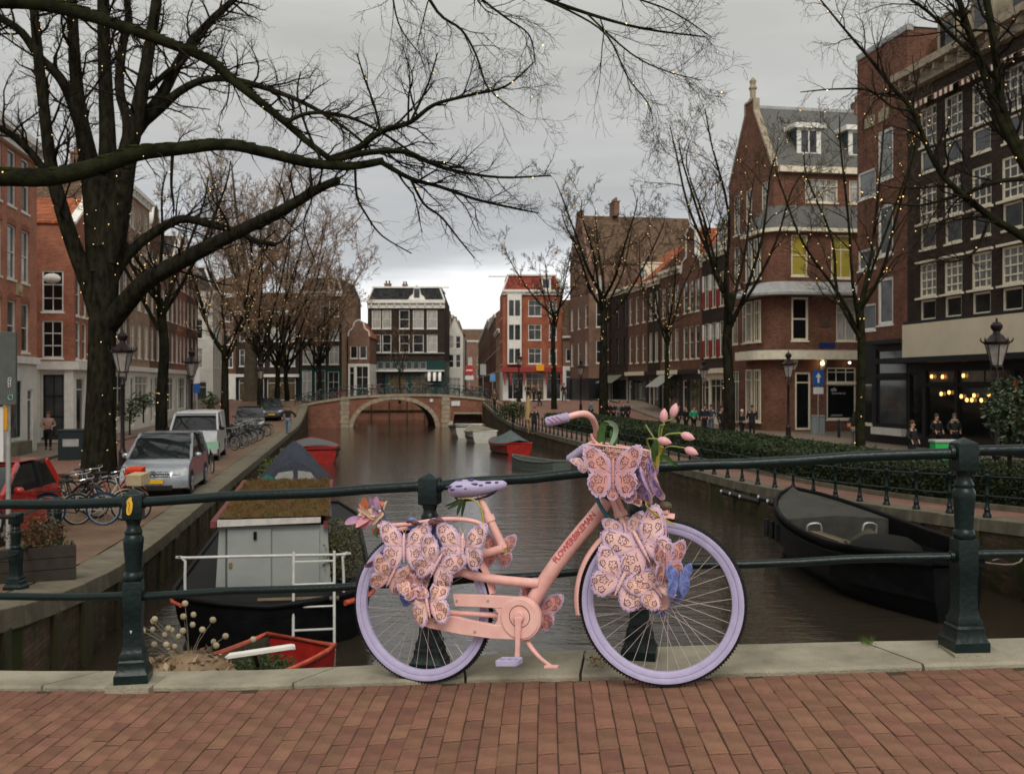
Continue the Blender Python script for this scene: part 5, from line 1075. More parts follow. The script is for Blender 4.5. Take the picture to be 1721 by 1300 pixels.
# black open launch moored at the right quay (stern nearest)
sa, sb = (7.4, 16.3), (7.05, 24.7)
la, st = boat('open_launch', 'black steel open launch with grey foredeck moored at the right quay', (sa[0], sa[1], ZWAT), heading(sa, sb), 8.4, 2.65, m_tar, .95, inner=m_tar, deck=m_deckg, deck_z=.35, fore=.36, sheer_amp=.28, thick=.055, bow=.75, stern=.32, rubmat=m_tar)
m = MB()                                                               # crumpled black cover over the engine
rg = random.Random(2)
m.rings([[V((math.cos(a) * r * (1.15 + .12 * math.sin(3 * a + z * 5)), 2.9 + math.sin(a) * r * 1.3, .4 + z)) for a in [i * 6.283 / 14 for i in range(14)]] for r, z in ((.62, 0), (.64, .2), (.55, .42), (.36, .58), (.1, .63))]); m.build('engine_cover', M('black_cover', (.009, .009, .008), rough=.7, spec=.15), la, smooth=70)
m = MB(); m.rings([[V((.1 + math.cos(a) * r, 3.9 + math.sin(a) * r * 1.1, .4 + z)) for a in [i * 6.283 / 10 for i in range(10)]] for r, z in ((.5, 0), (.42, .25), (.25, .45), (.03, .6))]); m.build('crumpled_tarp', M('olive_tarp', (.045, .045, .028), rough=.85, var=.3), la, smooth=70)
for sx in (-1, 1):
    m = MB(); m.tube(smooth_pts([(sx * .75, 5.12, .65), (sx * .75, 5.09, .9), (sx * .5, 5.07, .93), (sx * .45, 5.09, .7)], 4), .025, n=6); m.build('grab_rail', m_alu, la, smooth=60)
m = MB(); m.bar((-1.12, 2.2, 1.0), (-1.08, 3.9, .93), .12, .05); m.bar((-.98, 2.2, 1.0), (-.95, 3.9, .93), .05, .04); m.build('plank', m_wood, la)
m = MB(); m.box(-.9, 1.2, .7, .9, 1.55, .76); m.build('thwart', m_tar, la)
m = MB(); m.tube(smooth_pts([(.7, .2, 1.0), (1.2, -.2, 1.3), (1.9, .3, 1.5)], 5), .015, n=5); m.tube(smooth_pts([(.4, .1, 1.0), (1.4, .6, .9), (1.9, 1.2, 1.45)], 5), .015, n=5); m.build('mooring_rope', M('grey_rope', (.2, .18, .14), rough=.9), la, smooth=60)
for yy in (6.3, 6.8, 7.2):
    m = MB(); m.tube([(-1.02 if yy < 8 else -.86, yy, .75), (-1.02 if yy < 8 else -.86, yy, .35)], .07, n=8); m.build('fender', M('black_fender', (.015, .015, .015), rough=.6), la, smooth=60)
ORD_F = ['leftmost', 'second from left', 'middle one', 'fourth from left', 'rightmost']
for k_, (px, py) in enumerate(((1228, 829), (1243, 833), (1260, 838), (1292, 839), (1308, 846))):
    d_ = 20295 / (px - 588) - .6; p = W(px, py, d_); m = MB(); m.tube([p + V((-.25, .1, .05)), p + V((.25, -.1, -.06))], .09, n=8); m.tube([p + V((-.25, .1, .05)), p + V((-.3, .12, .06))], .06, n=8, mi=1)
    o = m.build('tyre_fender', [M('black_fender', (.015, .015, .015)), m_alu], smooth=50); tag(o, f'black roller fender on the quay wall left of the launch bow, {ORD_F[k_]}', 'fender', 'roller fenders on the quay wall')
# white cabin cruisers by the far right quay wall
def cover_boat(name, label, px, d, off, rot, L, B, hmat, tmat, free, ridge, group=None, rub=None, peak=.5, keel_d=0.):
    x = X(px, d); root, st = boat(name, label, (x, d, ZWAT), rot, L, B, hmat, free, inner=m_deckg, sheer_amp=.15, rubmat=rub, thick=.05)
    m = MB(); rr = []
    for i, (hw, zt, y) in enumerate(st):
        t = i / (len(st) - 1); h = ridge * max(0, 1 - abs(t - peak) / (.55 if t > peak else peak + .05)) ** .8
        rr.append([(hw * 1.04 * a, y, zt + .03 + h * (1 - abs(a) ** 1.15) + (-.12 if abs(a) == 1 else 0)) for a in (-1, -.98, -.6, -.3, 0, .3, .6, .98, 1)])
    m.rings(rr, closed=False, cap=False); m.build('canvas_cover', tmat, root, smooth=35); return root
cover_boat('covered_boat', 'white motorboat with tan cover on the right below the far bridge', 815, 66, 0, TH, 5.6, 2.2, m_gwhite, m_tan, .72, .35)
b_, st = boat('cabin_boat', 'cream open cruiser with red seats and striped green hull below the far bridge', (X(788, 72), 72, ZWAT), TH - .05, 7.0, 2.6, m_gwhite, .85, inner=M('orange_red_seats', (.35, .08, .03), rough=.7), deck=m_gwhite, deck_z=.55, fore=.4, rubmat=m_green)
m = MB()
for sx in (-1, 1): m.add([(sx * 1.1, 2.6, .9), (sx * 1.15, .9, .9), (sx * 1.0, 1.1, 1.75), (sx * .95, 2.5, 1.7)], [(0, 1, 2, 3)])
m.add([(-1.1, 2.6, .9), (1.1, 2.6, .9), (.95, 2.5, 1.7), (-.95, 2.5, 1.7)], [(0, 1, 2, 3)]); m.build('windscreen', G_GREY, b_)
m = MB(); m.box(-1.05, .9, 1.72, 1.05, 2.6, 1.82); m.build('roof', m_tan, b_, bevel=.03)
cover_boat('covered_boat', 'red boat with pitched grey green cover moored at the right quay', 873, 55, 0, TH + .15, 4.6, 2.0, m_redp, m_tarpg, .55, .75, peak=.35)
boat('rowing_boat', 'small grey rowing boat moored in front of the covered red boat', (X(941, 46.5), 44.6, ZWAT), TH + .5, 3.6, 1.35, M('grey_green_boat', (.10, .115, .10), rough=.6), .38, inner=M('rowing_boat_inside', (.09, .10, .085), rough=.7), thick=.04, sheer_amp=.12, stern=.85)
# red covered boats on the left beyond the houseboat
cover_boat('covered_boat', 'red boat under a flat grey cover near the left quay beyond the pointed tent boat', 535, 49, 0, TH + .1, 6.0, 2.4, m_redp, M('grey_tarpaulin', (.10, .105, .11), rough=.75, var=.15), .75, .3, rub=m_tar, peak=.4)
cb, st = boat('covered_boat', 'red and green boat with dark pointed canvas tent just beyond the houseboat', (X(500, 31.0), 30.6, ZWAT), TH + .06, 7.2, 2.4, m_redp, .75, inner=m_deckg, rim=m_tar, sheer_amp=.15)
m = MB(); rr = []
for y_, hw, h in ((.6, 1.05, .0), (.7, 1.05, .75), (1.6, 1.15, 1.35), (2.3, 1.15, 1.25), (3.6, 1.1, .7), (5.0, .85, .5), (6.4, .4, .4), (7.0, .1, .35)):
    rr.append([(hw * a, y_, .78 + .1 + (h - .1) * (1 - abs(a) ** 1.25) if h else .78) for a in (-1, -.75, -.5, -.25, 0, .25, .5, .75, 1)])
m.rings(rr, closed=False, cap=False); m.build('canvas_tent', M('blue_grey_canvas', (.032, .037, .052), rough=.8, var=.2, scale=3, bump=.3, bscale=10), cb, smooth=25)
m = MB(); m.add([(-.72, .575, .86), (-.03, .575, .86), (-.05, .63, 1.22), (-.50, .63, 1.16)], [(0, 1, 2, 3)]); m.add([(.1, .575, .86), (.72, .575, .86), (.50, .63, 1.16), (.1, .63, 1.22)], [(0, 1, 2, 3)]); m.build('tent_window', M('clouded_vinyl', (.24, .24, .22), rough=.25), cb)
m = MB(); m.add([(-1.15, .3, .1), (-.45, .28, .1), (-.5, .3, .95), (-.85, .32, 1.15), (-1.2, .34, .9)], [(0, 1, 2, 3, 4)]); m.build('green_sheet', M('teal_sheet', (.02, .13, .10), rough=.6, var=.2), cb)
# red workboat stern just below the railing, with plants and oars
rb, st = boat('workboat', 'red rimmed skiff full of weeds and clutter just below the bridge kerb', (X(500, 12.9), 13.1, ZWAT), 2.62, 2.8, 1.3, m_redp, .48, inner=M('skiff_mud', (.05, .045, .03), rough=.9, var=.4, scale=12), rim=m_orrim, deck_z=.2, thick=.035, sheer_amp=.12, stern=.92, bow=.5)

# ---- houseboat at the left quay
HD = 14.6; ha = TH + .02
hb = thing('houseboat', 'black houseboat with grey cabin doors and mossy sedum roof at the left quay', 'houseboat', (X(455, HD), HD, ZWAT), ha)
m = MB(); rr = []                                                      # rounded barge stern towards the camera
for z_, s in ((-.5, .80), (0, .88), (.42, .97), (.66, 1.0)):
    ring = []
    for i in range(13): a = math.pi + math.pi * i / 12; ring.append((1.52 * s * math.cos(a), .9 + 1.0 * s * math.sin(a), z_ + (.10 * abs(math.cos(a)) if z_ > .6 else 0)))
    ring += [(1.52 * s, 9.5, z_ + .1), (1.1 * s, 11.5, z_ + .15), (-1.1 * s, 11.5, z_ + .15), (-1.52 * s, 9.5, z_ + .1)]
    rr.append(ring)
m.rings(rr); m.build('hull', m_tar, hb, smooth=50)
top = rr[-1]
g = MB(); g.tube([V(p) + V((0, 0, .02)) for p in top], .045, n=7, closed=True); g.build('gunwale', m_tar, hb, smooth=60)
g = MB(); g.tube([V((p[0] * 1.015, p[1] - .01, p[2] - .1)) for p in top[9:15]], .045, n=7); g.build('red_rubbing_strake', m_orrim, hb, smooth=60)
g = MB(); g.tube([V((p[0] * 1.015, p[1] - .01, p[2] - .1)) for p in top[0:3]], .03, n=7); g.build('red_rubbing_strake', m_orrim, hb, smooth=60)
g = MB(); g.add([(-1.45, .95, .47), (1.45, .95, .47), (1.45, 9.5, .52), (-1.45, 9.5, .52)], [(0, 1, 2, 3)]); g.add([(p[0] * .97, p[1] + .02, .468) for p in top[:13]], [tuple(range(13))]); g.build('side_deck', m_deckg, hb)
# cabin: grey doors facing the bridge, side walls, sedum roof
cw0, cw1, cz0, cz1, cy0, cy1 = -.86, .82, .48, 1.70, 1.15, 6.4
m = MB(); m.add([(cw0 - .07, cy0, cz0), (cw1 + .08, cy0, cz0), (cw1, cy0, cz1), (cw0, cy0, cz1)], [(0, 1, 2, 3)]); m.add([(cw1 + .08, cy0, cz0), (cw1 + .12, cy1, cz0), (cw1 + .05, cy1, cz1 + .1), (cw1, cy0, cz1)], [(0, 1, 2, 3)]); m.add([(cw0 - .07, cy1, cz0), (cw0 - .07, cy0, cz0), (cw0, cy0, cz1), (cw0, cy1, cz1 + .1)], [(0, 1, 2, 3)]); m.add([(cw0 - .07, cy1, cz0), (cw1 + .12, cy1, cz0), (cw1 + .05, cy1, cz1 + .1), (cw0, cy1, cz1 + .1)], [(0, 1, 2, 3)])
m.build('cabin_wall', m_doorg, hb)
for a, b in ((cw0 + .13, -.06), (-.04, cw1 - .12)):
    m = MB(); m.box(a, cy0 - .035, cz0 + .06, b, cy0 - .005, cz1 - .04 - (.05 if a > -.1 else 0)); dr = m.build('cabin_door', m_doorg, hb, bevel=.006)
    if a < -.1:
        h_ = MB(); h_.box(a + .02, cy0 - .06, 1.06, a + .07, cy0 - .04, 1.14); h_.build('padlock', M('brass_padlock', (.35, .22, .06), rough=.4, metal=.6), dr)
        h_ = MB(); h_.box(a + .40, cy0 - .07, cz1 - .2, a + .45, cy0 - .04, cz1 - .08); h_.build('door_hook', m_tar, dr)
m = MB(); m.box(cw0 + .1, cy0 - .04, cz0 + .08, cw0 + .112, cy0 - .02, cz1 - .02); m.build('door_edge', m_black, hb)
m = MB(); m.add([(cw0 - .02, cy0 - .12, cz1 + .02), (cw1 - .1, cy0 - .12, cz1 + .05), (cw1 - .1, cy0 - .12, cz1 + .13), (cw0 - .02, cy0 - .12, cz1 + .12), (cw0 - .02, cy0 + .1, cz1 + .02), (cw1 - .1, cy0 + .1, cz1 + .05), (cw1 - .1, cy0 + .1, cz1 + .13), (cw0 - .02, cy0 + .1, cz1 + .12)], [(0, 1, 2, 3), (7, 6, 5, 4), (3, 2, 6, 7), (0, 4, 5, 1), (1, 5, 6, 2), (4, 0, 3, 7)]); m.build('roof_board', M('pinkish_white_board', (.50, .46, .42), rough=.6, var=.15), hb)
m = MB(); m.bar((cw0 - .08, cy0 - .13, cz1 + .06), (cw0 - .03, cy1, cz1 + .2), .09, .1); m.bar((cw1 - .02, cy0 - .1, cz1 + .0), (cw1 + .08, cy1, cz1 + .18), .07, .1); m.build('roof_edge', M('maroon_roof_edge', (.16, .04, .04), rough=.6, var=.3), hb)
rf = MB(); nx, ny = 22, 46; rg = random.Random(6)
for j in range(ny + 1):
    for i in range(nx + 1):
        x_ = cw0 - .02 + (cw1 - cw0 + .06) * i / nx; y_ = cy0 - .06 + (cy1 - cy0 + .1) * j / ny; z_ = cz1 + .14 + .09 * j / ny + .03 * math.sin(i * 1.1) * math.sin(j * .5) + .02 * rg.random()
        rf.v.append((x_, y_, z_))
for j in range(ny):
    for i in range(nx): a = j * (nx + 1) + i; rf.f.append((a, a + 1, a + nx + 2, a + nx + 1)); rf.m.append(0)
m_sedum = M('sedum', (.085, .036, .010), rough=.95, scale=3.5, col2=(.075, .060, .016), bump=.8, bscale=60)
rf.build('sedum_roof', m_sedum, hb)
tf = MB()
for i in range(5200):
    x_ = rg.uniform(cw0, cw1 + .03); y_ = rg.uniform(cy0 - .1, cy1); z_ = cz1 + .15 + .09 * (y_ - cy0) / 5; h_ = rg.uniform(.02, .065); a = rg.uniform(0, 6.28); w_ = .008
    tf.add([(x_ - w_ * math.cos(a), y_ - w_ * math.sin(a), z_), (x_ + w_ * math.cos(a), y_ + w_ * math.sin(a), z_), (x_ + rg.gauss(0, .02), y_ + rg.gauss(0, .02), z_ + h_)], [(0, 1, 2)], rg.choice((0, 0, 1)))
o = tf.build('sedum_tufts', [M('sedum_red', (.13, .05, .012), rough=.9, var=.3), M('sedum_green', (.075, .085, .02), rough=.9, var=.3)], hb); o['kind'] = 'stuff'
# white rail, ladder, red buckets, dark plants
m = MB(); m.tube(smooth_pts([(-1.28, .45, .6), (-1.28, .45, 1.30), (-1.24, .45, 1.35), (1.0, .3, 1.35), (1.06, .3, 1.32), (1.08, .3, .6)], 3), .022, n=7); m.build('guard_rail', M('white_tube', (.5, .5, .47), rough=.4), hb, smooth=60)
for x_ in (.33, .93): m = MB(); m.tube([(x_, -.16, -.25), (x_, .1, 1.45)], .022, n=7); m.build('ladder_rail', MATS['white_tube'], hb, smooth=60)
for i in range(5): z_ = -.02 + i * .33; y_ = -.16 + .26 * (z_ + .25) / 1.70; m = MB(); m.tube([(.33, y_, z_), (.93, y_, z_)], .017, n=6); m.build('ladder_rung', MATS['white_tube'], hb, smooth=60)
for x_, c in ((-1.17, 0), (1.13, 1)):
    m = MB(); m.lathe([(.07, 0), (.095, .22), (.1, .23)], n=12, at=(x_, .55, .55)); m.build('bucket', m_redp, hb, smooth=50)
m = MB(); m.tube([(-.2, .2, .72), (1.0, .05, .74)], .035, n=6); m.build('spare_pole', m_wood, hb, smooth=50)
def leafmass(name, c, r, n, size, mats, parent, seed, stems=0, flat=.6):
    rg = random.Random(seed); m = MB(); c = V(c)
    for i in range(n):
        u = V((rg.gauss(0, 1), rg.gauss(0, 1), rg.gauss(0, 1))); u = u.normalized() * rg.random() ** .45; p = c + V((u.x * r[0], u.y * r[1], u.z * r[2]))
        a = V((rg.gauss(0, 1), rg.gauss(0, 1), rg.gauss(0, flat))).normalized(); b = a.cross(V((rg.gauss(0, 1), rg.gauss(0, 1), rg.gauss(0, 1)))).normalized(); s_ = size * rg.uniform(.6, 1.4)
        m.add([p - a * s_, p + b * s_ * .38, p + a * s_, p - b * s_ * .38], [(0, 1, 2, 3)], rg.randrange(len(mats)))
    for i in range(stems):
        a = rg.uniform(0, 6.28); e = c + V((math.cos(a) * r[0] * rg.uniform(.3, 1), math.sin(a) * r[1] * rg.uniform(.3, 1), r[2] * rg.uniform(.0, 1))); b0 = c + V((0, 0, -r[2])); m.tube([b0, b0.lerp(e, .5) + V((rg.gauss(0, .04), rg.gauss(0, .04), .05)), e], [.008, .006, .003], n=3, cap=False)
    o = m.build(name, mats, parent); return o
m_lf = [M('leaf_olive', (.055, .06, .022), rough=.7, var=.3), M('leaf_dry', (.12, .10, .055), rough=.8, var=.3)]
m_gr = [M('leaf_green', (.04, .065, .015), rough=.6, var=.3), M('leaf_dark_green', (.02, .035, .01), rough=.6, var=.3)]
o = thing('deck_shrub', 'wispy olive shrub in a pot beside the grey houseboat cabin', 'shrub', (X(562, 16.3), 16.3, ZWAT + .55)); leafmass('foliage', (0, 0, .62), (.5, .5, .62), 3400, .032, m_lf, o, 4, stems=70)
m = MB(); m.lathe([(.2, 0), (.26, .3), (.28, .32)], n=12, at=(0, 0, -.1)); m.build('pot', m_black, o)
o = thing('deck_plant', 'low green ivy in a trough in front of the grey cabin doors', 'plant', tuple(hb.matrix_world @ V((0, 0, 0)))); 
T_ = Matrix.Translation(hb.location) @ Matrix.Rotation(ha, 4, 'Z'); o.location = T_ @ V((.0, .72, .56))
leafmass('foliage', (0, 0, .07), (.42, .14, .09), 700, .022, m_gr, o, 5); m = MB(); m.box(-.55, -.1, -.06, .42, .1, .05); m.build('trough', m_wood, o)
# dried seed heads in a rock-like heap on the near deck
pd = thing('dried_plant', 'dried plant with round seed pods on a heap of brown leaves', 'plant', tuple(W(318, 1128, 8.6))); rg = random.Random(12)
m = MB(); m.rings([[V((math.cos(a) * r * (1 + .2 * rg.random()), math.sin(a) * r, z)) for a in [i * .45 for i in range(14)]] for r, z in ((.46, -.9), (.44, -.25), (.38, -.06), (.26, .08), (.1, .16))]); m.build('leaf_heap', M('dry_brown_heap', (.17, .115, .07), rough=.95, scale=9, col2=(.26, .185, .115), bump=1., bscale=30), pd)
hp = leafmass('dry_leaves', (0, 0, .02), (.4, .3, .16), 420, .06, [M('dry_leaf_brown', (.20, .13, .075), rough=.9, var=.3), M('dry_leaf_pale', (.30, .22, .14), rough=.9, var=.3)], pd, 8)
for i in range(17):
    a = rg.uniform(-1.25, 1.25); L = rg.uniform(.25, .6); e = V((math.sin(a) * L * 1.0, rg.uniform(-.15, .15), .1 + math.cos(a) * L * .85)); s_ = MB(); mid = V((e.x * .35, 0, e.z * .55)); s_.tube([(0, 0, .05), mid, e], [.006, .005, .003], n=5)
    so = s_.build('stem', M('grey_stem', (.14, .12, .09), rough=.8), pd)
    q = MB(); q.ball(e, (.03, .02, .03), n=8, k=6); q.build('seed_pod', M('seed_pod', (.33, .27, .18), rough=.8, var=.25), pd, smooth=70)
    if i % 2: q = MB(); p2 = mid.lerp(e, .55) + V((rg.uniform(-.08, .08), -.03, .03)); q.ball(p2, (.026, .02, .028), n=8, k=6); q.build('seed_pod', MATS['seed_pod'], pd, smooth=70)
T_ = Matrix.Translation(rb.location) @ Matrix.Rotation(rb.rotation_euler.z, 4, 'Z')
o = thing('weed_clump', 'green weeds growing inside the red rimmed skiff', 'weeds', T_ @ V((0, .75, .36))); leafmass('foliage', (0, 0, 0), (.46, .65, .09), 1900, .025, m_gr, o, 9)
m = MB(); m.bar(T_ @ V((.35, .4, .2)), T_ @ V((-.45, 1.3, .75)), .05, .05); tag(m.build('oar_shaft', m_wood), 'wooden pole leaning in the red rimmed skiff', 'pole')
o = thing('plank_stack', 'two white planks lying left of the red rimmed skiff', 'plank', tuple(W(402, 1108, 9.5)))
for i in range(2): m = MB(); m.bar((-.35, i * .14, -.03 * i), (.45, .3 + i * .1, .05 - .03 * i), .1, .03); m.build('plank', m_white, o)
# quayside weeds hanging over the wall
for px, py, d_, lb in ((478, 778, 36, 'bright yellow green weeds on the quay wall beside the canvas tent boat'), (452, 795, 33, 'low green weeds at the foot of the quay wall behind the houseboat roof')):
    o = thing('wall_weeds', lb, 'weeds', tuple(W(px, py, d_))); leafmass('foliage', (0, 0, 0), (.3, .8, .6), 500, .06, [M('leaf_yellow_green', (.14, .17, .025), rough=.6, var=.3), m_gr[0]], o, int(px))

# ================================================================ CARS
m_rub = M('tyre_rubber', (.010, .010, .010), rough=.8); m_cglass = glass('car_glass', (.014, .017, .018), rough=.03); m_chrome = M('chrome', (.55, .55, .55), rough=.15, metal=1., var=0); m_blackp = M('black_plastic', (.012, .012, .013), rough=.5)
m_lampg = M('headlamp_glass', (.42, .43, .44), rough=.1, var=.3, scale=12, coat=1.)
def car(name, label, loc, rot, L, Wd, H, prof, glass_prof, paint, belt, wheels, wr=.32, roof_in=.14, lamps=True, plate=None, grille=True, cat='car'):
    """local: front at -y, x across. prof: side outline [(y,z)] body; glass_prof: greenhouse side outline"""
    root = thing(name, label, cat, loc, rot)
    hw = Wd / 2
    def shell(pr, mat, nm, f, inset=0.):
        m = MB(); n = len(pr); secs = []
        for a in (-1, -.97, -.86, -.5, 0, .5, .86, .97, 1):
            ring = []
            for y, z in pr:
                zz = z; w_ = f(z); e = 1 - .045 * (abs(a) > .96) * 1
                yy = y * (1 - .035 * abs(a) ** 3); ring.append((a * w_, yy + (.06 * abs(a) ** 4 if y < -L * .4 else (-.05 * abs(a) ** 4 if y > L * .4 else 0)), zz - (.02 * abs(a) ** 6 if z > belt else 0)))
            secs.append(ring)
        m.rings(secs, cap=True); return m.build(nm, mat, root, smooth=38)
    shell(prof, paint, 'body', lambda z: hw * (1 - .05 * max(0, (.45 - z)) - .10 * max(0, z - .65)))
    gb = glass_prof; zt = max(z for y, z in gb)
    shell(gb, m_cglass, 'windows', lambda z: hw * (.955 - (roof_in / hw) * max(0, (z - belt)) / (zt - belt)))
    # roof panel and pillars in body colour
    rf = MB(); top = [p for p in gb if p[1] > zt - .10]; y0, y1 = min(p[0] for p in top), max(p[0] for p in top); wt = hw * .955 - roof_in
    rf.rings([[(-wt * s, y, zt + .02 - .02 * abs(s) + (-.05 if (y in (y0 - .05, y1 + .08)) else 0)) for s in (-1, -.9, -.5, 0, .5, .9, 1)] for y in (y0 - .05, y0 + .05, (y0 + y1) / 2, y1 - .05, y1 + .08)], closed=False, cap=False); 
    rf.rings([[(-wt * s * 1.01, y, zt + .025) for s in (-1, 1)] + [(wt * s * 1.02, y, zt - .06) for s in (1, -1)] for y in (y0, y1)]); rf.build('roof', paint, root, smooth=40)
    fb, rb_ = min(gb, key=lambda p: p[0]), max(gb, key=lambda p: p[0]); wb = hw * .955
    for sx in (-1, 1):
        pl = MB(); pl.bar((sx * (wb + .0), fb[0] + .03, belt), (sx * (wt + .005), y0, zt - .01), .075, .085); pl.build('front_pillar', paint, root)
        pl = MB(); pl.bar((sx * (wb + .0), rb_[0] - .06, belt), (sx * (wt + .005), y1, zt - .03), .05, .13); pl.build('rear_pillar', paint, root)
        pl = MB(); ym = (y0 + y1) / 2 + .1; pl.bar((sx * (wb + .004), ym, belt), (sx * (wt + .006), ym, zt - .02), .03, .09); pl.build('door_pillar', m_blackp, root)
        mr = MB(); mr.ball((sx * (hw + .09), fb[0] + .45, belt + .07), (.11, .07, .08), n=8, k=6); mr.build('wing_mirror', paint if paint.name != 'van_white' else m_blackp, root, smooth=70)
        for wy in wheels:
            wl = MB(); wl.tube([(sx * (hw - .2), wy, wr), (sx * (hw - .01), wy, wr)], wr, n=20); w_ = wl.build('wheel', m_rub, root, smooth=40)
            rm = MB(); rm.lathe([(0, 0), (wr * .62, .0), (wr * .66, .02), (wr * .6, -.03), (0, -.02)], n=16)
            for i in range(5): rm.bar((0, 0, .01), (wr * .62 * math.cos(i * 1.2566), wr * .62 * math.sin(i * 1.2566), .01), .07, .03)
            r_ = rm.build('rim', m_alu, w_); r_.location = (sx * (hw - .005), wy, wr); r_.rotation_euler = (0, sx * math.pi / 2, 0)
            ar = MB(); ar.tube([(sx * (hw - .16), wy, wr * 1.02), (sx * (hw + .004), wy, wr * 1.02)], wr * 1.14, n=20); ar.build('wheel_arch', m_blackp, root)
        if lamps:
            lp = MB(); yl = -L / 2; lp.rings([[(sx * (hw * x_), yl + dy + .10 * (x_ > .8), z_) for x_, dy, z_ in ((.52, .02, .60), (.60, .10, .73), (.93, .26, .80), (.96, .22, .68), (.75, .08, .60))], [(sx * (hw * x_), yl + dy - .02, z_) for x_, dy, z_ in ((.54, .02, .61), (.62, .10, .72), (.92, .26, .79), (.95, .22, .68), (.75, .08, .61))]]); lp.build('headlight', m_lampg, root, smooth=40)
    yl = -L / 2
    if grille:
        for i in range(3): gr = MB(); gr.box(-hw * .48, yl - .005, .56 + i * .06, hw * .48, yl + .04, .585 + i * .06); gr.build('grille_bar', m_chrome if name == 'compact_car' else m_blackp, root)
        gr = MB(); gr.box(-hw * .55, yl + .0, .20, hw * .55, yl + .05, .33); gr.build('air_intake', m_blackp, root)
    if plate: p = MB(); p.box(-.26, yl - .03, .38, .26, yl - .005, .49); p.build('number_plate', plate, root)
    return root
m_silver = M('silver_paint', (.34, .37, .40), rough=.28, metal=.55, var=.06, scale=2, coat=.6); m_vanw = M('van_white', (.52, .53, .54), rough=.3, var=.05, coat=.4); m_carred = M('car_red', (.42, .022, .014), rough=.25, var=.08, coat=.8); m_plate = M('yellow_plate', (.60, .36, .02), rough=.4, var=.05); m_dkgrey = M('dark_grey_paint', (.03, .034, .038), rough=.25, metal=.3, coat=.7)
mpv = [(-2.13, .25), (-2.16, .5), (-2.10, .66), (-1.95, .80), (-1.5, .93), (-1.15, 1.0), (1.7, 1.02), (2.05, .98), (2.13, .7), (2.1, .3), (1.9, .2), (-1.9, .18)]
mpvg = [(-1.25, .97), (-.45, 1.52), (-.1, 1.60), (.9, 1.62), (1.55, 1.56), (1.98, 1.0)]
cy = 28.6; cx = X(281, cy)
sc_ = car('compact_car', 'silver compact people carrier parked nose first beside the quay edge', (cx, cy, ZL(cy)), .17, 4.3, 1.78, 1.62, mpv, mpvg, m_silver, .99, (-1.33, 1.42), plate=m_plate)
st_ = MB(); st_.tube([(.085 * math.cos(a), -2.185, .64 + .085 * math.sin(a)) for a in [i * .3927 for i in range(16)]], .009, n=5, closed=True)
for i in range(3): a = math.pi / 2 + i * 2.0944; st_.bar((0, -2.185, .64), (.08 * math.cos(a), -2.185, .64 + .08 * math.sin(a)), .016, .012)
st_.build('star_badge', m_chrome, sc_)
van = [(-2.42, .3), (-2.45, .6), (-2.38, .85), (-2.2, 1.02), (-1.75, 1.16), (-1.55, 1.22), (-.85, 1.80), (-.6, 1.93), (2.3, 1.95), (2.42, 1.8), (2.45, .5), (2.35, .28), (-2.2, .22)]
vang = [(-1.62, 1.20), (-.92, 1.78), (-.78, 1.84), (.25, 1.84), (.3, 1.24)]
vy = 41.0; vx = X(334, vy)
vn = car('panel_van', 'white panel van parked behind the silver car', (vx, vy, ZL(vy)), .2, 4.9, 1.9, 1.95, van, vang, m_vanw, 1.2, (-1.55, 1.5), wr=.34, roof_in=.10, grille=True)
ct = [(-1.72, .25), (-1.75, .5), (-1.68, .72), (-1.45, .86), (-1.05, .95), (1.5, .98), (1.72, .8), (1.74, .4), (1.6, .2), (-1.6, .18)]
ctg = [(-1.15, .93), (-.5, 1.38), (-.15, 1.47), (.7, 1.49), (1.2, 1.42), (1.62, .98)]
ry = 19.6; rx = X(-22, ry)
rc = car('hatchback_car', 'bright red small hatchback cut off by the left edge of the picture', (rx, ry, ZL(ry)), .06, 3.5, 1.66, 1.49, ct, ctg, m_carred, .94, (-1.1, 1.15), wr=.28, plate=m_plate)
for (px, d_, lb, ro) in ((420, 62, 'dark grey car parked under the plane tree behind the bicycle rack', .1), (455, 78, 'black car parked nearest the far bridge on the left quay', .1)):
    c_ = copy_tree(sc_); c_.location = (X(px, d_), d_, ZL(d_)); c_.rotation_euler = (0, 0, TH + ro); c_['label'] = lb
    for ch in c_.children:
        if ch.data and ch.data.materials and ch.data.materials[0] == m_silver:
            ch.data = MATS.setdefault('_dk' + ch.data.name, None) or ch.data.copy(); ch.data.materials[0] = m_dkgrey

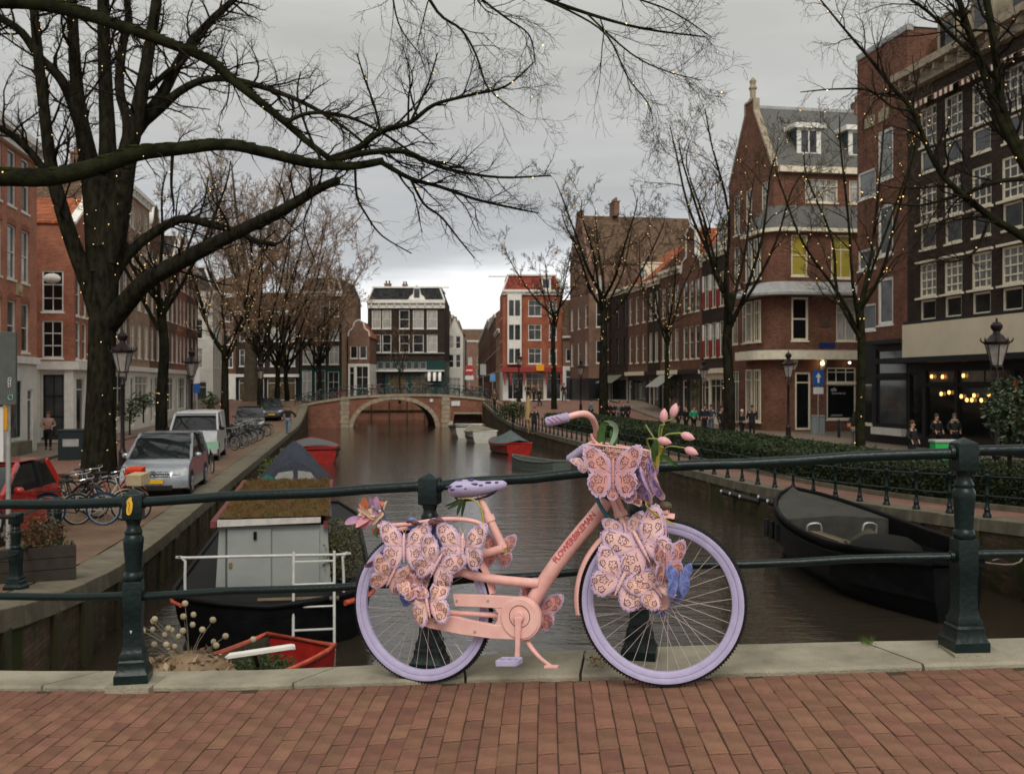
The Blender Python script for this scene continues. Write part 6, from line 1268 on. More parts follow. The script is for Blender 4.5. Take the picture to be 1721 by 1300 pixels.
# ================================================================ BICYCLES (parked)
def torus(m, c, R_, r, n=20, k=5, mi=0, ax=0):
    c = V(c); m.tube([c + V((R_ * math.cos(a), 0, R_ * math.sin(a))) for a in [6.2832 * i / n for i in range(n)]], r, n=k, closed=True, mi=mi)
def bicycle(name, label, fmat, tmat, group, detail=1, rack=True, crate=None):
    root = thing(name, label, 'bicycle', group=group); n = 18 if detail else 10
    for x_ in (-.53, .53):
        w_ = MB(); torus(w_, (x_, 0, .34), .325, .022, n, 4); wo = w_.build('wheel', tmat, root, smooth=60)
        s_ = MB(); torus(s_, (x_, 0, .34), .295, .012, n, 3)
        for i in range(9 if detail else 5): a = i * 2 * math.pi / (9 if detail else 5); s_.tube([(x_, 0, .34), (x_ + .3 * math.cos(a), 0, .34 + .3 * math.sin(a))], .004, n=3, cap=False)
        s_.build('rim', m_alu, wo)
    f = MB(); P = lambda *a: [V((x, 0, z)) for x, z in a]
    f.tube(P((.36, .82), (.02, .30)), .02, n=5); f.tube(P((.33, .9), (.42, .7), (.53, .34)), .016, n=5); f.tube(P((-.16, .8), (.02, .28)), .017, n=5); f.tube(P((.35, .74), (-.06, .42)), .015, n=5); f.tube(P((.02, .28), (-.53, .34)), .013, n=5); f.tube(P((-.1, .66), (-.53, .34)), .012, n=5)
    f.build('frame', fmat, root, smooth=60)
    h = MB(); h.tube(P((.36, .82), (.31, 1.0)), .014, n=5); h.tube(smooth_pts([(.12, -.28, 1.0), (.26, -.26, 1.03), (.34, -.1, 1.02), (.34, .1, 1.02), (.26, .26, 1.03), (.12, .28, 1.0)], 3), .012, n=5); h.build('handlebar', m_chrome if detail else m_alu, root, smooth=60)
    s = MB(); s.tube(P((-.14, .76), (-.18, .93)), .013, n=5); s.rings([[V((x, w_ * c_, .95 + .03 * s_)) for c_, s_ in ((-1, 0), (-.6, 1), (.6, 1), (1, 0), (.6, -1), (-.6, -1))] for x, w_ in ((-.31, .05), (-.27, .085), (-.14, .06), (-.04, .02))]); s.build('saddle', m_blackp, root, smooth=60)
    for x_, a0, a1 in ((-.53, .3, 2.9), (.53, .7, 2.6)):
        g = MB(); g.tube([(x_ + .36 * math.cos(a), 0, .34 + .36 * math.sin(a)) for a in [a0 + (a1 - a0) * i / 8 for i in range(9)]], .018, n=4); g.build('mudguard', fmat if detail else m_blackp, root, smooth=60)
    if rack: g = MB(); g.box(-.82, -.07, .735, -.28, .07, .75); g.bar((-.53, .06, .34), (-.62, .07, .74), .012, .012); g.bar((-.53, -.06, .34), (-.62, -.07, .74), .012, .012); g.build('luggage_rack', m_blackp, root)
    if crate: g = MB(); g.box(.4, -.2, .82, .76, .2, 1.06); g.build('crate', crate, root)
    return root
ORD = 'first second third fourth fifth sixth seventh eighth ninth tenth eleventh twelfth thirteenth fourteenth fifteenth sixteenth seventeenth eighteenth nineteenth twentieth twenty-first twenty-second'.split()
gb_ = 'bicycles parked along the left quay'
bk = M('bike_black', (.010, .010, .011), rough=.35, coat=.5); bcream = M('bike_cream', (.42, .38, .28), rough=.4); bblue = M('bike_blue_tyre', (.012, .045, .12), rough=.5); bred = M('bike_red', (.35, .03, .02), rough=.4); bgrey = M('bike_grey', (.13, .14, .14), rough=.4)
def lean(o, roll): o.rotation_euler.x = roll
def put(o, px, py, d, rz, roll=.08): o.location = W(px, py, d); o.rotation_euler = (roll, 0, rz); return o
b1 = put(bicycle('bicycle', 'black bicycle with blue tyres leaning by the red car', bk, bblue, gb_), 128, 884, 20.3, .25)
b2 = put(bicycle('bicycle', 'cream framed bicycle with its front wheel behind the railing post', bcream, m_rub, gb_), 172, 878, 21.8, .75, -.1)
b3 = put(bicycle('bicycle', 'dark bicycle with chrome handlebars behind the blue tyred one', bk, m_rub, gb_), 128, 868, 22.4, -.2, .1)
b4 = put(bicycle('bicycle', 'red bicycle with a bright orange red front crate', bred, m_rub, gb_, crate=M('orange_red_crate', (.62, .045, .012), rough=.5)), 186, 862, 22.8, .1, .1)
b7 = put(bicycle('bicycle', 'bare steel bicycle behind the red one near the big trunk', bgrey, m_rub, gb_), 150, 852, 24.6, -.1, .12)
b8 = put(bicycle('bicycle', 'black bicycle with cream tyres left of the blue tyred one', bk, M('cream_tyre', (.36, .32, .24), rough=.7), gb_), 112, 866, 23.0, .3, -.08)
b9 = put(bicycle('bicycle', 'old brown bicycle with pale basket against the lantern foot', M('bike_brown', (.10, .05, .03), rough=.5), m_rub, gb_, crate=M('pale_basket', (.45, .36, .22), rough=.8)), 196, 872, 22.4, -.15, .1)
b5 = put(bicycle('bicycle', 'silver bicycle at the left edge in front of the red car', bgrey, m_rub, gb_), -92, 912, 15.4, .15, .05)
b6 = put(bicycle('cargo_bicycle', 'bicycle with a pale green front crate beside the silver car', bk, m_rub, gb_, crate=M('mint_crate', (.25, .42, .30), rough=.6)), 352, 793, 33.2, TH - 1.25, .05)
pro = bicycle('bicycle', 'dark bicycle in the packed rack behind the white van', bk, m_rub, 'bicycles packed in the rack behind the white van', detail=0); pro2 = bicycle('bicycle', 'dark bicycle in the packed rack behind the white van', bgrey, m_rub, 'bicycles packed in the rack behind the white van', detail=0)
rg = random.Random(9); first = [True, True]
for i in range(16):
    k_ = i % 2; src = (pro, pro2)[k_]; o = src if first[k_] else copy_tree(src); first[k_] = False
    y = 45.5 + i * .85; x = XL(y) - 1.9 + rg.uniform(-.35, .35); o.location = (x, y, ZL(y)); o.rotation_euler = (rg.uniform(-.18, .18), 0, TH + rg.choice((-.5, .35, 2.8)) + rg.uniform(-.3, .3))
    o['label'] = f"{('black', 'grey')[k_]} bicycle in the rack behind the white van, {ORD[i]} from the van" 

gf = 'bicycles along the far bridge railing'
ORD2 = ['leftmost'] + [w + ' from the left' for w in ORD[1:21]] + ['rightmost']
cols = [('teal', M('bike_teal', (.03, .16, .17), rough=.4)), ('black', bk), ('grey', bgrey), ('pale blue', M('bike_paleblue', (.15, .24, .27), rough=.4)), ('red', bred)]
srcs = [bicycle('bicycle', f'small {n_} bicycle leaning on the far bridge railing', c_, m_rub, gf, detail=0, rack=False) for n_, c_ in cols]; used_ = set()
for i in range(22):
    k_ = rg.randrange(5) if i > 4 else i; s_ = srcs[k_]; o = copy_tree(s_) if k_ in used_ else s_; used_.add(k_)
    x = -8.4 + i * .8 + rg.uniform(-.2, .2); p = V((-10.5, 90, 0)) + CU * x + CV * (.55 + .3 * (i % 2)); o['label'] = f'small {cols[k_][0]} bicycle on the far bridge railing, {ORD2[i]}'; o.location = (p.x, p.y, BT(x)); o.rotation_euler = (rg.uniform(-.1, .1), 0, TH + rg.choice((0, 3.14)) + rg.uniform(-.35, .35))
# ================================================================ THE PINK BICYCLE
CR, CF = V((-.387, 4.475, DZ(-.387) + .002)), V((.653, 4.09, DZ(.653) + .003))
ex = (CF - CR).normalized(); lean_a = rad(3.0)
ez0 = V((0, 0, 1)); ey0 = ez0.cross(ex).normalized(); ez1 = ex.cross(ey0).normalized()
ey = (ey0 * math.cos(lean_a) - ez1 * math.sin(lean_a)).normalized(); ez = ex.cross(ey).normalized()
BM = Matrix((ex, ey, ez)).transposed().to_4x4(); BM.translation = CR
bikeb = thing('pink_bicycle', 'pink and lavender bicycle covered in butterflies leaning by the bridge railing', 'bicycle'); bikeb.matrix_world = BM
def BP(px, py, off=0.):
    """point of the bike at sideways offset off (negative = towards the viewer), from its place in the photo"""
    dr = V(((px - 860.5) / F, 1, -(py - 645) / F)); c = V((0, 0, CAMZ)); t = ((CR + ey * off - c).dot(ey)) / dr.dot(ey); p = c + dr * t - CR
    return V((p.dot(ex), off, p.dot(ez)))
m_pink = M('pink_paint', (.70, .37, .33), rough=.3, col2=(.80, .45, .405), scale=18, coat=.35, bump=.03, bscale=60); m_pink2 = M('worn_pink_paint', (.74, .40, .355), rough=.36, scale=16, col2=(.80, .50, .44), coat=.3)
m_lav = M('lavender_paint', (.385, .345, .52), rough=.45, scale=26, col2=(.44, .40, .58), bump=.12, bscale=90); m_lav2 = M('dusty_lavender', (.37, .31, .45), rough=.6, var=.14, scale=24)
m_tread = M('tyre_tread', (.013, .013, .015), rough=.75, var=.3, scale=60, bump=.5, bscale=220); m_spoke = M('spoke', (.62, .50, .48), rough=.35, metal=.3, var=.0)
WB = (CF - CR).length; RW = .3475
def wheel(nm_lab, hub, mat4=None):
    w = MB(); n = 72; prof = [(RW, 0, 0), (RW - .0025, .010, 0), (RW - .009, .0175, 0), (RW - .012, .0185, 1), (RW - .026, .0190, 1), (RW - .033, .0160, 1), (RW - .0345, .0125, 1), (RW - .036, .0155, 1), (RW - .049, .0150, 1), (RW - .0595, .0095, 1), (RW - .062, 0, 1)]
    full = prof + [(r, -y, m_) for r, y, m_ in reversed(prof[1:-1])]; k = len(full); o = len(w.v)
    for i in range(n):
        a = 6.28318 * i / n
        for r, y, m_ in full: w.v.append((r * math.cos(a), y, r * math.sin(a)))
    for i in range(n):
        for j in range(k):
            j2 = (j + 1) % k; a, b = i * k, ((i + 1) % n) * k; w.f.append((a + j, b + j, b + j2, a + j2)); rr = (full[j][0] + full[j2][0]) / 2; w.m.append(0 if rr > RW - .0125 else (0 if 0 else 1))
    wo = w.build('wheel', [m_tread, m_lav], bikeb, smooth=40)
    tr = MB()                                                          # tread blocks
    for i in range(150):
        a = 6.28318 * i / 150
        for sy in (-1, 1): tr.bar(((RW - .006) * math.cos(a), sy * .0145, (RW - .006) * math.sin(a)), ((RW + .0015) * math.cos(a + .004), sy * .009, (RW + .0015) * math.sin(a + .004)), .006, .005)
    tb_ = tr.build('tread', m_tread, wo); tb_['kind'] = 'stuff'
    for i in range(36):
        a = 6.28318 * i / 36; sd_ = 1 if i % 2 else -1; tw_ = (.55 if (i // 2) % 2 else -.55); s = MB()
        s.tube([(.026 * math.cos(a + tw_ * 1.9), sd_ * .028, .026 * math.sin(a + tw_ * 1.9)), ((RW - .06) * math.cos(a), sd_ * .003, (RW - .06) * math.sin(a))], .0011, n=4, cap=False); s.build('spoke', m_spoke, wo)
    h = MB(); h.tube([(0, -.05, 0), (0, -.032, 0), (0, -.03, 0), (0, -.026, 0), (0, .026, 0), (0, .03, 0), (0, .032, 0), (0, .05, 0)], [.010, .011, .03, .031, .016, .03, .031, .01][:8], n=14); h.build('hub', m_pink2, wo, smooth=40)
    wo.location = hub
    return wo
HR = V((0, 0, RW)); HF = V((WB, 0, RW))
wheel('rear', HR); wf = wheel('front', HF); wf.rotation_euler = (0, 0, .17)
def tube(nm, pts, r, off=0., n=14, mat=None, sm=True, k=4, par=None):
    p = [BP(*q[:2], q[2] if len(q) > 2 else off) for q in pts]
    if sm and len(p) > 2: p = smooth_pts(p, k)
    if isinstance(r, (list, tuple)) and len(r) != len(p):
        m_ = len(p); r = [interp([(i / (len(r) - 1), v) for i, v in enumerate(r)], j / (m_ - 1)) for j in range(m_)]
    t = MB(); t.tube(p, r, n=n); return t.build(nm, mat or m_pink, par or bikeb, smooth=50)
dt = tube('down_tube', [(1018, 842), (1000, 867), (968, 905), (935, 948), (912, 982), (898, 1006), (884, 1034)], [.031, .034, .034, .034, .034, .033, .03], n=20)
tube('head_tube', [(1018, 800), (1026, 822), (1036, 846), (1043, 864)], [.021, .022, .024, .026], n=18)
tube('headset_ring', [(1041.5, 860), (1044.5, 868)], .029, n=18, mat=m_pink2)
for s_ in (-1, 1):
    t = MB(); a = BP(1046, 870); t.tube(smooth_pts([a, a + V((.012, s_ * .045, -.02)), BP(1064, 900, s_ * .052), BP(1096, 962, s_ * .053), HF + V((-.012, s_ * .052, .03)), HF + V((0, s_ * .05, 0))], 4), .0145, n=10); t.build('fork_blade', m_pink, bikeb, smooth=50)
for s_ in (-1, 1):
    tube('chain_stay', [(906, 980, s_ * .02), (850, 975, s_ * .035), (800, 968, s_ * .045), (765, 962, s_ * .05), (735, 992, s_ * .055), (718, 1024, s_ * .055)], [.021, .021, .02, .018, .013, .011])
    tube('seat_stay', [(846, 921, s_ * .02), (800, 934, s_ * .04), (765, 947, s_ * .05), (738, 985, s_ * .058), (718, 1024, s_ * .06)], [.019, .018, .017, .013, .011])
    tube('lower_stay', [(872, 1036, s_ * .02), (800, 1031, s_ * .04), (720, 1027, s_ * .055)], [.014, .012, .010])
tube('seat_tube', [(818, 862), (834, 895), (851, 931)], .0185, n=16)
tube('seat_post', [(806, 832), (822, 868)], .0145, mat=m_pink2); tube('seat_clamp', [(821, 866), (825, 876)], .024, mat=m_pink2, sm=False); tube('seat_clamp', [(847, 921), (850, 929)], .023, mat=M('bronze_ring', (.30, .19, .08), rough=.4, metal=.5), sm=False)
# chain guard with slot, chainring disc, crank, pedal
cg = MB(); y0, y1 = -.068, -.040; Pz = lambda px, py: BP(px, py, -.055)
def gprism(pl, a=y0, b=y1): cg.prism([(Pz(*q).x, Pz(*q).z) for q in pl], lambda u, v, t: V((u, t, v)), a, b)
c0 = Pz(876, 1038); rc_ = .094
gprism([(762, 997), (800, 998), (842, 1000), (872, 1002), (850, 1021), (835, 1021), (800, 1019), (766, 1018)])
gprism([(710, 1040), (764, 1034), (790, 1041), (835, 1049), (846, 1049), (878, 1074), (828, 1072), (776, 1065), (722, 1054), (711, 1049)])
gprism([(842, 1000.5), (874, 1002.5), (880, 1073), (846, 1068), (832, 1049), (837, 1041), (838, 1030), (832, 1021)], y0 + .002, y1)
cg.tube([(c0.x, y0 - .001, c0.z), (c0.x, y1 + .001, c0.z)], rc_, n=40); cg.tube([(c0.x, y0 - .006, c0.z), (c0.x, y0, c0.z)], rc_ * .92, n=40)
cgo = cg.build('chain_guard', m_pink2, bikeb, smooth=35, bevel=.004)
r_ = MB(); r_.tube([(c0.x + .047 * math.cos(a), y0 - .0065, c0.z + .01 + .047 * math.sin(a)) for a in [i * .19635 for i in range(32)]], .0016, n=5, closed=True); r_.build('guard_seam', M('seam_dark', (.10, .03, .03), rough=.7), cgo)
r_ = MB(); r_.tube([(c0.x, y0 - .024, c0.z + .01), (c0.x, y0 - .004, c0.z + .01)], .024, n=18); cx_ = Pz(874, 1098); r_.rings([[V((c0.x + (cx_.x - c0.x) * t + sx * w_, y0 - .02 + sy * .007, c0.z + .01 + (cx_.z - c0.z - .01) * t)) for sx, sy in ((-1, -1), (1, -1), (1, 1), (-1, 1))] for t, w_ in ((0, .017), (.15, .014), (.8, .010), (1.04, .012))]); r_.build('crank', m_pink, bikeb, smooth=40, bevel=.003)
pd_ = MB(); pc = Pz(866, 1105)
for dy in (-.095, -.03): pd_.box(pc.x - .046, y0 + dy - .008, pc.z - .013, pc.x + .046, y0 + dy + .008, pc.z + .013)
for dx in (-.046, -.012, .02, .046): pd_.box(pc.x + dx - .006, y0 - .095, pc.z - .011, pc.x + dx + .006, y0 - .03, pc.z + .011)
pd_.tube([(pc.x + .02, y0 - .1, pc.z), (pc.x + .02, y0 - .01, pc.z)], .008, n=8); pd_.build('pedal', m_lav, bikeb, bevel=.003)
pd_ = MB(); q = V((c0.x * 2 - pc.x, .1, c0.z * 2 - pc.z - .035)); pd_.box(q.x - .045, .07, q.z - .012, q.x + .045, .15, q.z + .012); pd_.bar((c0.x, .05, c0.z), (q.x, .06, q.z), .022, .014); pd_.build('far_pedal', m_lav, bikeb)
tube('kickstand', [(883, 1072, -.03), (894, 1089, -.06), (908, 1105, -.10), (926, 1119, -.16)], [.011, .011, .009, .008], n=10); 
k_ = MB(); e_ = BP(927, 1119.5, -.16); k_.rings([[e_ + V((dx * .03 + (0 if dz > -1 else 0), dy * .014, dz * .006)) for dx, dy in ((-1, -1), (1, -1), (1, 1), (-1, 1))] for dz in (-1, 1)]); k_.build('kickstand_foot', m_pink, bikeb, bevel=.003)
# rack
for s_ in (-1, 1):
    tube('rack_rail', [(636, 884, s_ * .055), (690, 880, s_ * .06), (745, 872, s_ * .06), (790, 874, s_ * .05), (818, 884, s_ * .025)], .0105, n=10)
    tube('rack_strut', [(644, 884, s_ * .06), (664, 898, s_ * .066), (690, 925, s_ * .07), (715, 1022, s_ * .07)], [.016, .016, .010, .008], n=10)
for px in (650, 690, 730, 770): t = MB(); a = BP(px, 881 if px < 700 else 874, 0); t.tube([a + V((0, -.055, 0)), a + V((0, .055, 0))], .006, n=6); t.build('rack_bar', m_pink, bikeb)
# mudguards
def mudguard(hub, R_, a0, a1, w, rot=0., n=26):
    g = MB(); secs = []
    for i in range(n):
        a = a0 + (a1 - a0) * i / (n - 1); ring = []
        for u, dr in ((-1, -.012), (-.7, 0), (0, .006), (.7, 0), (1, -.012)): ring.append(V(((R_ + dr) * math.cos(a), u * w, (R_ + dr) * math.sin(a))))
        ring += [V(((R_ + dr - .004) * math.cos(a), u * w * .96, (R_ + dr - .004) * math.sin(a))) for u, dr in ((1, -.012), (.7, 0), (0, .006), (-.7, 0), (-1, -.012))]
        secs.append(ring)
    g.rings(secs); o = g.build('mudguard', m_pink, bikeb, smooth=40); o.location = hub; o.rotation_euler = (0, 0, rot); return o
mudguard(HR, .366, rad(8), rad(118), .028); mudguard(HF, .366, rad(77), rad(186), .026, rot=.17)
tube('mudguard_stay', [(982, 993, -.03), (1030, 1000, -.045), (1118, 1012, -.055)], .0045, n=6); tube('mudguard_stay', [(1117, 868, -.03), (1119, 900, -.035), (1122, 1004, -.055)], [.006, .005, .004], n=6)
# saddle
sd_ = MB(); A_, B_ = BP(758, 826), BP(851, 812); dirs = (B_ - A_); secs = []
for t, w_, h_, dz in ((0, .02, .012, .006), (.06, .068, .026, .012), (.18, .088, .034, .016), (.36, .082, .032, .010), (.55, .052, .026, .002), (.78, .030, .022, .0), (.94, .022, .016, .0), (1.0, .008, .008, -.004)):
    c_ = A_ + dirs * t + V((0, 0, dz)); secs.append([c_ + V((0, w_ * math.cos(a), h_ * math.sin(a) * (1 if math.sin(a) > 0 else 1.5))) for a in [i * 6.2832 / 16 for i in range(16)]])
sd_.rings(secs); sdo = sd_.build('saddle', m_lav, bikeb, smooth=70)
s2 = MB()
for s_ in (-1, 1): s2.tube(smooth_pts([A_ + dirs * .12 + V((0, s_ * .035, -.03)), A_ + dirs * .3 + V((0, s_ * .025, -.05)), A_ + dirs * .62 + V((0, s_ * .02, -.045)), A_ + dirs * .9 + V((0, s_ * .01, -.015))], 4), .0045, n=6)
s2.build('saddle_rail', M('rail_dark', (.03, .025, .04), rough=.5), sdo, smooth=60)
s2 = MB()
for x_, y_, z_, rx_ in ((.10, -.075, .022, .020), (.17, -.080, .008, .016), (.27, -.079, .018, .022), (.36, -.072, .004, .014), (.50, -.050, .018, .020), (.60, -.040, .008, .014), (.72, -.028, .016, .016), (.86, -.020, .010, .010), (.22, -.04, .045, .018), (.42, -.03, .040, .016)):
    s2.ball(A_ + dirs * x_ + V((0, y_, z_)), (rx_, .008, .006), n=7, k=5)
s2.build('saddle_scuff', M('dark_purple', (.09, .05, .16), rough=.6), sdo, smooth=60)
# handlebar: near grip swept back to the left, far grip behind
hb_ = MB(); stem = BP(1003, 742, 0)
near = smooth_pts([BP(1018, 800, 0), BP(1008, 765, -.01), BP(1003.5, 742, -.04), BP(1001.5, 718, -.10), BP(994.5, 702, -.17), BP(984, 695, -.21), BP(970, 696, -.235), BP(956, 700, -.25)], 4); hb_.tube(near, .0135, n=12)
far = smooth_pts([BP(1008, 765, 0), BP(1006, 752, .06), BP(1004, 742, .14), BP(998, 744, .2), BP(986, 750, .22)], 4); hb_.tube(far, .0135, n=12); hb_.build('handlebar', m_pink, bikeb, smooth=60)
def grip(a, b): 
    g = MB(); a, b = V(a), V(b); n = 13; g.tube([a.lerp(b, i / (n - 1)) for i in range(n)], [.0155 if i in (0, n - 1) else (.0215 if i % 2 else .0195) for i in range(n)], n=14); return g.build('grip', m_lav2, bikeb, smooth=60)
grip(BP(957, 700, -.25), BP(917, 709.5, -.27)); grip(BP(986, 750, .22), BP(955, 773, .24))
g = MB(); ga, gc = BP(957, 700, -.25), BP(917, 709.5, -.27)
for q in range(3): g.tube(smooth_pts([ga.lerp(gc, .25 + .18 * q) + V((0, -.021, -.012)), ga.lerp(gc, .4 + .18 * q) + V((0, -.0225, .004)), ga.lerp(gc, .5 + .18 * q) + V((0, -.020, .012))], 3), .0016, n=4)
g.build('grip_doodle', M('magenta_marker', (.36, .06, .14), rough=.5), bikeb)
b_ = MB(); b_.ball(BP(1001, 744, -.06), (.016, .014, .012), n=10, k=8); b_.build('bell', M('red_bell', (.55, .05, .02), rough=.25, coat=.8), bikeb, smooth=70)
b_ = MB(); b_.tube(smooth_pts([BP(994, 728, -.08), BP(997, 738, -.08), BP(1006, 747, -.09), BP(1013, 744, -.09)], 3), .007, n=8); b_.build('brake_lever', m_pink, bikeb, smooth=60)
tube('brake_cable', [(996, 738, -.09), (1000, 762, -.10), (1012, 790, -.07), (1030, 830, -.03), (1050, 872, -.02)], .0028, n=6, mat=M('cable_pink', (.5, .26, .23), rough=.5)); tube('brake_cable', [(992, 748, .1), (985, 775, .06), (1000, 830, .04), (1010, 850, .03)], .0028, n=6, mat=MATS['cable_pink'])
for px, py in ((770, 1008), (822, 1008), (734, 1045), (800, 1060), (902, 1040), (876, 1012)):
    q = MB(); a = Pz(px, py); q.tube([(a.x, y0 - .004, a.z), (a.x, y0 + .002, a.z)], .0055, n=8); q.build('guard_bolt', m_alu, cgo, smooth=40)
q = MB(); a = BP(634, 892, .0); q.box(a.x - .012, -.03, a.z - .016, a.x + .006, .03, a.z + .016); q.build('rear_light', M('rear_light_red', (.30, .02, .02), rough=.2, coat=.6), bikeb, bevel=.004)
# headlamp and bracket on the front mudguard
b_ = MB(); a = BP(1116, 862, -.005); b_.box(a.x - .022, -.02, a.z - .005, a.x + .02, .02, a.z + .03); b_.build('lamp_bracket', m_pink, bikeb, bevel=.004); b_ = MB(); b_.ball(BP(1118, 850.5, -.005), (.03, .024, .021), n=14, k=10); b_.build('headlamp', M('olive_lamp', (.10, .08, .045), rough=.5, var=.2), bikeb, smooth=70)
# basket of pink netting
bt = [BP(992, 746, -.14), BP(1090, 757, -.16), BP(1092, 757, .10), BP(1000, 742, .10)]; bb = [BP(1013, 822, -.10), BP(1075, 850, -.12), BP(1078, 848, .06), BP(1018, 820, .06)]
bk_ = MB()
def edge_loop(t, n=9):
    q = [b.lerp(a, t) for a, b in zip(bt, bb)]; out = []
    for i in range(4):
        for j in range(n): out.append(q[i].lerp(q[(i + 1) % 4], j / n))
    return out
lo = [edge_loop(i / 10) for i in range(11)]
for i, l in enumerate(lo): bk_.tube(l, .0042 if i in (0, 10) else .0013, n=5 if i in (0, 10) else 3, closed=True)
for j in range(36): bk_.tube([l[j] for l in lo], .0013, n=3, cap=False); bk_.tube([lo[i][(j + i) % 36] for i in range(11)], .0011, n=3, cap=False)
bko = bk_.build('basket', m_pink2, bikeb)
ln_ = MB(); li = [[p.lerp(sum(l, V()) / 36, .05) for p in l] for l in (lo[0], lo[5], lo[9])]; ln_.rings(list(reversed(li))[:3], cap=False); ln_.build('basket_lining', M('worn_pink_lining', (.36, .15, .12), rough=.9, scale=14, col2=(.50, .25, .20), bump=.4), bko)
# cable lock
tube('cable_lock', [(1006, 795, -.05), (1001, 815, -.07), (1002, 832, -.075), (1009, 850, -.075), (1022, 868, -.07), (1042, 884, -.05), (1066, 888, .05), (1090, 872, .07), (1097, 856, .05), (1091, 835, .0)], .0085, n=10, mat=M('teal_cable', (.012, .10, .13), rough=.35, coat=.4, stretch=(1, 1, 1)), k=6)
# lettering on the down tube
p0, p1 = BP(931, 943, -.0355), BP(985, 878, -.0355); u = (p1 - p0).normalized(); v_ = V((0, -1, 0)).cross(u) * -1; v_ = u.cross(V((0, 1, 0))) * 1.0
nrm = V((0, -1, 0)); up_ = nrm.cross(u)
T4 = Matrix((u, up_, nrm)).transposed().to_4x4(); T4.translation = p0 - up_ * .012
text_mesh('FLOWERBIKEMAN', .0365, M('raspberry_letter', (.52, .055, .075), rough=.5, var=.05), dt, 'lettering', T4, extr=.0012, spacing=.93)
# ---- butterflies
def wing_pts(pl, n=5): return [V((p.x, 0, p.y)) for p in smooth_pts([(a, b, 0) for a, b in pl] + [(*pl[0], 0)], n)[:-1]]
fore = [(.003, -.004), (.012, .045), (.044, .080), (.086, .100), (.114, .098), (.119, .068), (.110, .034), (.086, .000), (.040, -.012)]; hind = [(.003, .008), (.045, .006), (.086, -.002), (.100, -.034), (.089, -.070), (.062, -.094), (.030, -.086), (.008, -.045)]
def bfly_meshes(m_in, m_edge, m_print, fold=-.16, curl=1.6):
    W_ = MB(); Pm = MB()
    for sx in (-1, 1):
        for pl in (fore, hind):
            ring = wing_pts(pl); c = sum(ring, V()) / len(ring); n = len(ring)
            def lay(p, z): q = p.copy(); q.x *= sx; q.y = fold * abs(p.x) + curl * p.x * p.x + .9 * p.z * p.z + z + .004 * math.sin(p.x * 70 + p.z * 50); return q
            edge = [ring[i] + (ring[i] - c).normalized() * .0025 * math.sin(i * 2.4) for i in range(n)]
            rr_ = [[lay(p, 0) for p in edge]] + [[lay(c.lerp(p, q), -.002 - .001 * k_) for p in ring] for k_, q in enumerate((.87, .66, .35))]; o = len(W_.v); W_.v += [tuple(p) for r_ in rr_ for p in r_] + [tuple(lay(c, -.005))]
            for i in range(n):
                j = (i + 1) % n
                for k_, mi in ((0, 1), (1, 2), (2, 0)): f = (o + k_ * n + i, o + k_ * n + j, o + k_ * n + n + j, o + k_ * n + n + i); W_.f.append(f if sx > 0 else f[::-1]); W_.m.append(mi)
                f = (o + 3 * n + i, o + 3 * n + j, o + 4 * n); W_.f.append(f if sx > 0 else f[::-1]); W_.m.append(0)
            def L(p): return lay(V((p[0], 0, p[1])), -.0062)
            fl = [(.050, .042, .0155), (.088, .070, .0145), (.084, .030, .0115)] if pl is fore else [(.056, -.026, .0155), (.050, -.064, .0125), (.082, -.044, .0105)]
            for fx, fz, fr_ in fl:
                for q in range(5):
                    a = q * 1.2566 + .3; cx2, cz2 = fx + fr_ * .62 * math.cos(a), fz + fr_ * .62 * math.sin(a)
                    Pm.tube([L((cx2 + fr_ * .40 * math.cos(b), cz2 + fr_ * .40 * math.sin(b))) for b in [a - 2.2 + i * .55 for i in range(9)]], .00095, n=3, cap=False)
                Pm.ball(L((fx, fz)), (.0022, .0008, .0022), n=5, k=3)
            arcs = [((.030, .030), (.034, .046), (.046, .062)), ((.066, .018), (.080, .018), (.092, .030)), ((.060, .075), (.072, .086), (.086, .088)), ((.030, .012), (.044, .018), (.052, .026)), ((.098, .050), (.103, .062), (.100, .076))] if pl is fore else [((.026, -.012), (.034, -.024), (.034, -.040)), ((.066, -.010), (.080, -.018), (.086, -.028)), ((.064, -.076), (.074, -.068), (.082, -.056)), ((.036, -.052), (.040, -.066), (.050, -.076))]
            for a in arcs: Pm.tube(smooth_pts([L(q) for q in a], 3), .0010, n=3, cap=False)
            for i in range(2, n, 6):
                e = c.lerp(ring[i], .915); Pm.ball(lay(e, -.003), (.0032, .0008, .0022), n=6, k=3)
    me = W_.build('butterfly', [m_in, m_edge, M(m_in.name + '_blend', MIX[m_in.name], rough=.65, var=.1, scale=24, bump=.25, bscale=120)], mesh_only=True, smooth=70); pm_ = Pm.build('flower_print', m_print, mesh_only=True)
    b = MB(); b.tube([(0, -.008, .055), (0, -.012, .04), (0, -.014, .01), (0, -.012, -.03), (0, -.006, -.062)], [.003, .006, .0065, .006, .002], n=8)
    for i in range(7): b.tube([(.0066 * math.cos(a), -.013 + .0066 * math.sin(a), .035 - i * .012) for a in [q * .785 for q in range(8)]], .0012, n=3, closed=True)
    for sx in (-1, 1): b.tube([(sx * .002, -.008, .053), (sx * .010, -.012, .068), (sx * .014, -.01, .078)], .0009, n=3)
    bm = b.build('butterfly_body', m_in, mesh_only=True, smooth=60); return me, pm_, bm
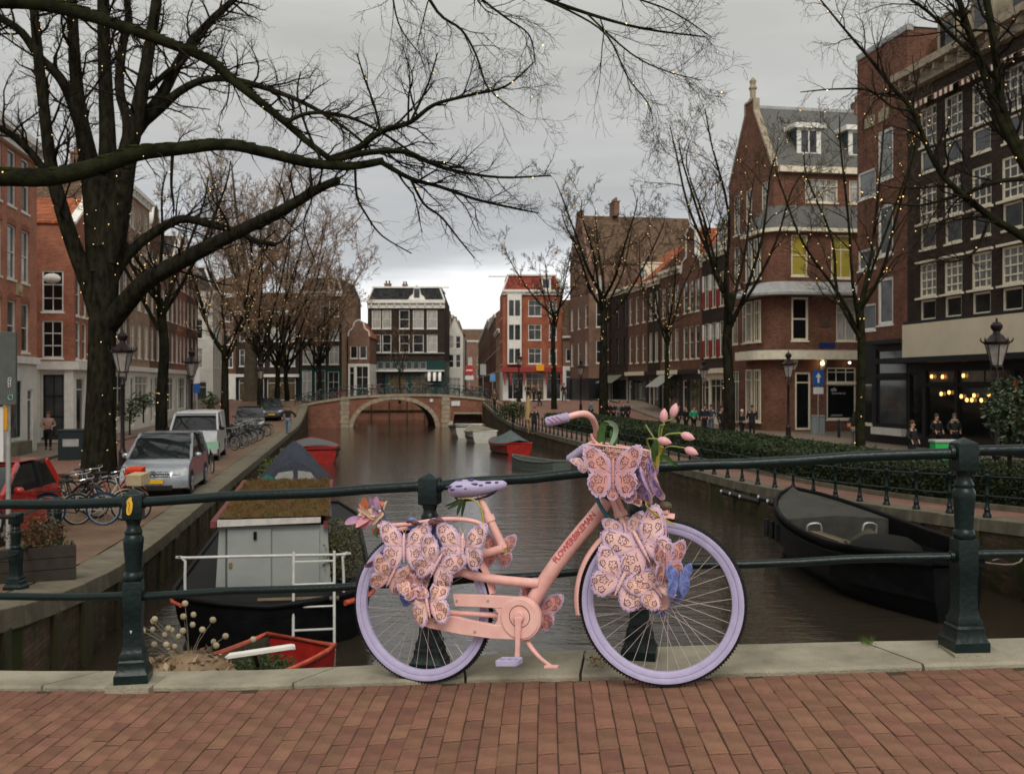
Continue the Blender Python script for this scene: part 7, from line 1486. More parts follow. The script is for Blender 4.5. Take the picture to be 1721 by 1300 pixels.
m_bp = M('butterfly_pink', (.84, .50, .44), rough=.6, scale=22, col2=(.78, .52, .52), bump=.25, bscale=120); m_bl = M('butterfly_lavender_edge', (.46, .35, .52), rough=.65, var=.15, scale=40, bump=.3, bscale=150); m_bo = M('butterfly_peach', (.82, .48, .36), rough=.6, scale=20, col2=(.80, .46, .42), bump=.25, bscale=120); m_bb = M('butterfly_blue', (.16, .22, .50), rough=.6, var=.15, scale=20); m_print = M('maroon_print', (.055, .016, .022), rough=.7, var=0); m_bv = M('butterfly_lilac', (.52, .38, .64), rough=.6, var=.12, scale=20); m_pp = M('violet_print', (.13, .05, .20), rough=.7, var=0); m_bmud = M('butterfly_dusty_rose', (.58, .27, .22), rough=.65, scale=20, col2=(.50, .24, .24), bump=.2)
MIX = {'butterfly_pink': (.70, .46, .52), 'butterfly_peach': (.70, .46, .46), 'butterfly_blue': (.16, .22, .48), 'butterfly_lilac': (.55, .38, .58), 'butterfly_dusty_rose': (.53, .29, .33)}
sets = dict(pink=bfly_meshes(m_bp, m_bl, m_print), pink2=bfly_meshes(m_bp, m_bl, m_print, -.5, 2.5), peach=bfly_meshes(m_bo, m_bl, m_print, -.3, 3.5), lilac=bfly_meshes(m_bv, m_bp, m_pp, .1, -2), blue=bfly_meshes(m_bb, m_bb, m_pp), rose=bfly_meshes(m_bmud, m_bl, m_print, -.45, 1.))
BF = [(680, 918, -.11, 'pink', 1.2, 5, 8, 0), (780, 918, -.10, 'pink2', 1.2, 4, -8, 0), (735, 948, -.12, 'pink', 1.18, 34, 6, 6), (721, 1012, -.11, 'peach', 1.15, -10, -6, -8), (657, 968, -.13, 'peach', .92, 28, 38, 10), (722, 880, -.06, 'pink', .95, 0, 0, 74), (690, 968, -.07, 'peach', .85, -20, 30, -10), (640, 945, -.02, 'lilac', .75, 60, 60, 0), (836, 925, .07, 'rose', .8, 10, 40, 0), (700, 995, .06, 'blue', .9, 20, 0, 0), (715, 900, -.04, 'blue', .8, 10, 10, 0),
      (1078, 916, -.11, 'pink', 1.24, -24, 4, 0), (1045, 975, -.11, 'pink2', 1.22, 30, 5, 0), (1098, 985, -.10, 'peach', .95, -35, 25, 0), (1118, 945, -.12, 'rose', .95, 5, 62, 0), (1141, 975, -.07, 'blue', .72, 8, 55, 0), (1105, 1000, .05, 'blue', .85, 40, 0, 0), (1092, 950, -.06, 'peach', .9, 12, 20, 0),
      (1031, 794, -.165, 'rose', 1.12, 3, 2, -8), (1088, 806, -.185, 'lilac', 1.1, -16, -50, 0), (1076, 808, .07, 'rose', .8, 0, 0, 0), (1046, 820, -.15, 'rose', .7, 14, 10, -14), (983, 776, .10, 'pink', .5, -30, 40, 0), (1052, 893, -.07, 'pink', .8, -8, 14, 0), (904, 1022, .05, 'rose', .95, 20, 20, 0)]
BF += [(700, 985, -.085, 'rose', .75, 75, -20, 0), (1060, 945, -.075, 'rose', .8, 70, 10, 0)]
rgb_ = random.Random(3)
for px, py, off, kind, sc, roll, yaw, pitch in BF:
    me, pm_, bm = sets[kind]; o = link('butterfly', me, bikeb); p = BP(px, py, off)
    o.matrix_local = Matrix.Translation(p) @ Matrix.Rotation(rad(roll), 4, 'Y') @ Matrix.Rotation(rad(yaw), 4, 'Z') @ Matrix.Rotation(rad(pitch), 4, 'X') @ Matrix.Diagonal((sc * rgb_.uniform(.82, 1.0), sc * rgb_.uniform(.5, 1.05), sc * rgb_.uniform(.88, 1.0), 1))
    link('flower_print', pm_, o)['kind'] = 'stuff'; link('butterfly_body', bm, o)
# ---- tulips in the basket, leaves, ribbons, flower bunch at the rear
m_tul = M('tulip_pink', (.66, .30, .33), rough=.45, scale=30, col2=(.72, .42, .42), stretch=(8, 8, 1)); m_stem = M('tulip_stem', (.22, .26, .07), rough=.5, var=.15); m_tleaf = M('tulip_leaf', (.05, .12, .03), rough=.45, var=.25, scale=12, stretch=(6, 6, 1)); m_yst = M('yellow_stem', (.42, .36, .06), rough=.5)
def tulip(bx, by, off, tilt, base, label):
    t = thing('tulip', label, 'flower', group='tulips in the bicycle basket'); t.matrix_world = BM
    e = BP(bx, by, off); b = BP(*base); d = V((math.sin(tilt), 0, math.cos(tilt))); bot = e - d * .026
    s = MB(); mid = b.lerp(bot, .6) + V((-.02 * math.sin(tilt) * 2, 0, .03)); s.tube(smooth_pts([b, mid, bot - d * .012, bot], 5), .0038, n=6); s.build('stem', m_stem, t, smooth=60)
    R3 = V((0, 0, 1)).rotation_difference(d).to_matrix()
    for i in range(5):
        p = MB(); a0 = i * 1.2566; secs = []
        for z, r, hw_ in ((0, .006, .5), (.010, .0145, .8), (.026, .0175, .85), (.042, .0135, .75), (.054, .0055, .6), (.059, .001, .3)):
            secs.append([bot + R3 @ V((r * (1 + .06 * (i % 2)) * math.cos(a0 + hw_ * q), r * (1 + .06 * (i % 2)) * math.sin(a0 + hw_ * q), z)) for q in (-1, -.5, 0, .5, 1)])
        p.rings(secs, closed=False, cap=False); p.build('petal', m_tul, t, smooth=80)
for a in ((1116, 699, -.10, .12, (1106, 760, -.06), 'pink tulip bud second highest in the bicycle basket, pointing up'), (1133, 690, -.12, .35, (1108, 760, -.06), 'highest pink tulip bud above the bicycle basket'), (1155, 733, -.12, 2.0, (1112, 768, -.06), 'pink tulip bud arching out to the right over the railing'), (1116, 741, -.13, 1.9, (1100, 770, -.06), 'open pink tulip bud low against the basket leaves'), (1161, 758, -.10, 2.05, (1112, 775, -.06), 'lowest pink tulip bud drooping right just above the rail')): tulip(*a)
def leaf(nm, pts, w, mat, par, tw=0.):
    p = smooth_pts(pts, 4); n = len(p); m = MB(); secs = []
    for i in range(n):
        t = i / (n - 1); d = (p[min(i + 1, n - 1)] - p[max(i - 1, 0)]).normalized(); s_ = d.cross(V((0, 1, 0))).normalized(); s_ = Matrix.Rotation(tw * t, 3, d) @ s_; ww = w * (math.sin(math.pi * min(1, .12 + .88 * t)) ** .7) + .0006
        secs.append([p[i] - s_ * ww, p[i] + V((0, .004, -.002)), p[i] + s_ * ww])
    m.rings(secs, closed=False, cap=False); return m.build(nm, mat, par, smooth=80)
bq = thing('tulip_leaves', 'green tulip leaves and stalks standing in the bicycle basket', 'leaves'); bq.matrix_world = BM
leaf('leaf', [BP(1014, 756, -.08), BP(1010, 735, -.09), BP(1014, 714, -.10), BP(1024, 712, -.10)], .016, m_tleaf, bq, .6); leaf('leaf', [BP(1026, 748, -.06), BP(1034, 730, -.06), BP(1034, 716, -.07), BP(1022, 709, -.08), BP(1010, 712, -.09)], .012, M('tulip_leaf_pale', (.22, .30, .20), rough=.5, var=.2), bq, -.5); leaf('leaf', [BP(1028, 750, .0), BP(1032, 735, .0), BP(1026, 722, .0)], .018, m_tleaf, bq)
leaf('leaf', [BP(1102, 775, -.08), BP(1100, 755, -.10), BP(1104, 737, -.11)], .015, m_tleaf, bq); leaf('leaf', [BP(1104, 770, -.08), BP(1118, 768, -.10), BP(1131, 778, -.12), BP(1140, 782, -.12)], .011, m_tleaf, bq, .7)
for q in (([BP(1104, 782, -.07), BP(1107, 766, -.08), BP(1112, 750, -.09)], .010), ([BP(1100, 788, -.06), BP(1103, 772, -.07), BP(1110, 752, -.08)], .008)): t = MB(); t.tube(smooth_pts(q[0], 3), q[1], n=8); t.build('stalk', m_yst, bq, smooth=60)
t = MB(); t.tube(smooth_pts([BP(1085, 713, -.05), BP(1092, 725, -.05), BP(1100, 738, -.06), BP(1103, 760, -.05)], 3), .0034, n=6); t.build('stalk', m_stem, bq, smooth=60); t = MB(); t.tube(smooth_pts([BP(1086, 842, -.14), BP(1087, 850, -.15), BP(1100, 863, -.12), BP(1120, 874, -.08), BP(1135, 882, -.06)], 3), [.004] * 13, n=6); t.build('stalk', m_yst, bq, smooth=60)
for px, py, c_ in ((985, 758, m_yst), (1058, 765, M('blue_glitter', (.08, .25, .36), rough=.3)), (1066, 790, MATS['blue_glitter'])):
    t = MB(); t.ball(BP(px, py, -.12), (.014, .012, .022), n=8, k=6); t.build('trinket', c_, bikeb, smooth=70)
sb_ = thing('saddle_leaves', 'drooping tulip leaves tied under the lavender saddle', 'leaves'); sb_.matrix_world = BM
for pts, w_ in (([(776, 838, -.05), (768, 846, -.06), (752, 855, -.07)], .008), ([(778, 840, -.05), (772, 852, -.06), (768, 866, -.06)], .008), ([(782, 840, -.04), (778, 855, -.05), (776, 868, -.05)], .007), ([(772, 838, -.04), (762, 845, -.04), (748, 850, -.05)], .005)): leaf('leaf', [BP(*q) for q in pts], w_, m_gr[1], sb_)
t = MB(); t.tube(smooth_pts([BP(770, 838, -.04), BP(792, 838, -.05), BP(808, 852, -.05), BP(812, 880, -.04)], 4), .004, n=6); t.build('stalk', m_yst, sb_, smooth=60)
fb_ = thing('flower_bunch', 'bunch of pink and orange silk flowers tied to the rear rack end', 'flowers'); fb_.matrix_world = BM; rg = random.Random(21)
fm = [M('silk_pink', (.62, .26, .30), rough=.6), M('silk_orange', (.66, .22, .10), rough=.6), M('silk_mauve', (.45, .26, .40), rough=.6), M('silk_cream', (.66, .46, .32), rough=.6), M('silk_slate', (.14, .16, .24), rough=.6)]
ctr = BP(629, 866, 0)
for i in range(34):
    a, b = rg.uniform(-.9, 2.6), rg.uniform(-.7, .7); d = V((math.cos(a) * -.9, math.sin(b) * .8, math.sin(a))).normalized(); L = rg.uniform(.06, .105); p0 = ctr + V((rg.gauss(0, .022), rg.gauss(0, .02), rg.gauss(0, .018)))
    leaf('petal', [p0, p0 + d * L * .5 + V((0, -.006, .006)), p0 + d * L], rg.uniform(.011, .018), fm[rg.choice((0, 0, 0, 1, 2, 2, 2, 3, 3, 4))], fb_, rg.uniform(-1, 1))
for i in range(6): q = MB(); q.ball(ctr + V((rg.gauss(.01, .02), -.03, rg.gauss(0, .02))), .008, n=8, k=6); q.build('stamen', fm[rg.choice((3, 4))], fb_, smooth=70)
for i in range(3): leaf('petal', [BP(640, 880, -.03), BP(650 - 10 * i, 884 + 5 * i, -.04), BP(664 - 14 * i, 876 + 14 * i, -.04)], .008, fm[1] if i == 0 else m_gr[0], fb_)
# ================================================================ STREET FURNITURE
m_lampi = M('maroon_black_iron', (.014, .008, .009), rough=.4, var=.3); m_lglass = M('lantern_glass', (.30, .27, .24), rough=.15, var=.3, scale=3)
def lantern(label, px, d, ground, group='crown topped street lanterns'):
    t = thing('street_lantern', label, 'street lantern', (X(px, d), d, ground), .3, group)
    p = MB(); p.lathe([(.24, -.1), (.24, .12), (.19, .16), (.17, .5), (.19, .54), (.13, .60), (.11, .95), (.13, 1.0), (.10, 1.05), (.065, 1.15), (.055, 3.0), (.08, 3.03), (.08, 3.08), (.05, 3.12), (.045, 3.28)], n=12); p.build('post', m_lampi, t, smooth=40)
    f = MB()
    for i in range(4): a = i * math.pi / 2 + math.pi / 4; c, s = math.cos(a), math.sin(a); f.tube(smooth_pts([(.04 * c, .04 * s, 3.1), (.13 * c, .13 * s, 3.2), (.15 * c, .15 * s, 3.35), (.12 * c, .12 * s, 3.45)], 3), .016, n=5)
    for i in range(6): a = i * math.pi / 3; c, s = math.cos(a), math.sin(a); f.tube([(.14 * c, .14 * s, 3.42), (.30 * c, .30 * s, 4.02)], .014, n=5)
    f.lathe([(.15, 3.40), (.15, 3.44), (.02, 3.45)], n=12); f.tube([(.31 * math.cos(a), .31 * math.sin(a), 4.03) for a in [i * math.pi / 6 for i in range(12)]], .02, n=5, closed=True); f.build('lantern_frame', m_lampi, t, smooth=40)
    g = MB(); g.rings([[(r * math.cos(i * math.pi / 3), r * math.sin(i * math.pi / 3), z) for i in range(6)] for r, z in ((.135, 3.45), (.285, 4.0))]); g.build('lantern_glass', m_lglass, t)
    r = MB(); r.lathe([(.34, 4.03), (.35, 4.08), (.26, 4.14), (.16, 4.26), (.10, 4.30), (.09, 4.36), (.15, 4.45), (.16, 4.52), (.10, 4.60), (.03, 4.63), (.03, 4.70), (.005, 4.74)], n=12)
    for i in range(8): a = i * math.pi / 4; c, s = math.cos(a), math.sin(a); r.tube([(.34 * c, .34 * s, 4.06), (.40 * c, .40 * s, 4.13), (.39 * c, .39 * s, 4.2)], [.025, .02, .006], n=4)
    r.build('lantern_crown', m_lampi, t, smooth=40); return t
lantern('street lantern in front of the big fairy lit trunk', 206, 29.6, ZL(29.6)); lantern('street lantern behind the silver car beside the white van', 322, 45, ZL(45)); lantern('street lantern left of the corner building door', 1325, 48, ZR(48)); lantern('street lantern in front of the black shopfront', 1675, 26.6, ZR(26.6) + .05); lantern('street lantern before the pub with shutters', 1183, 64, ZR(64)); lantern('distant street lantern under the far plane tree', 438, 72, ZL(72)); lantern('distant street lantern in front of the slim white house', 976, 80, ZR(80)); lantern('farthest street lantern by the red corner house', 872, 92, ZR(92))
def pole_sign(name, label, px, d, ground, top, board, mat, pr=.03, extra=None):
    t = thing(name, label, 'sign', (X(px, d), d, ground)); p = MB(); p.tube([(0, 0, -.1), (0, 0, top)], pr, n=8); p.build('pole', m_alu, t, smooth=50)
    b = MB(); x0, x1, z0, z1 = board; b.box(x0, -.06, z0, x1, -.035, z1); bo = b.build('board', mat, t, bevel=.01); return t, bo
m_sblue = M('sign_blue', (.02, .09, .30), rough=.4, var=.05); m_sred = M('sign_red', (.45, .025, .02), rough=.4, var=.05)
g0 = ZR(58.5) + .1
t, b = pole_sign('traffic_sign', 'blue one way sign with white arrow by the corner building', 1375, 58.5, g0, 3.8, (-.32, .32, Z(648, 58.5) - g0, Z(622, 58.5) - g0), m_sblue)
zc_ = (Z(635, 58.5) - g0); a = MB(); a.prism([(-.06, -.28), (.06, -.28), (.06, .05), (.17, .05), (0, .32), (-.17, .05), (-.06, .05)], lambda x, z, q: V((x, q, zc_ + z)), -.07, -.061); a.build('arrow', m_let, b)
a = MB(); a.box(-.3, -.06, zc_ - .95, .3, -.04, zc_ - .55); a.build('lower_plate', m_let, t)
g0 = -.7; t, b = pole_sign('traffic_sign', 'round red no entry sign beyond the right end of the far bridge', 789, 104, g0, 2.9, (-.05, .05, 1.9, 2.0), m_let)
a = MB(); a.tube([(0, -.09, Z(622, 104) - g0), (0, -.061, Z(622, 104) - g0)], .5, n=18); o = a.build('disc', m_sred, t); a = MB(); a.box(-.33, -.1, Z(622, 104) - g0 - .08, .33, -.092, Z(622, 104) - g0 + .08); a.build('bar', m_let, o); a = MB(); a.box(-.45, -.08, Z(638, 104) - g0, .45, -.06, Z(631, 104) - g0); a.build('lower_plate', m_let, t)
t, b = pole_sign('traffic_sign', 'blue street sign right of the no entry sign', 828, 98, -.6, 3.0, (-.28, .28, Z(641, 98) + .6, Z(628, 98) + .6), M('pale_blue_sign', (.12, .25, .45), rough=.4)); pole_sign('traffic_sign', 'blank grey sign pole at the right end of the far bridge', 812, 99, -.6, 3.4, (-.3, .3, Z(630, 99) + .6, Z(612, 99) + .6), m_lead)
g0 = ZL(45); t, b = pole_sign('traffic_sign', 'blue and white parking sign behind the second lantern', 331, 49, g0, 4.2, (-.16, .16, Z(660, 49) - g0, Z(645, 49) - g0), m_sblue); a = MB(); a.box(-.16, -.06, Z(644, 49) - g0, .16, -.04, Z(620, 49) - g0); a.build('white_plate', m_let, t)
# grey info panel on a pole at the left edge
d_ = 17.5; g0 = ZL(d_); ip = thing('info_panel', 'grey metal panel on a steel pole cut off by the left edge', 'sign', (X(14, d_), d_, g0))
p = MB(); p.tube([(0, 0, -.1), (0, 0, Z(560, d_) - g0)], .042, n=10); p.build('pole', m_alu, ip, smooth=50)
p = MB(); p.box(-.42, -.12, Z(680, d_) - g0, .19, -.05, Z(558, d_) - g0); p.build('board', M('panel_grey', (.085, .09, .085), rough=.5, var=.15), ip, bevel=.012)
p = MB(); p.tube([(.105, -.13, Z(667, d_) - g0), (.105, -.121, Z(667, d_) - g0)], .062, n=20); o = p.build('round_emblem', M('emblem_green', (.012, .10, .06), rough=.5), ip); p = MB(); p.tube([(.105 + .045 * math.cos(a), -.132, Z(667, d_) - g0 + .045 * math.sin(a)) for a in [i * .5236 for i in range(12)]], .004, n=4, closed=True); p.build('emblem_ring', m_let, o)
for k_, ch in enumerate('DUO'): text_mesh(ch, .09, m_let, ip, 'lettering', Matrix.Translation((.05, -.125, Z(650 - k_ * 5.2, d_) - g0)) @ Matrix.Rotation(math.pi / 2, 4, 'X'), extr=.002)
p = MB(); p.box(-.05, -.07, Z(722, d_) - g0, .02, -.045, Z(683, d_) - g0); p.build('orange_sticker', M('orange_sticker', (.55, .25, .02), rough=.5), ip); p = MB(); p.box(-.42, -.06, Z(775, d_) - g0, -.06, -.04, Z(683, d_) - g0); p.build('white_notice', m_let, ip)
# waste container, cabinets, bollards, planter, parasol
def boxthing(name, label, cat, px, d, ground, w, dp, h, mat, lid=None, rot=0.):
    t = thing(name, label, cat, (X(px, d), d, ground), rot); b = MB(); b.box(-w / 2, -dp / 2, -.05, w / 2, dp / 2, h); b.build('body', mat, t, bevel=.02)
    l = MB(); l.box(-w / 2 - .03, -dp / 2 - .03, h, w / 2 + .03, dp / 2 + .03, h + .08); l.build('lid', lid or mat, t, bevel=.02); return t
t = boxthing('waste_container', 'dark green waste container left of the big trunk', 'container', 121, 40, ZL(40), .95, .8, 1.15, M('container_dark', (.012, .02, .022), rough=.5), rot=.3); p = MB(); p.box(-.3, -.43, .55, .3, -.402, .85); p.build('hatch', m_lead, t)
t = boxthing('utility_box', 'pale grey utility box beside the corner building', 'cabinet', 1374, 58.8, ZR(59) + .1, .75, .45, 1.05, M('cabinet_grey', (.22, .25, .26), rough=.6)); p = MB(); p.box(-.02, -.235, .1, .02, -.226, 1.0); p.build('door_gap', m_blackp, t)
t = boxthing('graffiti_cabinet', 'electricity cabinet painted bright green and orange behind the railing post', 'cabinet', 1587, 27.6, ZR(27.6), .66, .4, 1.38, M('graffiti_green', (.02, .36, .06), rough=.6, scale=3, col2=(.03, .46, .10)), lid=M('lid_grey', (.36, .36, .34), rough=.6))
p = MB(); p.box(-.331, -.206, -.02, .331, -.203, .42); p.build('orange_paint', M('graffiti_orange', (.66, .13, .02), rough=.6, scale=4, col2=(.62, .20, .10)), t); p = MB(); p.prism([(.1 + .22 * math.cos(a), .45 + .3 * math.sin(a)) for a in [i * .524 for i in range(12)]], lambda x, z, q: V((x, q, z)), -.212, -.207); o = p.build('painted_face', M('graffiti_salmon', (.70, .22, .16), rough=.6), t)
for x_ in (.02, .17): p = MB(); p.prism([(x_ + .03 * math.cos(a), .55 + .06 * math.sin(a)) for a in [i * .785 for i in range(8)]], lambda x, z, q: V((x, q, z)), -.217, -.213); p.build('painted_eye', m_blackp, o)
p = MB(); p.prism([(.1, .95), (.28, 1.0), (.26, 1.2), (.16, 1.1)], lambda x, z, q: V((x, q, z)), -.212, -.207); p.build('red_scrawl', m_sred, t)
for px, d_, lb in ((1410, 55, 'black bollard right of the corner building shop window'), (1458, 52, 'black bollard behind the slender tree')):
    b = MB(); b.lathe([(.09, -.05), (.09, .8), (.07, .84), (.085, .9), (.06, .98), (.01, 1.0)], n=10); o = b.build('bollard', m_iron, smooth=40); o.location = (X(px, d_), d_, ZR(d_) + .1); tag(o, lb, 'bollard')
pl_ = thing('planter_box', 'weathered wooden planter with reddish weeds on the left quay railing', 'planter', (X(62, 14.3), 14.3, ZL(14.3) + .02), TH + .35)
b = MB()
for i in range(3): b.box(-.5, -.28, .01 + i * .165, .5, -.25, .165 + i * .165); b.box(.47, -.25, .01 + i * .165, .5, .25, .165 + i * .165)
b.box(-.5, -.25, 0, .47, .25, .44); b.build('box', M('planter_wood', (.038, .030, .024), rough=.8, var=.25, scale=6), pl_); leafmass('weeds', (0, 0, .66), (.42, .2, .28), 900, .028, [M('weed_rust', (.13, .055, .028), rough=.8, var=.3), M('weed_rust2', (.10, .065, .03), rough=.8), m_gr[0]], pl_, 31, stems=40); leafmass('low_weeds', (.15, 0, .5), (.3, .2, .07), 300, .02, m_gr, pl_, 32)
b = MB(); b.lathe([(.02, 0), (.03, .8), (.22, .85), (.17, 1.6), (.09, 2.2), (.02, 2.4)], n=10); o = b.build('closed_parasol', M('tan_parasol', (.36, .24, .10), rough=.8)); o.location = (X(888, 62), 62, ZR(62)); tag(o, 'closed tan parasol standing on the right quay path', 'parasol')
for px, py, d_, r_, n_, lb, ms in ((862, 690, 68, (1.3, .8, .7), 900, 'dark round shrub beside the closed parasol', m_gr), (1697, 690, 21.5, (.6, .5, .8), 1500, 'dark leafy shrub at the right edge in front of the shop', [m_gr[1], M('leaf_grey_green', (.10, .13, .08), rough=.6, var=.3), m_gr[1]]), (218, 690, 57, (.8, .8, .7), 300, 'potted palm in front of the pale brick house', m_gr), (241, 672, 60, (1.0, .8, .55), 300, 'flat topped potted tree in front of the pale brick house', m_gr), (352, 675, 66, (.6, .6, .7), 300, 'small clipped green bush by the house steps behind the van', m_gr)):
    o = thing('shrub', lb, 'shrub', tuple(W(px, py, d_))); leafmass('foliage', (0, 0, 0), r_, n_, .11 if d_ > 30 else .06, ms, o, int(px), stems=14); b = MB(); b.tube([(0, 0, -1.4), (0, 0, -.1)], .05, n=6); b.build('stem', m_bark, o)
# kerb weeds and litter
o = thing('grass_tuft', 'small green grass tuft in the kerb joint near the right post', 'grass', tuple(W(1458, 1081, 4.42))); rg = random.Random(2); m = MB()
for i in range(60):
    a = rg.uniform(0, 6.28); L = rg.uniform(.015, .045); p = V((rg.gauss(0, .012), rg.gauss(0, .01), 0)); m.add([p + V((-.0012, 0, 0)), p + V((.0012, 0, 0)), p + V((math.cos(a) * L * .7, math.sin(a) * L * .5, L))], [(0, 1, 2)])
m.build('blades', M('grass_blade', (.07, .13, .02), rough=.6, var=.3), o)
o = leafmass('fallen_leaves', W(1002, 1112, 4.4), (.05, .12, .006), 36, .010, [M('leaf_litter', (.20, .10, .03), rough=.8, var=.4)], None, 3); struct(o, 'stuff'); o['label'] = 'few brown leaf bits on the kerb'; o['category'] = 'leaves'
# ---- hedge along the right quay
hg = MB(); rg = random.Random(77); core = MB(); ys = [13 + i * 1. for i in range(60)]
HO0, HO1, HH = 1.95, 5.6, .88
rr = []
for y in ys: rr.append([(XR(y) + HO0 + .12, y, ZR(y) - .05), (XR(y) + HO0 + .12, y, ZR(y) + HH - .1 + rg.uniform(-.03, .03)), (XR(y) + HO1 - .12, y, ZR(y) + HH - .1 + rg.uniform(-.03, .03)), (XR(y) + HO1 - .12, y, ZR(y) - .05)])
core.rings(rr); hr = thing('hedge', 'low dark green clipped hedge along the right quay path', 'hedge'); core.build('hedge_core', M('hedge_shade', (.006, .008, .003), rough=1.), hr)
N = 72000
for i in range(N):
    y = 13 + 59 * rg.random() ** 1.7; u = rg.random(); b = mnoise.noise(V((y * .9, u * 3, 1.))) * .09
    if u < .62: p = V((XR(y) + HO0 + (HO1 - HO0) * rg.random(), y, ZR(y) + HH + rg.gauss(0, .035) + b))
    elif u < .94: p = V((XR(y) + HO0 + rg.gauss(0, .035), y, ZR(y) + HH * rg.random()))
    else: p = V((XR(y) + HO1 + rg.gauss(0, .04), y, ZR(y) + HH * rg.random()))
    a = V((rg.gauss(0, 1), rg.gauss(0, 1), rg.gauss(0, .8))).normalized(); c = a.cross(V((rg.gauss(0, 1), rg.gauss(0, 1), rg.gauss(0, 1)))).normalized(); s = .030 * (1 + y / 45) * rg.uniform(.6, 1.3)
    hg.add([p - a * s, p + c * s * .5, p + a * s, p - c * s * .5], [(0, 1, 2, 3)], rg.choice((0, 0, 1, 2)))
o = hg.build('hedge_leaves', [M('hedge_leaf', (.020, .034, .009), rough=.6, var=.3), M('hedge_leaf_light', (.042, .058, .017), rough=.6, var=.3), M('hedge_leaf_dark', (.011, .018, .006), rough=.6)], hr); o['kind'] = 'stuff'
kl = MB()
for a, b in zip(ys, ys[1:]): kl.bar((XR(a) + HO0 - .12, a, ZR(a) + .06), (XR(b) + HO0 - .12, b, ZR(b) + .06), .12, .13)
struct(kl.build('hedge_kerb', m_cope))

# ================================================================ PEOPLE
m_skin = M('skin', (.42, .24, .17), rough=.55, var=.06)
def skinmesh(name, verts, edges, root=0, sub=1):
    me = bpy.data.meshes.new(name); me.from_pydata([v[:3] for v in verts], edges, []); o = bpy.data.objects.new(name, me); COL.objects.link(o)
    import bmesh
    bm_ = bmesh.new(); bm_.from_mesh(me); bm_.verts.layers.skin.verify(); bm_.to_mesh(me); bm_.free()
    sm_ = o.modifiers.new('skin', 'SKIN'); lay = me.skin_vertices[0].data
    for i, v in enumerate(verts): lay[i].radius = (v[3], v[4] if len(v) > 4 else v[3]); lay[i].use_root = (i == root)
    s2 = o.modifiers.new('sub', 'SUBSURF'); s2.levels = sub; s2.render_levels = sub
    return o
def person(label, x, y, z, rot, H=1.72, top=(.02, .02, .022), legs=(.015, .015, .018), hair=(.03, .02, .012), stride=.0, arm=.15, elbow=.5, coat=0., hat=None, extra=None, group=None, hairlong=False):
    t = thing('person', label, 'person', (x, y, z), rot, group); t.scale = (H / 1.75,) * 3
    hipz, kz = .92, .49; st = stride
    P = lambda a, b, c, r, r2=None: (a, b, c, r, r2 or r)
    vs = [P(0, 0, .95, .13, .10), P(0, 0, 1.12, .125, .09), P(0, -.01, 1.32, .15, .10), P(0, 0, 1.46, .07, .06), P(0, -.01, 1.53, .052, .052), P(0, -.025, 1.60, .075, .09), P(0, -.02, 1.70, .068, .08)]; es = [(0, 1), (1, 2), (2, 3), (3, 4), (4, 5), (5, 6)]
    def limb(par, pts):
        for q in pts: vs.append(q); es.append((par, len(vs) - 1)); par = len(vs) - 1
        return par
    legv, armv = {}, {}
    for s in (-1, 1):
        sw = st * s; hp = len(vs); limb(0, [P(s * .09, 0, .90, .085), P(s * .10, -sw * .22, kz + .02, .055), P(s * .10, -sw * .22 + .30 * max(0, -sw) + .02, .10, .04), P(s * .11, -sw * .22 + .26 * max(0, -sw) - .10, .04, .038, .032)]); legv[s] = hp
        hp = len(vs); wr_ = limb(2, [P(s * .19, 0, 1.40, .055), P(s * (.24 + arm * .3), sw * .10 + .02, 1.13, .043), P(s * (.24 + arm * .2 - elbow * .10), sw * .12 - .22 * elbow, .92 + .14 * elbow, .03)]); armv[s] = hp
        w0 = vs[wr_]; pm_ = limb(wr_, [P(w0[0], w0[1] - .03, w0[2] - .07, .030, .018)])
        for f in range(5):
            fx = (-.028 + f * .014) if f else -.038 * s; ln = (.045, .075, .082, .076, .06)[f]; q = vs[pm_]; limb(pm_, [P(q[0] + fx, q[1] - .008, q[2] - ln * .6, .009), P(q[0] + fx * 1.05, q[1] - .022, q[2] - ln, .008)])
    b = skinmesh('body', vs, es); b.parent = t; b.data.materials.append(m_skin)
    def cloth(nm, verts, edges, col, grow=1.2):
        key = 'cloth_%02x%02x%02x' % tuple(int(255 * min(1, c)) for c in col); o = skinmesh(nm, [(v[0], v[1], v[2], v[3] * grow + .012, v[4] * grow + .012) for v in verts], edges); o.parent = t; o.data.materials.append(M(key, col, rough=.85, var=.2, scale=9)); return o
    jv = [vs[0], vs[1], vs[2], P(0, 0, 1.47, .06)]; je = [(0, 1), (1, 2), (2, 3)]
    if coat: jv.append(P(0, .01, .95 - coat, .16, .13)); je.append((0, 4))
    for s in (-1, 1):
        a = armv[s]; n = len(jv); jv += [vs[a], vs[a + 1], vs[a + 2]]; je += [(2, n), (n, n + 1), (n + 1, n + 2)]
    cloth('jacket', jv, je, top)
    tv = [vs[0]]; te = []
    for s in (-1, 1): a = legv[s]; n = len(tv); tv += [vs[a], vs[a + 1], vs[a + 2]]; te += [(0, n), (n, n + 1), (n + 1, n + 2)]
    cloth('trousers', tv, te, legs, 1.12)
    for s in (-1, 1): a = legv[s]; f0, f1 = V(vs[a + 2][:3]), V(vs[a + 3][:3]); m = MB(); m.ball(f0.lerp(f1, .6) + V((0, 0, -.005)), (.05, .135, .05), n=8, k=6); m.build('shoe', m_blackp, t, smooth=70)
    m = MB(); m.ball((0, .005, 1.685), (.092, .105, .10), n=12, k=8)
    if hairlong: m.ball((0, .045, 1.54), (.085, .06, .15), n=10, k=7)
    hm = M('hair_%d' % int(hair[0] * 1000), hair, rough=.7, var=.3) if not hat else M('hat_%d%d' % (int(hat[0] * 99), int(hat[1] * 99)), hat, rough=.9); m.build('hat' if hat else 'hair', hm, t, smooth=80)
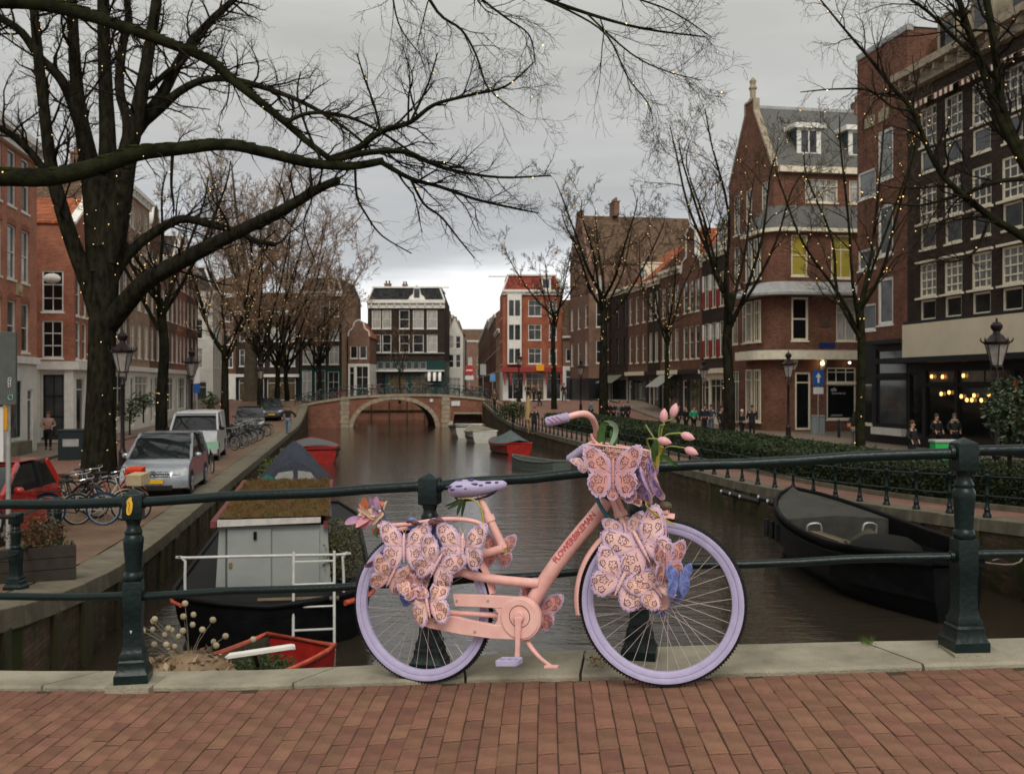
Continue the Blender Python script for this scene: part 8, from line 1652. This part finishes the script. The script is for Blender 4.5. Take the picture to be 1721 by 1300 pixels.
    m = MB(); m.ball((0, -.128, 1.585), (.013, .02, .02), n=6, k=5)
    for s in (-1, 1): m.ball((s * .085, -.02, 1.60), (.012, .02, .03), n=6, k=5)
    m.build('nose_and_ears', m_skin, t, smooth=80)
    m = MB(); 
    for s in (-1, 1): m.ball((s * .032, -.112, 1.615), (.011, .008, .007), n=6, k=4)
    m.ball((0, -.112, 1.545), (.024, .008, .006), n=6, k=4); m.build('eyes_and_mouth', M('dark_face_detail', (.05, .02, .015), rough=.5), t, smooth=80)
    return t
def ppl(px, d, label, zf=None, face=0., **kw): return person(label, X(px, d), d, (zf if zf is not None else (ZR(d) + .0 if px > 700 else ZL(d))), face, **kw)
blk, navy, grey = (.012, .012, .013), (.012, .016, .028), (.10, .10, .10)
jn = (.06, .10, .17)
p = ppl(81, 44.2, 'person in a dusty pink jacket and black skirt by the white ground floor', zf=ZL(44) + .1, face=.4, top=(.33, .21, .17), legs=blk, hair=(.10, .05, .025), stride=.6, elbow=1.1, hairlong=True)
ppl(484, 60.5, 'person in black jacket and blue jeans walking along the left quay', face=.1, top=blk, legs=(.12, .18, .26), hair=(.12, .07, .04), stride=.5, arm=.9, elbow=.9)
ppl(1533, 37, 'person in long black coat with grey scarf near the shop window', zf=ZR(37), face=.6, top=blk, coat=.35, hair=(.06, .03, .015), hairlong=True, elbow=.6)
p = ppl(1574, 42, 'person in black coat standing left of the one with the pale collar', zf=ZR(42) + .1, face=.3, top=blk, legs=blk, hair=(.05, .03, .02), elbow=.8)
p = ppl(1604, 42.3, 'person with a cream fur collar in front of the shop', zf=ZR(42) + .1, face=-.1, top=(.02, .022, .018), hair=(.14, .08, .05), elbow=.7); m = MB(); m.tube([(.11 * math.cos(a), -.02 + .10 * math.sin(a), 1.47) for a in [i * .628 for i in range(10)]], .05, n=7, closed=True); m.build('fur_collar', M('cream_fur', (.42, .35, .27), rough=.95, bump=.8), p, smooth=80)
p = ppl(1436, 48.5, 'person walking with a tan shoulder bag past the slender tree', zf=ZR(48.5) + .0, face=2.6, top=blk, legs=(.16, .15, .14), hair=(.02, .015, .01), stride=.6, hairlong=True); m = MB(); m.box(.16, -.1, .98, .34, .12, 1.2); m.build('bag', M('tan_bag', (.36, .17, .08), rough=.6), p, bevel=.04)
ppl(1213, 56, 'person in black behind the tall fairy lit trunk', face=.4, top=blk, coat=.3, H=1.85)
p = ppl(1247, 56.5, 'person in a white knitted hat holding a white bag', face=.7, top=blk, hat=(.55, .52, .46), elbow=1.0, H=1.62); m = MB(); m.ball((.12, -.24, 1.0), (.14, .07, .11), n=8, k=6); m.build('bag', m_white, p, smooth=80)
ppl(1264, 56, 'tall person in long black coat right of the white hat', face=-.5, top=blk, coat=.4, H=1.88)
gp = 'passers by in dark clothes on the right quay'
for px, d_, lb, tp, kw in ((1166, 62, 'person in bright green coat among the dark group', (.015, .22, .11), dict(elbow=1.0)), (1153, 62.5, 'person in black just left of the green coat', blk, dict(coat=.3)), (1140, 63, 'person in black two left of the green coat', blk, dict(H=1.8)), (1184, 61, 'tall person in navy just right of the green coat', navy, dict(H=1.85)), (1195, 61.5, 'person in grey blue jacket and jeans two right of the green coat', (.035, .05, .06), dict(legs=jn, H=1.8)),
    (993, 76, 'person in pale blue grey jacket by the trunk in front of the brown gable', (.13, .18, .20), {}), (1022, 74, 'person with white cap at the left of the dark group', blk, dict(hat=(.5, .48, .45))), (1031, 73.5, 'person in black with pale hands second in the dark group', blk, dict(elbow=1.1)), (1041, 74, 'person in grey trousers in the middle of the dark group', grey, dict(legs=grey)), (1047, 73, 'person with red cap in the dark group', blk, dict(hat=(.30, .04, .03))), (1055, 73.5, 'person in black at the right end of the dark group', blk, dict(coat=.3)),
    (906, 88, 'person in dark jacket walking by the red corner house', navy, dict(stride=.6, hat=(.3, .05, .03))), (948, 92, 'person in black walking in front of the low brown house', blk, dict(stride=.5)), (870, 101, 'person in navy left of the red corner house door', navy, {}), (887, 96, 'person in black at the red corner house', blk, {}), (897, 95, 'person in brown jacket at the red corner house', (.10, .05, .035), {}), (831, 86, 'person in brown jacket near the end of the railing', (.12, .07, .04), dict(hat=(.14, .09, .05))), (898, 60, 'person in black beside the closed parasol', blk, dict(hat=(.16, .04, .03), coat=.2))):
    ppl(px, d_, lb, face=random.Random(px).uniform(-1.2, 1.2), top=tp, group=gp, **kw)
